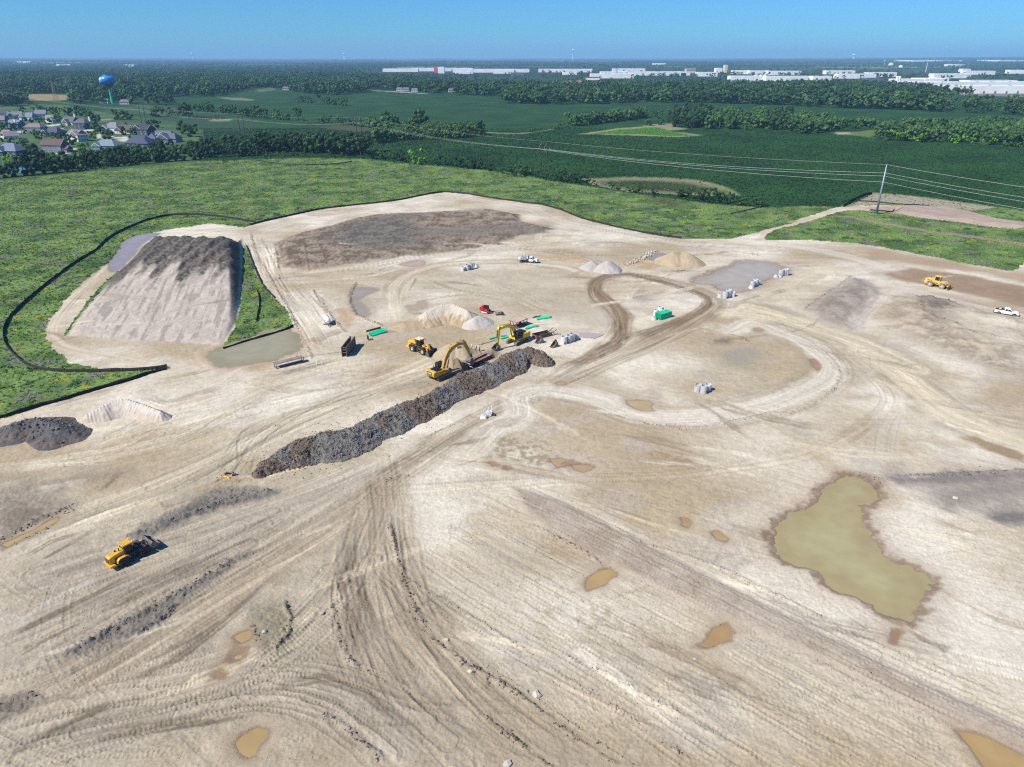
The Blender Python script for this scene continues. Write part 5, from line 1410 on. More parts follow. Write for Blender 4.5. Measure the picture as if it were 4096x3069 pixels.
def carried(name, label, cat, parent_loc, rz, off, build):
    v = Vector(off); v.rotate(Matrix.Rotation(rz, 3, 'Z').to_euler())
    o = thing(name, label, cat, (parent_loc[0] + v.x, parent_loc[1] + v.y, parent_loc[2] + v.z), rz)
    build(o); return o
def gear(o):
    m = MB(); m.box((0, 0, .16), (.7, .5, .3)).cyl((.1, 0, .3), (.1, 0, .5), .14); m.obj('engine', BLK2, o)
    m = MB(); m.bar((-.4, -.28, 0.03), (.4, -.28, .03), .05).bar((-.4, .28, .03), (.4, .28, .03), .05).tube([(-.4, -.28, .03), (-.4, -.28, .55), (-.4, .28, .55), (-.4, .28, .03)], .025, 6); m.obj('frame', RED, o)
carried('pump', 'red framed motor pump lying in the white pickup bed', 'pump', (q_[0], q_[1], gz(q_[0], q_[1])), rzq, (-2.3, .1, 1.18), gear)
def boxx(o):
    m = MB(); m.box((0, 0, .2), (.4, 1.3, .4)); m.obj('box', BLK2, o); m = MB(); m.box((0, 0, .42), (.43, 1.34, .05)); m.obj('lid', BLK, o)
carried('toolbox', 'black toolbox across the bed of the white pickup', 'toolbox', (q_[0], q_[1], gz(q_[0], q_[1])), rzq, (-1.15, 0, 1.18), boxx)

def service_truck(loc, rz):
    root = thing('service_truck', 'white service truck with grey tool boxes and a rack on the upper haul road', 'service truck', loc, rz)
    wb = 4.75; r = .46
    for sg in (-1, 1):
        wheel(root, (-wb / 2, sg * .85, r), r, .45, sg, TYRE, STEEL, 0, .6); wheel(root, (wb / 2, sg * .9, r), r, .3, sg, TYRE, STEEL, 0, .6)
    ch = MB(); ch.box((-.5, 0, .75), (6.0, .9, .25)); ch.obj('chassis', BLK2, root)
    b = MB(); b.prism([(.35, .6), (.35, 1.35), (1.9, 1.38), (2.1, 1.36), (3.3, 1.25), (3.45, 1.0), (3.45, .6), (2.95, .55), (2.85, .9), (2.4, 1.05), (1.95, .95), (1.8, .55)], -1.0, 1.0); b.obj('body', WHITE, root, False, .04)
    c = MB(); c.prism([(.35, 1.35), (.42, 2.0), (.6, 2.12), (1.4, 2.1), (1.6, 2.0), (2.15, 1.36)], -.88, .88); c.obj('cab', WHITE, root, False, .06)
    w = MB()
    for sg in (-1, 1): w.prism([(.6, 1.42), (.62, 1.98), (1.0, 2.0), (1.0, 1.42)], sg * .885 - .004, sg * .885 + .004).prism([(1.08, 1.42), (1.08, 2.0), (1.45, 1.98), (1.95, 1.42)], sg * .885 - .004, sg * .885 + .004)
    w.add([(1.67, -.78, 1.98), (1.67, .78, 1.98), (2.17, .82, 1.42), (2.17, -.82, 1.42)], [(0, 3, 2, 1)]); w.obj('window', WINDOW, root)
    g = MB(); g.box((3.46, 0, 1.0), (.05, 1.3, .35)); g.obj('grille', BLK2, root)
    bu = MB(); bu.box((3.5, 0, .62), (.16, 1.95, .22)); bu.obj('bumper', BLK2, root)
    fl = MB(); fl.box((-1.75, 0, .98), (4.0, 2.2, .14)).box((.2, 0, 1.6), (.1, 2.1, 1.3)); fl.obj('flatbed', BLK2, root)
    for sg in (-1, 1):
        for i, x in enumerate((-3.0, -1.95, -.9)):
            t = MB(); t.box((x, sg * .85, 1.42), (1.0, .5, .72)); t.obj('tool_box', GREYP if i else WHITE, root, False, .02)
    ta = MB(); ta.cyl((-.15, .0, 1.1), (-.15, .0, 1.9), .35, n=14).cyl((-2.4, 0, 1.3), (-1.0, 0, 1.3), .35, n=14); ta.obj('tank', WHITE, root)
    rk = MB()
    for y in (-1.0, 1.0):
        rk.tube([(-3.6, y, 2.25), (.15, y, 2.3)], .035, 6)
        for x in (-3.5, -2.3, -1.1, .1): rk.tube([(x, y, 1.75), (x, y, 2.3)], .035, 6)
    for x in (-3.5, -2.3, -1.1, .1): rk.tube([(x, -1.0, 2.28), (x, 1.0, 2.28)], .035, 6)
    rk.obj('rack', STEEL, root)
    for sg in (-1, 1):
        hl = MB(); hl.box((3.42, sg * .8, 1.05), (.1, .3, .22)); hl.obj('headlight', CHROME, root)
        mi_ = MB(); mi_.box((1.75, sg * 1.15, 1.5), (.14, .25, .3)); mi_.obj('mirror', BLK2, root)
    return root
a_, b_ = at(2083, 1053), at(2138, 1056)
rzs = heading(a_, b_); q_ = (a_ + b_) / 2 + .95 * np.array((-math.sin(rzs), math.cos(rzs), 0))
service_truck((q_[0], q_[1], gz(q_[0], q_[1])), rzs)

# ------------------------------------------------------------------ red track loader and the pallet fork beside it
def skid(loc, rz):
    root = thing('track_loader', 'red compact track loader parked beside the big sand pile', 'track loader', loc, rz)
    for sg in (-1, 1):
        t = MB(); t.prism([(-1.25, .1), (-1.45, .4), (-1.1, .8), (.9, .62), (1.25, .35), (1.0, .08)], sg * .78 - .22, sg * .78 + .22); to = t.obj('track', TRACKD, root)
        f = MB(); f.prism([(-1.1, .2), (-1.2, .4), (-1.0, .62), (.8, .48), (1.0, .33), (.85, .2)], sg * 1.0, sg * 1.03); f.obj('track_frame', CONCW, to)
    b = MB(); b.prism([(-1.7, .75), (-1.75, 1.45), (-1.5, 1.75), (-.6, 1.75), (-.4, .7)], -.75, .75).prism([(-.5, .55), (-.5, .95), (1.0, .8), (1.0, .5)], -.6, .6); b.obj('body', RED, root, False, .05)
    c = MB()
    for x in (-.5, .75):
        for y in (-.45, .45): c.bar((x, y, .9), (x - .08, y, 2.05), .09)
    c.box((.1, 0, 2.08), (1.45, 1.05, .1)); c.obj('cab', BLK, root)
    w = MB(); w.box((.1, -.46, 1.5), (1.1, .02, .9)).box((.1, .46, 1.5), (1.1, .02, .9)).box((.68, 0, 1.5), (.02, .85, .9)); w.obj('window', GLASS, root)
    for sg in (-1, 1):
        a = MB(); a.prism([(-1.65, 1.45), (-1.55, 1.7), (.4, 1.35), (1.45, .55), (1.4, .35), (.3, 1.12)], sg * .64 - .06, sg * .64 + .06); a.obj('lift_arm', RED, root)
    p = MB(); p.box((1.55, 0, .45), (.12, 1.3, .5)); p.obj('quick_coupler', BLK2, root)
    e = MB(); e.cyl((-1.2, .3, 1.7), (-1.2, .3, 2.0), .06); e.obj('exhaust', BLK, root)
    return root
p_ = at(1944, 1250); skid((p_[0], p_[1], gz(p_[0], p_[1])), R(-28))
def crate_cage(loc, rz):
    root = thing('wire_cage', 'small steel cage of loose fittings beside the red track loader', 'cage', loc, rz)
    f = MB()
    for z in (.08, .55, 1.0):
        for y in (-.55, .55): f.bar((-.75, y, z), (.75, y, z), .06)
        for x in (-.75, .75): f.bar((x, -.55, z), (x, .55, z), .06)
    for x in (-.75, -.25, .25, .75):
        for y in (-.55, .55): f.bar((x, y, 0), (x, y, 1.05), .06)
    f.obj('frame', STEEL, root)
    fl = MB(); fl.box((0, 0, .12), (1.45, 1.05, .06)); fl.obj('floor', BLK2, root)
    ft = MB()
    for i in range(7): ft.cyl((rnd.uniform(-.5, .3), rnd.uniform(-.35, .35), .2 + .1 * i), (rnd.uniform(-.2, .6), rnd.uniform(-.35, .35), .25 + .1 * i), .12, n=8)
    ft.obj('fittings', CONC, root)
    return root
p_ = at(1994, 1259); crate_cage((p_[0], p_[1], gz(p_[0], p_[1])), R(8))
p_ = at(2009, 1260)
sp_ = thing('drum', 'dark cable drum leaning against the steel cage', 'drum', (p_[0], p_[1], gz(p_[0], p_[1])), R(8))
m = MB(); m.cyl((0, -.4, .45), (0, .4, .45), .3, n=14); m.obj('core', BLK2, sp_)
for y in (-.4, .4):
    m = MB(); m.cyl((0, y - .04, .45), (0, y + .04, .45), .45, n=16); m.obj('flange', TRACKD, sp_)

# workers
for px, py, az, vest, tr_, hat, lab, ln, st in ((1887, 1404, 200, HIVISY, KHAKI, WHITE, 'worker in a yellow vest and white hard hat, left of the three by the trench', .02, .22),
                                               (1903, 1408, 120, HIVISY, KHAKI, YEL2, 'worker in a pale shirt and yellow hard hat, standing between two others', 0.0, .1),
                                               (1918, 1404, 215, HIVISY, JEAN, mat('blue_helmet', (40, 52, 110), .4), 'worker with a dark blue hard hat and dark trousers by the trench', .03, .25)):
    p_ = at(px, py); person(lab, (p_[0], p_[1], gz(p_[0], p_[1])), R(az), vest, tr_, hat, st, ln, group='workers beside the trench', tall=1.85)
# ------------------------------------------------------------------ heaps of soil, sand and stone
def heap_mat(name, c1, c2, c3, sc=0.8, bump=0.06):
    m, t, p = nodes(name)
    p.inputs['Roughness'].default_value = 0.95; p.inputs['Specular IOR Level'].default_value = 0.15
    a = t.nodes.new('ShaderNodeAttribute'); a.attribute_name = 'albedo'
    ge = t.nodes.new('ShaderNodeNewGeometry')
    n1 = t.nodes.new('ShaderNodeTexNoise'); n1.inputs['Scale'].default_value = sc; n1.inputs['Detail'].default_value = 6; n1.inputs['Roughness'].default_value = 0.7
    t.links.new(ge.outputs['Position'], n1.inputs['Vector'])
    mr = t.nodes.new('ShaderNodeMapRange'); mr.inputs['From Min'].default_value = 0.3; mr.inputs['From Max'].default_value = 0.7; mr.inputs['To Min'].default_value = 0.86; mr.inputs['To Max'].default_value = 1.14
    t.links.new(n1.outputs['Fac'], mr.inputs['Value'])
    vm = t.nodes.new('ShaderNodeVectorMath'); vm.operation = 'SCALE'
    t.links.new(a.outputs['Color'], vm.inputs[0]); t.links.new(mr.outputs['Result'], vm.inputs['Scale']); t.links.new(vm.outputs['Vector'], p.inputs['Base Color'])
    bp = t.nodes.new('ShaderNodeBump'); bp.inputs['Strength'].default_value = 1.0; bp.inputs['Distance'].default_value = bump
    t.links.new(n1.outputs['Fac'], bp.inputs['Height']); t.links.new(bp.outputs['Normal'], p.inputs['Normal'])
    return m
HEAP = heap_mat('loose_soil', 0, 0, 0, 2.5, 0.06)
SAND = heap_mat('loose_sand', 0, 0, 0, 4.0, 0.02)

def grid_mesh(name, gx, gy, gzz, col, m, keepm=None):
    ii = np.arange(gx.size).reshape(gx.shape)
    qq = np.stack([ii[:-1, :-1], ii[:-1, 1:], ii[1:, 1:], ii[1:, :-1]], -1).reshape(-1, 4)
    if keepm is not None: qq = qq[keepm.ravel()[qq].any(1)]
    u, inv = np.unique(qq.ravel(), return_inverse=True)
    me = mesh_np(name, np.stack([gx.ravel()[u], gy.ravel()[u], gzz.ravel()[u]], 1), inv.reshape(-1, 4))
    set_col(me, col.reshape(-1, 3)[u]); me.materials.append(m)
    return me

def heap(name, label, cat, ridge_txt, half, hgt, cols, m=SAND, lump=0.1, gully=0.15, res=0.22, prof=1.0, seed=0, hs=None, group=None, cut=None):
    """heap with a ridge line: height falls off at the angle of repose to either side"""
    p = smooth_line(line(ridge_txt) if isinstance(ridge_txt, str) else np.asarray(ridge_txt), 0.6)
    x0, y0 = p.min(0) - half - 1; x1, y1 = p.max(0) + half + 1
    gx, gy = np.meshgrid(np.arange(x0, x1, res), np.arange(y0, y1, res))
    dd = np.full(gx.shape, 1e9); tt = np.zeros(gx.shape); ang = np.zeros(gx.shape)
    for i, (ax, ay) in enumerate(p):
        d = np.hypot(gx - ax, gy - ay); w = d < dd
        dd = np.where(w, d, dd); tt = np.where(w, i / max(1, len(p) - 1), tt); ang = np.where(w, np.arctan2(gy - ay, gx - ax), ang)
    hmax = hgt if hs is None else hgt * np.interp(tt, np.linspace(0, 1, len(hs)), hs)
    hw = half * np.clip(hmax / hgt, 0.35, 1) * (1 + 0.16 * fbm(gx / 5 + seed, gy / 5, seed, 2))
    h = hmax * np.clip(1 - (dd / hw) ** prof, -0.2, 1)
    edge = np.clip(1 - dd / hw, 0, 1)
    arc = ang * 2.2 + tt * len(p) * 0.35
    h = h - gully * (1.5 * np.abs(fbm(arc * 1.5, dd * .12 + seed, seed + 5, 3)) + .5 * perlin(arc * 4, dd * .3, seed + 6)) * np.clip(edge * 4, 0, 1) * np.clip((1 - edge) * 3, 0, 1) * 0.5
    l1 = fbm(gx / 1.1, gy / 1.1, seed + 9, 3); l2 = np.abs(fbm(gx / 0.55, gy / 0.55, seed + 11, 2))
    h = h + lump * (l1 + 0.9 * l2) * np.clip(edge * 5, 0, 1)
    if cut is not None: h = cut(gx, gy, h, tt, dd)
    base = gzv(gx.ravel(), gy.ravel()).reshape(gx.shape)
    vis = h > 0.03
    n = 0.5 + 0.8 * fbm(gx / 4, gy / 4, seed + 20, 3)
    c = mixc(n, np.float32(cols[0]), np.float32(cols[1]))
    if len(cols) > 2: c = mixc(sstep(0.45, 0.85, edge * 1.2 + 0.25 * l1), c, np.float32(cols[2]))
    zz = np.where(vis, base + h, base - 0.15)
    ox, oy = p.mean(0); oz = float(gz(ox, oy))
    me = grid_mesh(name, gx - ox, gy - oy, zz - oz, c, m, vis)
    o = bpy.data.objects.new(name, me); COL.objects.link(o); o.location = (ox, oy, oz)
    return tag(o, label, cat, group), p, (gx, gy, zz, vis, c)

S1, S2, S3 = alb(198, 178, 148), alb(184, 160, 128), alb(220, 208, 188)
heap('sand_pile', 'big tan sand pile with a bitten steep front face in the middle of the site', 'sand pile', 'c6 1300,1085 1400,1062 1500,1055 1600,1075', 6.2, 4.2, (S1, S2, S3), SAND, 0.10, 0.45, 0.2, 0.9, 3, (0.75, 1, 1, 0.8))
heap('sand_pile', 'low apron of grey sand at the right end of the big sand pile', 'sand pile', 'c6 1650,1105 1690,1085', 4.2, 2.0, (alb(214, 206, 196), alb(204, 194, 182)), SAND, 0.04, 0.05, 0.25, 1, 4)
heap('sand_pile', 'low spread of tan sand at the left foot of the big sand pile', 'sand pile', 'c6 1140,1120 1230,1105', 4.0, 1.3, (S2, S1), SAND, 0.06, 0.1, 0.25, 1, 5)
heap('sand_pile', 'pale sand pile at the lower left corner below the silt fence', 'sand pile', 'd1 690,545 800,520 900,490 1000,480 1120,500 1260,535', 3.2, 3.1, (alb(216, 204, 188), alb(204, 190, 172), alb(222, 212, 198)), SAND, 0.10, 0.35, 0.16, 0.9, 6, (0.5, 0.85, 1, 0.9, 0.75, 0.6))
heap('sand_pile', 'tan sand pile behind the boom of the digging excavator', 'sand pile', 'e1 1120,470 1240,430 1350,470', 4.4, 2.9, (alb(196, 178, 150), alb(184, 166, 140)), SAND, 0.08, 0.2, 0.2, 0.9, 7)
heap('sand_pile', 'small brown sand pile between the excavator and the trench', 'sand pile', 'e1 1160,800 1240,770', 3.2, 2.4, (alb(186, 164, 132), alb(160, 140, 116)), SAND, 0.12, 0.25, 0.18, 0.9, 8)
heap('gravel_pile', 'left one of the two white gravel piles', 'gravel pile', 'c7 672,690 678,690', 4.4, 2.6, (alb(200, 190, 182), alb(190, 180, 172)), SAND, 0.04, 0.08, 0.25, 1, 9)
heap('gravel_pile', 'right one of the two white gravel piles, larger and pointed', 'gravel pile', 'c7 790,702 800,700', 5.4, 3.3, (alb(204, 194, 186), alb(192, 182, 174)), SAND, 0.04, 0.1, 0.25, 1, 10)
heap('sand_pile', 'smooth tan sand pile with a flat top near the grey pond', 'sand pile', 'c7 1270,640 1330,630 1380,645', 6.6, 3.6, (alb(196, 177, 147), alb(186, 166, 136)), SAND, 0.08, 0.12, 0.3, 1.1, 11)
DB, DG = alb(110, 104, 100), alb(92, 92, 94)
D_, dp, _ = heap('dirt_pile', 'dark grey heap of clods at the left edge below the silt fence', 'dirt pile', 'd1 120,650 220,620 320,610 420,640 480,680', 5.0, 2.2, (alb(130, 116, 106), DG, alb(104, 102, 102)), HEAP, 0.22, 0.2, 0.16, 0.9, 12)

# rough rock meshes shared by clods and stones
def rock_mesh(name, seed, m):
    r = np.random.default_rng(seed)
    b = bpy.data.meshes.new(name)
    import bmesh
    bm = bmesh.new(); bmesh.ops.create_icosphere(bm, subdivisions=1, radius=0.5)
    for v in bm.verts:
        v.co *= 0.75 + 0.5 * r.random(); v.co.z *= 0.75
    bm.to_mesh(b); bm.free(); b.materials.append(m)
    return b
def rand_mat(name, cols, rough=0.95):
    """colour picked per object from a ramp"""
    m, t, p = nodes(name)
    p.inputs['Roughness'].default_value = rough; p.inputs['Specular IOR Level'].default_value = 0.15
    oi = t.nodes.new('ShaderNodeObjectInfo'); cr = t.nodes.new('ShaderNodeValToRGB')
    el = cr.color_ramp.elements
    while len(el) < len(cols): el.new(0.5)
    for i, c in enumerate(cols):
        el[i].position = i / max(1, len(cols) - 1); el[i].color = (*c, 1)
    t.links.new(oi.outputs['Random'], cr.inputs['Fac'])
    ge = t.nodes.new('ShaderNodeNewGeometry'); nz = t.nodes.new('ShaderNodeTexNoise'); nz.inputs['Scale'].default_value = 3.0
    t.links.new(ge.outputs['Position'], nz.inputs['Vector'])
    mr = t.nodes.new('ShaderNodeMapRange'); mr.inputs['To Min'].default_value = 0.7; mr.inputs['To Max'].default_value = 1.3
    t.links.new(nz.outputs['Fac'], mr.inputs['Value'])
    vm = t.nodes.new('ShaderNodeVectorMath'); vm.operation = 'SCALE'
    t.links.new(cr.outputs['Color'], vm.inputs[0]); t.links.new(mr.outputs['Result'], vm.inputs['Scale']); t.links.new(vm.outputs['Vector'], p.inputs['Base Color'])
    return m
CLODG = rand_mat('grey_clod', [alb(84, 81, 79), alb(114, 110, 107), alb(144, 139, 134)])
CLODB = rand_mat('brown_clod', [alb(84, 72, 62), alb(112, 97, 84), alb(138, 122, 106)])
STONE = rand_mat('pale_stone', [alb(176, 164, 148), alb(206, 196, 182), alb(222, 214, 202)])
CG = [rock_mesh('clod', i, CLODG) for i in range(3)]; CB = [rock_mesh('clod', i + 5, CLODB) for i in range(3)]; SM = [rock_mesh('stone', i + 9, STONE) for i in range(3)]

def merged_rocks(name, pts, sizes, m, seed, parent=None, label=None):
    """many crumbs as one real mesh"""
    r = np.random.default_rng(seed)
    t = np.array([[1, 0, 0], [-.5, .87, 0], [-.5, -.87, 0], [0, 0, .8], [.1, .1, -.5]])
    n = len(pts)
    a = r.uniform(0, 6.28, n); ca, sa = np.cos(a), np.sin(a)
    v = t[None] * r.uniform(.6, 1.2, (n, 5, 3))
    x = v[..., 0] * ca[:, None] - v[..., 1] * sa[:, None]; y = v[..., 0] * sa[:, None] + v[..., 1] * ca[:, None]
    v = np.stack([x, y, v[..., 2]], -1) * (np.asarray(sizes)[:, None, None] * .5) + np.asarray(pts)[:, None]
    f = np.array([[0, 1, 3], [1, 2, 3], [2, 0, 3], [1, 0, 4], [2, 1, 4], [0, 2, 4]])
    F = (f[None] + (np.arange(n) * 5)[:, None, None]).reshape(-1, 3)
    me = mesh_np(name, v.reshape(-1, 3), F, False); me.materials.append(m)
    o = bpy.data.objects.new(name, me); COL.objects.link(o)
    if parent: o.parent = parent
    tag(o, label, None, None, 'stuff')
    return o

# the long spoil bank beside the trench
cr_ = line('d2 60,1085 160,1020 300,935 430,872 560,838 640,850 780,805 900,745 1050,672 1180,615 1260,592 1380,560 1450,520 1560,440 1650,390 1750,350 1880,300 2000,240 2070,212 d3 150,197 220,192 290,205 345,232', 2.3)
lw = smooth_line(line('d2 -20,1230 40,1250 110,1235 300,1180 480,1140 620,1120 760,1090 960,1000 1060,910 1250,840 1350,790 1480,740 1530,690 1560,640 1640,600 1780,560 1870,540 1990,470 d3 40,480 90,440 150,400 240,370 300,330 390,296 415,270'), .6)
p = smooth_line(cr_, 0.6)
hwp = np.array([np.min(np.hypot(*(lw - q).T)) for q in p]); hwp = np.convolve(np.pad(hwp, 6, 'edge'), np.ones(13) / 13, 'valid')
pm = p.mean(0); res = 0.17
x0, y0 = p.min(0) - 8; x1, y1 = p.max(0) + 8
gx, gy = np.meshgrid(np.arange(x0, x1, res), np.arange(y0, y1, res))
dd = np.full(gx.shape, 1e9); tt = np.zeros(gx.shape); hw = np.zeros(gx.shape)
seg = np.r_[0, np.cumsum(np.hypot(*np.diff(p, axis=0).T))]
for i, (ax, ay) in enumerate(p):
    d = np.hypot(gx - ax, gy - ay); w = d < dd
    dd = np.where(w, d, dd); tt = np.where(w, seg[i], tt); hw = np.where(w, hwp[i], hw)
SL = seg[-1]
hw = np.clip(hw * .93, 2.6, 6.5) * np.interp(tt / SL, [0, .07], [.45, 1]) * (1 + 0.12 * fbm(gx / 4, gy / 4, 61, 2))
# the side away from the road is steeper and shorter
dp_ = np.gradient(p, axis=0); ki = np.clip(np.searchsorted(seg, tt), 0, len(p) - 1)
sidev = dp_[ki, 0] * (gy - p[ki, 1]) - dp_[ki, 1] * (gx - p[ki, 0])
hw = np.where(sidev > 0, np.minimum(hw, 2.7), hw)
hm = np.interp(tt / SL, [0, .08, .2, .5, .8, .95, 1], [.8, 1.6, 2.0, 2.2, 2.2, 2.5, 1.9]) * (1 + 0.18 * perlin(tt / 5.0, tt * 0, 62))
edge = np.clip(1 - dd / hw, -0.1, 1)
l1 = fbm(gx / 1.0, gy / 1.0, 63, 3); l2 = np.abs(fbm(gx / 0.5, gy / 0.5, 64, 2)); l3 = fbm(gx / 3.2, gy / 3.2, 66, 2)
h = hm * np.clip(edge * 1.2, 0, 1) ** 0.9 + (0.24 * l1 + 0.36 * l2 + 0.38 * l3 - 0.06) * np.clip(edge * 5, 0, 1)
kind = sstep(-0.12, 0.12, perlin(tt / 9.0 + 0.3, dd * 0.12, 68) + 0.4 * l3 - .12)        # grey shale / brown clay in turns
kind = np.where(tt / SL > 0.86, sstep(0.90, 0.94, tt / SL + 0.03 * l3), kind)
kind = np.where(tt / SL < 0.05, 1, kind)
col = mixc(kind, mixc(0.5 + l1, alb(98, 95, 92), alb(138, 134, 129)), mixc(0.5 + l1, alb(100, 89, 80), alb(140, 127, 115)))
base = gzv(gx.ravel(), gy.ravel()).reshape(gx.shape)
vis = (edge > 0) & (h > 0.04)
zz = np.where(vis, base + h, base - 0.15)
me = grid_mesh('soil', gx - pm[0], gy - pm[1], zz, col, HEAP, vis)
bank = thing('spoil_bank', 'long bank of grey shale and brown clay clods beside the trench', 'spoil bank', (pm[0], pm[1], 0))
o = bpy.data.objects.new('soil', me); COL.objects.link(o); o.parent = bank
ok = np.argwhere(vis & (edge > 0.04))
pick = ok[rng.choice(len(ok), 300, replace=False)]
for k, (a, c) in enumerate(pick):
    g = kind[a, c] < 0.5
    o = bpy.data.objects.new('clod', (CG if g else CB)[k % 3]); COL.objects.link(o); o.parent = bank
    s = rng.uniform(0.2, 0.75) ** 1.2 + .05; o.location = (gx[a, c] - pm[0], gy[a, c] - pm[1], zz[a, c] + 0.08 * s); o.scale = (s, s * rng.uniform(.7, 1.2), s); o.rotation_euler = (rng.uniform(0, 3), rng.uniform(0, 3), rng.uniform(0, 6))
def crumbs(n, mask, m, s0, s1, seed):
    ok = np.argwhere(mask); pk = ok[rng.choice(len(ok), n)]
    pts = np.stack([gx[pk[:, 0], pk[:, 1]] - pm[0] + rng.uniform(-.1, .1, n), gy[pk[:, 0], pk[:, 1]] - pm[1] + rng.uniform(-.1, .1, n), zz[pk[:, 0], pk[:, 1]]], 1)
    merged_rocks('crumbs', pts, rng.uniform(s0, s1, n) ** 1.0, m, seed, bank)
crumbs(7000, vis & (kind < .5), CLODG, .15, .45, 1)
crumbs(7000, vis & (kind >= .5), CLODB, .15, .5, 2)
# loose crumbs spilt round the foot of the bank
q = p[rng.integers(0, len(p), 2600)] + rng.normal(0, 4.2, (2600, 2)); q = q[np.min(np.hypot(q[:, None, 0] - p[None, ::4, 0], q[:, None, 1] - p[None, ::4, 1]), 1) > 2.6]
merged_rocks('crumbs', np.column_stack([q - pm, gzv(q[:, 0], q[:, 1])]), .08 + .35 * rng.random(len(q)) ** 2, CLODB, 7, bank)
# dark heap clods
for k in range(90):
    i = rng.integers(len(dp)); s = rng.uniform(.3, .8)
    x, y = dp[i] + rng.normal(0, 2.0, 2); d = np.min(np.hypot(*(dp - (x, y)).T))
    o = bpy.data.objects.new('clod', CG[k % 3]); COL.objects.link(o); o.parent = D_
    o.location = (x - D_.location.x, y - D_.location.y, gz(x, y) - D_.location.z + max(0.05, 2.2 * (1 - (d / 5.0) ** .9)) + .05); o.scale = (s, s, s); o.rotation_euler = (k, k * 2, k * 3)

# crumbs along the pushed ridges and stones over the site
pts, sz = [], []
for p_, w, dens in ridge_lines:
    L = seg_l = np.hypot(*np.diff(p_, axis=0).T).sum()
    n = int(L * 2.6 * dens)
    i = rng.integers(0, len(p_) - 1, n); f = rng.random(n)[:, None]
    q = p_[i] * (1 - f) + p_[i + 1] * f + rng.normal(0, w * .45, (n, 2))
    pts.append(q); sz.append(rng.uniform(.1, .38, n) * (0.7 + .5 * min(dens, 1.6)))
q = np.vstack(pts); s = np.concatenate(sz)
rg, cc = regv(q[:, 0], q[:, 1]); okm = rg == BARE
q, s, cc = q[okm], s[okm], cc[okm]
merged_q = np.column_stack([q, gzv(q[:, 0], q[:, 1])])
lum = cc.mean(1)
for m, msk, sd in ((CLODG, lum < 0.17, 1), (CLODB, (lum >= 0.17) & (lum < .27), 2), (STONE, lum >= .27, 3)):
    if msk.any(): merged_rocks('soil_crumbs', merged_q[msk], s[msk], m, sd, None, ('grey', 'brown', 'pale')[sd - 1] + ' crumbs of soil along the bladed ridges')
n = 16000
yy = 48 + 240 * rng.random(n) ** 1.5; xx = rng.uniform(-.78, .78, n) * zc(yy)
rg, cc = regv(xx, yy); okm = (rg == BARE) & (perlin(xx / 9, yy / 9, 700) + .4 * rng.random(n) > 0.05)
xx, yy = xx[okm], yy[okm]
merged_rocks('gravel', np.column_stack([xx, yy, gzv(xx, yy)]), .06 + .22 * rng.random(len(xx)) ** 3, STONE, 5, None, 'loose pale stones scattered over the bare ground')
for k, (px, py) in enumerate(((2590, 1695), (2605, 1697), (2622, 1701), (2660, 1700), (2698, 1696), (2143, 2780), (2157, 2784), (1290, 2460), (1060, 2535), (1880, 2690), (2030, 3060), (1285, 2285), (2780, 2633), (3820, 1995), (3915, 1865), (1785, 2565))):
    x, y, _ = at(px, py); s = (0.4, .55, .5, .6, .4, .9, .6, .5, .7, .5, .9, .5, .5, .9, .7, .5)[k]
    o = bpy.data.objects.new('stone', SM[k % 3]); COL.objects.link(o); o.location = (x, y, gz(x, y) + .12 * s); o.scale = (s * 1.2, s, s * .8); o.rotation_euler = (0, 0, k)
    tag(o, 'single pale stone lying loose on the graded soil', 'stone', 'single stones on the graded soil')
# row of rocks by the little pond
rk = line('c7 920,665 980,648 1040,618 1090,590 1150,560'); rk = smooth_line(rk, .5)
rr = thing('rock_row', 'row of broken pale rocks left of the tan sand pile', 'rock row', (*rk[len(rk) // 2], 0))
for k in range(130):
    i = rng.integers(len(rk)); x, y = rk[i] + rng.normal(0, .9, 2); s = rng.uniform(.4, 1.0)
    o = bpy.data.objects.new('rock', SM[k % 3]); COL.objects.link(o); o.parent = rr
    o.location = (x - rr.location.x, y - rr.location.y, gz(x, y) + .15 * s + .25 * rng.random()); o.scale = (s, s * .8, s * .8); o.rotation_euler = (k, 2 * k, k)

# ------------------------------------------------------------------ trench boxes and steel frames
def place(px, py):
    p_ = at(px, py); return p_, gz(p_[0], p_[1])
def panel(b, x0, x1, y, z0, z1, th=.1, ribs=True):
    b.box(((x0 + x1) / 2, y, (z0 + z1) / 2), (x1 - x0, th, z1 - z0))
    b.box(((x0 + x1) / 2, y, z1), (x1 - x0 + .02, th + .06, .12)).box(((x0 + x1) / 2, y, z0 + .06), (x1 - x0 + .02, th + .06, .12))
    for x in (x0 + .05, x1 - .05): b.box((x, y, (z0 + z1) / 2), (.12, th + .05, z1 - z0 - .02))
def trench_box(label, A, Bp, gap, hgt, m, z=None, spz=(0.35, 1.3), rim=None, pipe_m=None, nspread=2):
    """two steel walls from A to B (near wall) held apart by spreader pipes"""
    d = np.array(Bp[:2]) - np.array(A[:2]); L = float(np.hypot(*d)); rz = math.atan2(d[1], d[0])
    root = thing('trench_box', label, 'trench box', (A[0], A[1], z if z is not None else gz(A[0], A[1])), rz)
    for y in (0.0, gap):
        b = MB(); panel(b, 0, L, y, 0, hgt); b.obj('side_wall', m, root)
        if rim is not None:
            b = MB(); b.box((L / 2, y, hgt + .075), (L + .03, .2, .03)); b.obj('top_rail', rim, root)
    for x in (.15, L - .15):
        for z_ in spz:
            b = MB(); b.cyl((x, .04, z_), (x, gap - .04, z_), .09, n=10); b.obj('spreader', pipe_m or m, root)
    return root, L, rz
A, Bp = at(1387.5, 1428), at(1423, 1382)
trench_box('tall brown steel trench box standing open ended beside the haul road', A, Bp, 1.15, 2.45, RUST, None, (1.05, 1.75, 2.3))
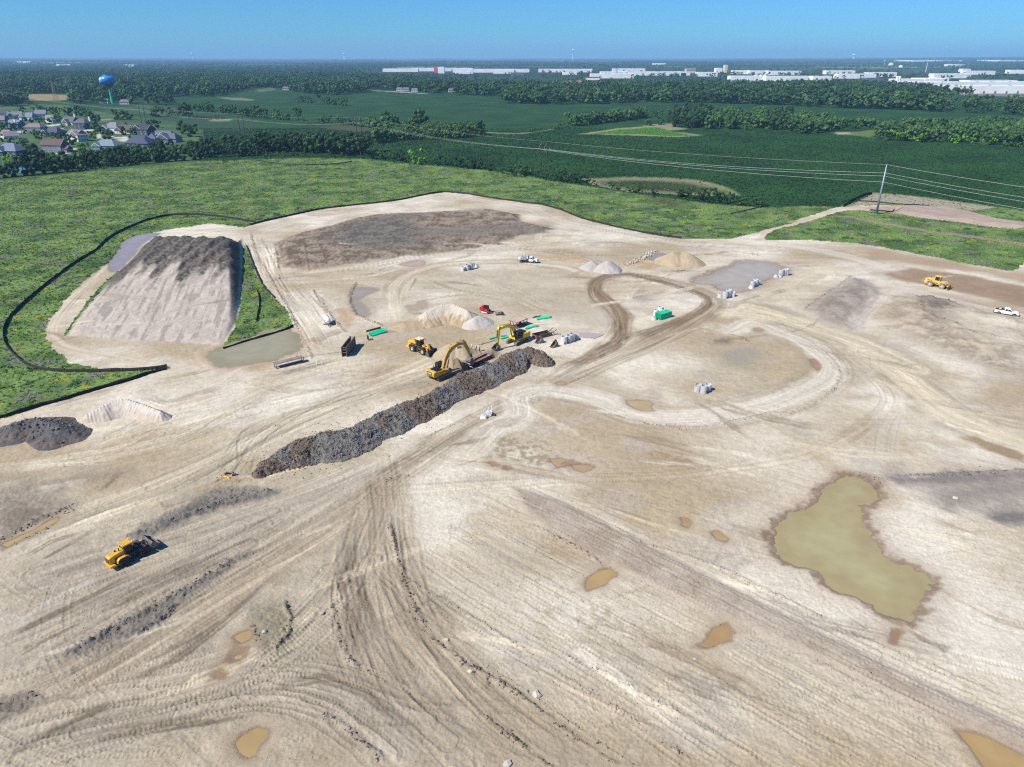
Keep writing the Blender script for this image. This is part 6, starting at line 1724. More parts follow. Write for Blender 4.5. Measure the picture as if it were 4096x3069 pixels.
# trench box down in the trench, red rails showing
A, Bp = at(1600 + 1610 / 5.53, 1330 + 720 / 5.53, 0), at(1600 + 2035 / 5.53, 1330 + 515 / 5.53, 0)
tb, L, rz = trench_box('dark red trench box set down into the open trench', A, Bp, 1.6, 2.3, RUST, -2.0, (1.3, 1.9), mat('red_rail', (186, 120, 112), .8), CONCW)
b = MB()
for y in (.1, .45): b.tube([(.6, y - .1, 0), (.6, y - .1, 3.4)], .035, 6)
for i in range(11): b.tube([(.6, 0, .25 + i * .3), (.6, .35, .25 + i * .3)], .025, 6)
b.v = [(x + .3, y + .2, z) for x, y, z in b.v]
ld = thing('ladder', 'pale red ladder standing in the trench box', 'ladder', tb.location, rz); b.obj('rails_and_rungs', mat('red_ladder', (206, 120, 120), .6), ld)
# low frame lying on its side by the brown pond
A, Bp = at(1106, 1479), at(1219, 1450)
d = Bp - A; L = float(np.hypot(d[0], d[1])); rz = heading(A, Bp)
GREYW_ = mat('weathered_grey_steel', (142, 132, 126), .85, .1, .25, 1.2, (112, 100, 94))
fr_ = thing('trench_box', 'long low steel trench box lying on its side by the brown pond', 'trench box', (A[0], A[1], gz(A[0], A[1])), rz)
for z_, nm in ((.06, 'lower_wall'), (1.18, 'upper_wall')):
    b = MB(); b.box((L / 2, .75, z_), (L, 1.5, .12)); b.obj(nm, GREYW_, fr_)
for x in (.12, L - .12):
    for y in (.15, 1.35):
        b = MB(); b.cyl((x, y, .12), (x, y, 1.13), .09, n=10); b.obj('spreader', GREYW_, fr_)
# red plate roofed box standing behind the bright excavator
A, Bp = at(1950 + 640 / 5.53, 1240 + 412 / 5.53), at(1950 + 885 / 5.53, 1240 + 322 / 5.53)
d = Bp - A; L = float(np.hypot(d[0], d[1])); rz = heading(A, Bp)
zt = 1.75
tb = thing('trench_shield', 'faded red steel trench shield lying on its side like a table', 'trench box', (A[0], A[1], gz(A[0], A[1])), rz)
b = MB(); b.box((L / 2, 1.25, zt), (L + .2, 2.7, .14)); b.obj('upper_wall', PINK, tb)
b = MB(); b.box((L / 2, 1.25, .06), (L, 2.5, .1)); b.obj('lower_wall', RUST, tb)
b = MB(); b.box((L / 2, -.13, zt - .02), (L + .25, .06, .2)).box((-.13, 1.25, zt - .02), (.06, 2.7, .2)).box((L + .13, 1.25, zt - .02), (.06, 2.7, .2)); b.obj('edge_beam', RUSTR, tb)
for x in (.1, L - .1):
    for y in (.1, 1.3, 2.4):
        b = MB(); b.box((x, y, zt / 2 + .02), (.16, .16, zt - .18)); b.obj('spreader', RUSTR, tb)
b = MB(); b.box((L - 1.3, 1.5, .62), (.8, .08, 1.0)); b.obj('stiffener_plate', RUST, tb)
# steel bedding box with a drawbar frame
A, Bp = at(1950 + 1085 / 5.53, 1240 + 655 / 5.53), at(1950 + 1425 / 5.53, 1240 + 575 / 5.53)
rz = heading(A, Bp); L = float(np.hypot(*(Bp - A)[:2])); W = 2.0
bb = thing('bedding_box', 'long brown steel bedding box holding some sand by the excavator', 'steel box', (A[0], A[1], gz(A[0], A[1])), rz)
b = MB(); b.box((L / 2, W / 2, .08), (L, W, .12)); b.obj('floor', RUST, bb)
for y in (0, W):
    b = MB(); panel(b, 0, L, y, .02, 1.0, .08); b.obj('side_wall', RUST, bb)
b = MB(); b.box((0, W / 2, .5), (.1, W - .1, 1.0)); b.obj('end_wall', RUSTR, bb)
b = MB(); b.box((L, W / 2, .4), (.1, W - .1, .8)); b.obj('end_wall', RUST, bb)
b = MB()
for y in (.2, W - .2): b.bar((L, y, .6), (L + 1.6, y - .1, 1.5), .12)
b.bar((L + .6, .2, .95), (L + .6, W - .2, .95), .1).bar((L + .2, .2, .1), (L + 1.9, .2, .15), .12).bar((L + 1.9, .2, .15), (L + 2.4, -.6, .15), .1); b.obj('drawbar_frame', RUST, bb)
b = MB(); b.lathe([(.01, .34), (.5, .3), (.8, .2), (.9, .12)], 'z', (L * .72, W / 2, .04), 14); b.v = [(x + (x - L * .72) * .7, W / 2 + (y - W / 2) * 1.0, z) for x, y, z in b.v]
sp_ = thing('sand', 'small heap of pale sand inside the steel bedding box', 'sand', bb.location, rz); b.obj('heap', mat('pale_sand', (196, 184, 164), .95), sp_)
# loose buckets on the ground
def loose_bucket(label, px, py, rz, w, m, up):
    p_, z = place(px, py)
    r_ = thing('excavator_bucket', label, 'bucket', (p_[0], p_[1], z), rz)
    prof = [(.9, .05), (.2, .0), (-.45, .15), (-.75, .6), (-.65, 1.1), (-.35, 1.45)]
    b = bucket_mesh(prof, w, .06, 5)
    b.obj('shell', m, r_)
    e = MB()
    for y in (-.22, .22): e.prism([(-.5, 1.2), (-.62, 1.75), (-.3, 1.85), (-.1, 1.4)], y - .04, y + .04)
    e.obj('mounting_ear', m, r_)
loose_bucket('shiny grey toothed excavator bucket beside the steel bedding box', 1950 + 1150 / 5.53, 1240 + 725 / 5.53, R(215), 1.5, STEEL, 0)
loose_bucket('brown excavator bucket standing alone left of the concrete rings', 1950 + 1480 / 5.53, 1240 + 820 / 5.53, R(215), 1.3, mat('brown_bucket', (120, 104, 94), .8, 0, .3), 0)
# steel road plates lying flat
for k, (pts_, lab) in enumerate((('c7 578,1195 650,1165 770,1178 690,1212', 'large mauve steel road plate lying right of the concrete rings'), ('c7 575,1165 650,1168 660,1178 590,1190', 'second steel road plate half under the larger one'))):
    pl = line(pts_); c = pl.mean(0); z = gz(*c) + .06 + .03 * k
    b = MB(); n = len(pl)
    b.add([(x - c[0], y - c[1], 0) for x, y in pl] + [(x - c[0], y - c[1], .05) for x, y in pl], [tuple(range(n))[::-1], tuple(range(n, 2 * n))] + [(i, (i + 1) % n, (i + 1) % n + n, i + n) for i in range(n)])
    o = b.obj('steel_plate', mat('mauve_plate', (176, 160, 156), .7, .1, .2)); o.location = (c[0], c[1], z); tag(o, lab, 'steel plate')

# ------------------------------------------------------------------ concrete manhole parts
def barrel(kind, r, hgt, m, mark=None):
    root = bpy.data.objects.new('manhole_ring' if kind != 'cone' else 'manhole_cone', None); COL.objects.link(root)
    b = MB(); ri = r * .83
    if kind == 'cone':
        b.lathe([(r, 0), (r, .15), (r * .55, hgt), (r * .42, hgt), (ri, .1), (ri, 0)], 'z', (0, 0, 0), 24, close=True)
    else:
        b.lathe([(r, 0), (r, hgt - .1), (r * .93, hgt - .1), (r * .93, hgt), (ri, hgt), (ri, .05 if kind == 'base' else 0)], 'z', (0, 0, 0), 28, close=(kind != 'base'))
        if kind == 'base': b.cyl((0, 0, 0), (0, 0, .06), r, n=28)
    b.obj('wall', m, root, False)
    if kind == 'base':
        h = MB(); h.cyl((r * .55, -r * .86, .45), (r * .62, -r * .93, .45), .22, n=14); h.obj('pipe_hole', BLK2, root)
    if mark:
        t = MB(); t.box((-r * .35, -r * .97, hgt * .45), (.3, .03, .3), (0, 0, -.35)); t.obj('painted_mark', BLK2, root)
    return root
def rings(group, items):
    for kind, px, py, r, hgt, m, lab in items:
        p_, z = place(px, py)
        o = barrel(kind, r, hgt, m); o.location = (p_[0], p_[1] + r * .8, z - .02); o.rotation_euler = (0, 0, rnd.uniform(-.4, .4))
        tag(o, lab, 'manhole cone' if kind == 'cone' else 'manhole ring', group)
rings('concrete manhole parts beside the excavator', (
    ('base', 1950 + 1692 / 5.53, 1240 + 770 / 5.53, .8, 2.0, CONCW, 'tall white concrete manhole base, nearest of the row beside the excavator'),
    ('ring', 1950 + 1808 / 5.53, 1240 + 735 / 5.53, .75, 1.9, CONC, 'grey concrete manhole ring, second in the row beside the excavator'),
    ('ring', 1950 + 1880 / 5.53, 1240 + 705 / 5.53, .75, 2.0, CONC, 'grey concrete manhole ring, third and highest in the row beside the excavator'),
    ('cone', 1950 + 1972 / 5.53, 1240 + 660 / 5.53, .75, 1.0, CONC, 'small concrete manhole cone at the right end of the row beside the excavator')))
rings('concrete manhole rings alone on the inner plain', (
    ('ring', 2740 + 715 / 13.82, 1500 + 965 / 13.82, .72, 1.45, CONC, 'left ring of the lone cluster of concrete rings'),
    ('base', 2740 + 1065 / 13.82, 1500 + 1045 / 13.82, .74, 1.75, CONC, 'front ring of the lone cluster of concrete rings'),
    ('ring', 2740 + 770 / 13.82, 1500 + 860 / 13.82, .72, 1.3, CONC, 'ring hidden at the back of the lone cluster of concrete rings'),
    ('ring', 2740 + 1290 / 13.82, 1500 + 900 / 13.82, .72, 1.5, CONCW, 'right shaded ring of the lone cluster of concrete rings')))
rings('concrete manhole parts below the service truck', (
    ('base', 1800 + 258 / 4.916, 1000 + 438 / 4.916, .78, 1.3, CONCW, 'short white concrete base at the left end of the row below the service truck'),
    ('ring', 1800 + 345 / 4.916, 1000 + 425 / 4.916, .72, 2.0, CONC, 'tall grey concrete ring, second in the row below the service truck'),
    ('ring', 1800 + 418 / 4.916, 1000 + 405 / 4.916, .72, 2.1, CONC, 'tall grey concrete ring, third in the row below the service truck'),
    ('ring', 1800 + 460 / 4.916, 1000 + 360 / 4.916, .5, 1.6, CONCW, 'narrow white concrete ring behind the tall ones below the service truck'),
    ('cone', 1800 + 525 / 4.916, 1000 + 368 / 4.916, .75, 1.1, CONC, 'concrete cone at the right end of the row below the service truck')))
rings('concrete manhole parts at the near shore of the grey pond', (
    ('cone', 2550 + 1130 / 3.403, 1000 + 655 / 3.403, .85, 1.2, CONC, 'concrete cone at the left end of the shore group nearest the teardrop road'),
    ('base', 2550 + 1203 / 3.403, 1000 + 665 / 3.403, .85, 2.2, CONC, 'tall grey concrete base in front of the shore group nearest the teardrop road'),
    ('ring', 2550 + 1245 / 3.403, 1000 + 645 / 3.403, .85, 2.2, CONCW, 'tall white concrete ring behind the shore group nearest the teardrop road'),
    ('base', 2550 + 1305 / 3.403, 1000 + 640 / 3.403, .72, 1.4, CONCW, 'short white concrete base at the right end of the shore group nearest the teardrop road')))
rings('concrete manhole parts in the middle of the pond shore', (
    ('cone', 2550 + 1557 / 3.403, 1000 + 530 / 3.403, .85, 1.0, CONCW, 'pale concrete cone lowest in the middle shore group'),
    ('ring', 2550 + 1573 / 3.403, 1000 + 510 / 3.403, .8, 2.0, CONC, 'grey concrete ring left of centre in the middle shore group'),
    ('ring', 2550 + 1612 / 3.403, 1000 + 490 / 3.403, .8, 2.0, CONCW, 'tall concrete ring highest in the middle shore group'),
    ('base', 2550 + 1652 / 3.403, 1000 + 483 / 3.403, .6, 1.3, CONCW, 'small pale concrete base at the right of the middle shore group')))
rings('concrete manhole parts at the far corner of the grey pond', (
    ('cone', 2550 + 1895 / 3.403, 1000 + 385 / 3.403, .85, 1.0, CONC, 'left concrete cone at the far corner of the grey pond'),
    ('cone', 2550 + 1945 / 3.403, 1000 + 380 / 3.403, .8, .9, CONC, 'right concrete cone at the far corner of the grey pond'),
    ('ring', 2550 + 1962 / 3.403, 1000 + 362 / 3.403, .85, 2.2, CONC, 'tall grey concrete ring at the far corner of the grey pond'),
    ('ring', 2550 + 2005 / 3.403, 1000 + 355 / 3.403, .75, 2.1, CONCW, 'middle pale concrete ring at the far corner of the grey pond'),
    ('ring', 2550 + 2030 / 3.403, 1000 + 352 / 3.403, .75, 2.3, CONCW, 'rightmost white concrete ring at the far corner of the grey pond')))
rings('concrete manhole parts behind the green pipe stack', (
    ('cone', 2550 + 233 / 3.403, 1000 + 960 / 3.403, .75, 1.0, CONC, 'grey concrete cone at the front left of the green pipe stack'),
    ('ring', 2550 + 255 / 3.403, 1000 + 912 / 3.403, .72, 1.9, CONCW, 'pale concrete ring left behind the green pipe stack'),
    ('ring', 2550 + 318 / 3.403, 1000 + 885 / 3.403, .8, 2.3, CONCW, 'tallest white concrete ring behind the green pipe stack'),
    ('ring', 2550 + 345 / 3.403, 1000 + 900 / 3.403, .72, 1.9, CONCW, 'white concrete ring just behind the green pipe stack')))

# ------------------------------------------------------------------ pipes
PIPE = {}
def pipe_mesh(L, r, m):
    k = (round(L, 2), r, m.name)
    if k not in PIPE:
        b = MB(); b.lathe([(r, 0), (r, L - .35), (r * 1.18, L - .33), (r * 1.18, L), (r * .95, L), (r * .88, L - .3), (r * .88, 0)], 'x', (0, 0, 0), 10, close=True)
        me = bpy.data.meshes.new('pipe'); me.from_pydata(b.v, [], b.f); me.materials.append(m); PIPE[k] = me
    return PIPE[k]
def lay_pipe(A, Bp, r, m, label, group=None, parent=None, zoff=0.0, name='pipe', flip=False):
    if flip: A, Bp = Bp, A
    d = np.array(Bp[:2]) - np.array(A[:2]); L = float(np.hypot(*d))
    o = bpy.data.objects.new(name, pipe_mesh(L, r, m)); COL.objects.link(o)
    o.location = (A[0], A[1], gz(A[0], A[1]) + r * 1.1 + zoff); o.rotation_euler = (0, 0, math.atan2(d[1], d[0]))
    return tag(o, label, 'pipe', group)
# stacked green pipes
A, Bp = at(2550 + 318 / 3.403, 1000 + 960 / 3.403), at(2550 + 467 / 3.403, 1000 + 915 / 3.403)
rz = heading(A, Bp); L = float(np.hypot(*(Bp - A)[:2])); ux = np.array((math.cos(rz), math.sin(rz))); vx = np.array((-math.sin(rz), math.cos(rz)))
for k in range(7):
    for j in range(9):
        q0 = A[:2] + vx * (.16 + .255 * j); q1 = q0 + ux * L
        o = lay_pipe(q0, q1, .11, GREEN, 'green pipe in the tall stack in front of white concrete rings', 'green pipes in the tall stack', name='green_pipe')
        o.location.z = gz(A[0], A[1]) + .13 + .255 * k
def loose(frame, pr, r, m, lab, grp=None, name='green_pipe'):
    for (x0, y0, x1, y1), l_ in zip(pr, lab):
        lay_pipe(site(frame, x0, y0), site(frame, x1, y1), r, m, l_, grp, name=name)
loose('e2', ((1095, 225, 1385, 175), (1095, 212, 1385, 165), (1097, 203, 1390, 156), (1110, 190, 1392, 148)), .22, GREEN, ['green pipe in the loose bundle right of the red trench shield'] * 4, 'green pipes in the loose bundle')
loose('e2', ((840, 430, 1115, 362), (860, 415, 1120, 352), (870, 400, 1040, 358)), .2, GREEN, ('nearest green pipe in the shadow of the red trench shield', 'second green pipe in the shadow of the red trench shield', 'short green pipe behind two others by the red trench shield'))
loose('e2', ((45, 650, 215, 600), (300, 640, 440, 590), (315, 645, 445, 605), (290, 590, 420, 568)), .2, GREEN, ('green pipe left of the bright excavator arm', 'upper green pipe of the pair under the bright excavator boom', 'lower green pipe of the pair under the bright excavator boom', 'far green pipe behind the bright excavator boom'))
loose('e2', ((1020, 145, 1090, 138),), .14, GREEN, ('short pale green pipe beside the thin dark rods',))
loose('e2', ((1005, 182, 1190, 130), (990, 172, 1165, 125)), .06, BLK2, ('lower thin dark rod behind the red trench shield', 'upper thin dark rod behind the red trench shield'), None, 'steel_rod')
loose('e1', ((1785, 268, 2120, 165), (1795, 210, 1850, 245)), .07, STEEL, ('long thin grey pipe lying behind the workers', 'short thin grey rod beside the long grey pipe'), None, 'thin_pipe')
loose('c6', ((880, 1172, 985, 1140), (882, 1180, 995, 1145), (888, 1188, 1000, 1150), (900, 1192, 1005, 1158)), .24, GREEN, ['green pipe in the bundle above the brown trench box'] * 4, 'green pipes above the trench box')
A, Bp = site('c6', 858, 1158), site('c6', 965, 1130)
rz = heading(A, Bp); L = float(np.hypot(*(Bp - A)[:2]))
b = MB(); b.box((L / 2, 0, .5), (L, .12, .1)).box((L / 2, 0, .06), (L, .4, .12)).box((L / 2, 0, .28), (L, .06, .4)); o = b.obj('steel_beam', BSTEEL); o.location = (A[0], A[1], gz(A[0], A[1])); o.rotation_euler = (0, 0, rz); tag(o, 'grey steel beam lying behind the green pipe bundle', 'beam')
p_, z = place(1100 + 2060 / 5.53, 1250 + 610 / 5.53)
fk = thing('pallet_fork', 'black pallet fork attachment standing at the end of the green pipe bundle', 'pallet fork', (p_[0], p_[1], z), R(30))
b = MB()
for y in (-.6, .6): b.bar((0, y, .05), (0, y, 1.2), .1)
for z_ in (.1, .6, 1.15): b.bar((0, -.65, z_), (0, .65, z_), .1)
for y in (-.25, .1, .3): b.bar((0, y, .1), (0, y, 1.2), .06)
b.bar((0, -.6, .1), (0, .6, 1.1), .06); b.obj('back_frame', BLK, fk)
for y in (-.35, .35):
    b = MB(); b.bar((0, y, .06), (1.3, y, .04), .14, .06); b.obj('fork', BLK2, fk)

# ------------------------------------------------------------------ white tank trailer
a_, b_ = at(1301, 1306), at(1288, 1270)
p_, z = place(1308, 1300)
tk = thing('tank_trailer', 'white cylindrical fuel tank on a small wheeled trailer, upper left of the site', 'tank trailer', (p_[0], p_[1] + .6, z), heading(at(1320, 1310), at(1298, 1276)))
b = MB(); b.lathe([(.01, -1.95), (.45, -1.85), (.7, -1.6), (.76, -1.3), (.76, 1.3), (.7, 1.6), (.45, 1.85), (.01, 1.95)], 'x', (.2, 0, 1.55), 24); b.obj('tank', WHITE, tk, True)
b = MB(); b.lathe([(.77, -.06), (.79, -.06), (.79, .06), (.77, .06)], 'x', (.9, 0, 1.55), 24, close=True); b.obj('strap', BLK2, tk)
b = MB(); b.bar((-1.6, -.5, .6), (1.9, -.5, .6), .12).bar((-1.6, .5, .6), (1.9, .5, .6), .12)
for x in (-1.4, 0, 1.4): b.bar((x, -.7, .6), (x, .7, .6), .12)
for x in (-1.0, 1.0):
    for y in (-.5, .5): b.bar((x, y, .6), (x, y * 1.1, 1.0), .1)
b.bar((-1.6, 0, .6), (-3.0, 0, .45), .12).bar((-3.0, 0, .45), (-3.0, 0, .05), .08); b.obj('frame', STEEL, tk)
for y in (-1, 1):
    wheel(tk, (.3, y * .95, .36), .36, .24, y, TYRE, WHITE, 0, .6)
    b = MB(); b.strip([(-.25, .55), (-.05, .78), (.65, .78), (.85, .55)], .3, .04, 0, y * .95); b.obj('fender', WHITE, tk)

# ------------------------------------------------------------------ pallets of white blocks, hydrant parts, stakes
p_, z = place(1880 + 850 / 11.06, 1600 + 700 / 11.06)
pa = thing('block_pallet', 'pallet of white drain blocks with upright white pipes on the light plain', 'pallet', (p_[0], p_[1] + .5, z), R(-20))
b = MB()
for y in (-.5, 0, .5): b.box((0, y, .07), (1.3, .1, .14))
b.box((0, 0, .16), (1.3, 1.1, .04)); b.obj('pallet_base', mat('timber', (150, 120, 84), .9), pa)
for k in range(3):
    for i in range(4):
        for j in range(3):
            if k == 2 and (i + j) % 3 == 0: continue
            b = MB(); b.box((0, 0, 0), (.29, .33, .22)); o = b.obj('block', CONCW, pa); o.location = (-.48 + .32 * i, -.36 + .36 * j, .31 + .24 * k)
for x, y, h_ in ((-.3, .3, 1.0), (.4, .35, 1.5)):
    b = MB(); b.cyl((x, y, .7), (x, y, .7 + h_ * .7), .08, n=10).cyl((x, y, .7 + h_ * .7), (x, y, .85 + h_ * .7), .12, n=10); b.obj('upright_pipe', WHITE, pa)
b = MB(); b.box((.95, .1, .25), (.5, .5, .4)); b.obj('carton', BLK2, pa)
p_, z = place(1880 + 600 / 11.06, 1600 + 830 / 11.06)
bg = thing('bulk_bag', 'white covered pallet left of the block pallet', 'bag', (p_[0], p_[1] + .5, z), R(-12))
b = MB(); b.box((0, 0, .36), (1.35, 1.2, .72), None, 0, .72); b.obj('bag', WHITE, bg, False, .1)
b = MB()
for i in range(7): b.cyl((rnd.uniform(-.35, .35), rnd.uniform(-.3, .3), .7), (rnd.uniform(-.35, .35), rnd.uniform(-.3, .3), .86), .12, n=8)
b.obj('contents', CONCW, bg)
p_, z = place(904, 1914)
hy = thing('hydrant', 'yellow hydrant lying on the ground at the low end of the spoil bank', 'hydrant', (p_[0], p_[1], z), R(-22))
b = MB(); b.cyl((-.55, 0, .16), (.5, 0, .16), .11).cyl((.5, 0, .16), (.85, 0, .16), .16).cyl((-.62, 0, .16), (-.55, 0, .16), .2).cyl((.2, -.3, .16), (.2, .3, .16), .1); b.obj('barrel', mat('hydrant_yellow', (250, 170, 20), .4), hy)
b = MB(); b.cyl((.85, 0, .16), (1.0, 0, .16), .09).cyl((-1.0, 0, .16), (-.62, 0, .16), .09); b.obj('cap', BLK2, hy)
for px, py, lab in ((908, 1901, 'dark red valve body just behind the yellow hydrant'), (938, 1906, 'small dark red fitting right of the yellow hydrant')):
    p_, z = place(px, py)
    v_ = thing('valve', lab, 'valve', (p_[0], p_[1], z), R(30))
    b = MB(); b.cyl((-.3, 0, .2), (.3, 0, .2), .13).cyl((-.34, 0, .2), (-.28, 0, .2), .2).cyl((.28, 0, .2), (.34, 0, .2), .2); b.obj('body', mat('oxide_red', (110, 50, 44), .6), v_)
    b = MB(); b.cyl((0, 0, .3), (0, 0, .55), .07); b.obj('stem', BLK2, v_)
for px, py, h_, lab in ((1950 + 325 / 5.53, 1240 + 420 / 5.53, 1.6, 'thin stake left behind the bright excavator'), (2051, 1330, 1.6, 'thin stake near the corner of the red trench shield'), (1966, 1333, .7, 'short survey tripod in front of the big sand pile'),
                        (1912, 1312, 1.3, 'thin stake at the right foot of the big sand pile'), (2300, 1252, 1.0, 'lone stake on the inner plain')):
    p_, z = place(px, py)
    st_ = thing('stake', lab, 'stake', (p_[0], p_[1], z), rnd.uniform(0, 3))
    b = MB(); b.cyl((0, 0, 0), (0.03, 0, h_), .035, n=6); b.obj('shaft', mat('timber', (150, 120, 84), .9), st_)
    b = MB(); b.box((.1, 0, h_ - .1), (.18, .02, .14)); b.obj('flag', WHITE, st_)
for px, py, r_, lab in ((1268, 1458, .06, 'short white pipe stub beside the steel frame'), (1288, 1456, .05, 'tiny white pipe stub right of another stub')):
    p_, z = place(px, py); b = MB(); b.cyl((0, 0, 0), (.03, 0, .75), .09, n=8).cyl((.03, 0, .75), (.03, 0, .82), .12, n=8); o = b.obj('pipe_stub', WHITE); o.location = (p_[0], p_[1], z); tag(o, lab, 'pipe stub')
# ------------------------------------------------------------------ silt fences
FAB = mat('black_fabric', (30, 29, 28), .9, 0, .25, 1.5)
POSTM = mat('grey_post', (120, 110, 98), .9)
def post_mesh(h=0.95):
    b = MB(); b.box((0, 0, h / 2 - .05), (.05, .05, h)); me = bpy.data.meshes.new('post'); me.from_pydata(b.v, [], b.f); me.materials.append(POSTM); return me
PM = post_mesh()
def fence(label, txt, h=0.75, off=0.0, gap=2.6):
    p = smooth_line(line(txt), 1.3)
    if off:
        d = np.gradient(p, axis=0); d /= np.hypot(d[:, 0], d[:, 1])[:, None]
        p = p + np.stack([-d[:, 1], d[:, 0]], 1) * off
    c = p.mean(0)
    z = gzv(p[:, 0], p[:, 1])
    root = thing('silt_fence', label, 'silt fence', (c[0], c[1], 0))
    n = len(p)
    hh = h * (0.9 + .25 * perlin(np.arange(n) / 3.0, np.zeros(n), 5))
    jit = .12 * perlin(np.arange(n) / 2.0, np.zeros(n), 9)
    d = np.gradient(p, axis=0); d /= (np.hypot(d[:, 0], d[:, 1])[:, None] + 1e-9); nr = np.stack([-d[:, 1], d[:, 0]], 1)
    lo = np.column_stack([p - c, z - .1]); hi = np.column_stack([p - c + nr * jit[:, None], z + hh])
    lo2 = np.column_stack([p - c + nr * .03, z - .1]); hi2 = np.column_stack([p - c + nr * (jit[:, None] + .03), z + hh])
    co = np.vstack([lo, hi, hi2, lo2]); i = np.arange(n - 1)
    q = np.vstack([np.stack([i + k * n, i + 1 + k * n, i + 1 + (k + 1) * n, i + (k + 1) * n], 1) for k in range(3)])
    me = mesh_np('fabric', co, q, False); me.materials.append(FAB)
    o = bpy.data.objects.new('fabric', me); COL.objects.link(o); o.parent = root
    s = np.r_[0, np.cumsum(np.hypot(*np.diff(p, axis=0).T))]
    for a in np.arange(0, s[-1], gap)[:280]:
        k = int(np.searchsorted(s, a)); k = min(k, n - 1)
        o = bpy.data.objects.new('post', PM); COL.objects.link(o); o.parent = root; o.location = (p[k][0] - c[0] - nr[k][0] * .06, p[k][1] - c[1] - nr[k][1] * .06, z[k])
fence('long black silt fence looping around the dark stockpile on the left', 'c5 1885,350 1700,322 1550,303 1400,294 1280,298 1200,310 1100,335 1000,370 880,425 790,475 700,560 560,650 400,770 250,885 120,1000 60,1070 30,1140 28,1210 50,1265 120,1340 200,1395 360,1437 600,1447 900,1445 1100,1435 1235,1420', 0.95)
fence('short black silt fence running down to the left edge of the photo', 'd1 1305,150 1150,190 1000,240 750,310 500,385 300,440 0,530 -150,570', .9)
fence('black silt fence between the far meadow and the bare ground', 'c6 0,372 100,343 300,298 500,258 700,233 900,213 1100,188 1300,148 1400,132 1450,130 1600,143 1800,178 2100,218 c7 300,220 450,260 600,320 800,375 1000,420 1200,455 1340,470', .9)
fence('black silt fence along the right side of the green wedge', 'c5 1812,520 1835,575 1865,660 1903,750 1950,830 2020,908', .8)
fence('short black fence piece inside the green wedge', 'c5 1892,850 1908,900 1912,970 1900,1030 1890,1080', .7)
fence('black silt fence along the lower edge of the green wedge by the brown pond', 'c5 1645,1282 1800,1232 2000,1175 2165,1122', .9)
fence('dark silt fence beside the path at the crop corner', 'c8 752,258 850,206 920,175 985,150', 1.5)
fence('dark silt fence at the foot of the pink soil berm', 'c8 968,286 1060,293 1140,303 1165,282', .7)
fence('thin black fence line across the far meadow', 'c2 0,958 150,980 350,998 550,993 700,985 830,970', .7)
fence('dark fence piece at the end of the bush row', 'c7 1700,290 1800,270 1900,245 1950,235 1990,225', .6)
fence('black fence line beyond the path along the sparse weeds', 'c8 850,207 1000,218 1200,240 1450,252', .6)

# ------------------------------------------------------------------ foliage
def leaf_mat(name, cols, var=0.35, sub=0.0, instancer=False):
    m, t, p = nodes(name)
    p.inputs['Roughness'].default_value = 0.75; p.inputs['Specular IOR Level'].default_value = 0.2
    ge = t.nodes.new('ShaderNodeNewGeometry')
    nz = t.nodes.new('ShaderNodeTexNoise'); nz.inputs['Scale'].default_value = 0.7; nz.inputs['Detail'].default_value = 3
    t.links.new(ge.outputs['Position'], nz.inputs['Vector'])
    if instancer:
        a = t.nodes.new('ShaderNodeAttribute'); a.attribute_type = 'INSTANCER'; a.attribute_name = 'tint'; src = a.outputs['Color']
    else:
        oi = t.nodes.new('ShaderNodeObjectInfo'); cr = t.nodes.new('ShaderNodeValToRGB'); el = cr.color_ramp.elements
        while len(el) < len(cols): el.new(.5)
        for i, c in enumerate(cols): el[i].position = i / max(1, len(cols) - 1); el[i].color = (*c, 1)
        t.links.new(oi.outputs['Random'], cr.inputs['Fac']); src = cr.outputs['Color']
    ad = t.nodes.new('ShaderNodeMath'); ad.operation = 'ADD'
    t.links.new(nz.outputs['Fac'], ad.inputs[0]); t.links.new(ge.outputs['Random Per Island'], ad.inputs[1])
    mr = t.nodes.new('ShaderNodeMapRange'); mr.inputs['From Min'].default_value = 0.4; mr.inputs['From Max'].default_value = 1.6; mr.inputs['To Min'].default_value = 1 - var; mr.inputs['To Max'].default_value = 1 + var
    t.links.new(ad.outputs[0], mr.inputs['Value'])
    vm = t.nodes.new('ShaderNodeVectorMath'); vm.operation = 'SCALE'
    t.links.new(src, vm.inputs[0]); t.links.new(mr.outputs['Result'], vm.inputs['Scale']); t.links.new(vm.outputs['Vector'], p.inputs['Base Color'])
    return m
LEAF = leaf_mat('leaves_dark', [lin((30, 52, 30)), lin((42, 67, 38)), lin((62, 90, 50))], .45)
LEAF2 = leaf_mat('leaves_mid', [lin((50, 80, 42)), lin((66, 98, 51)), lin((84, 112, 60))], .4)
LEAFB = leaf_mat('leaves_bright', [lin((92, 134, 44)), lin((104, 146, 50))], .35)
BARK = mat('bark', (96, 84, 72), .95, 0, .3, 2.0)
DEADB = mat('bare_bark', (160, 150, 142), .95, 0, .2, 2.0)

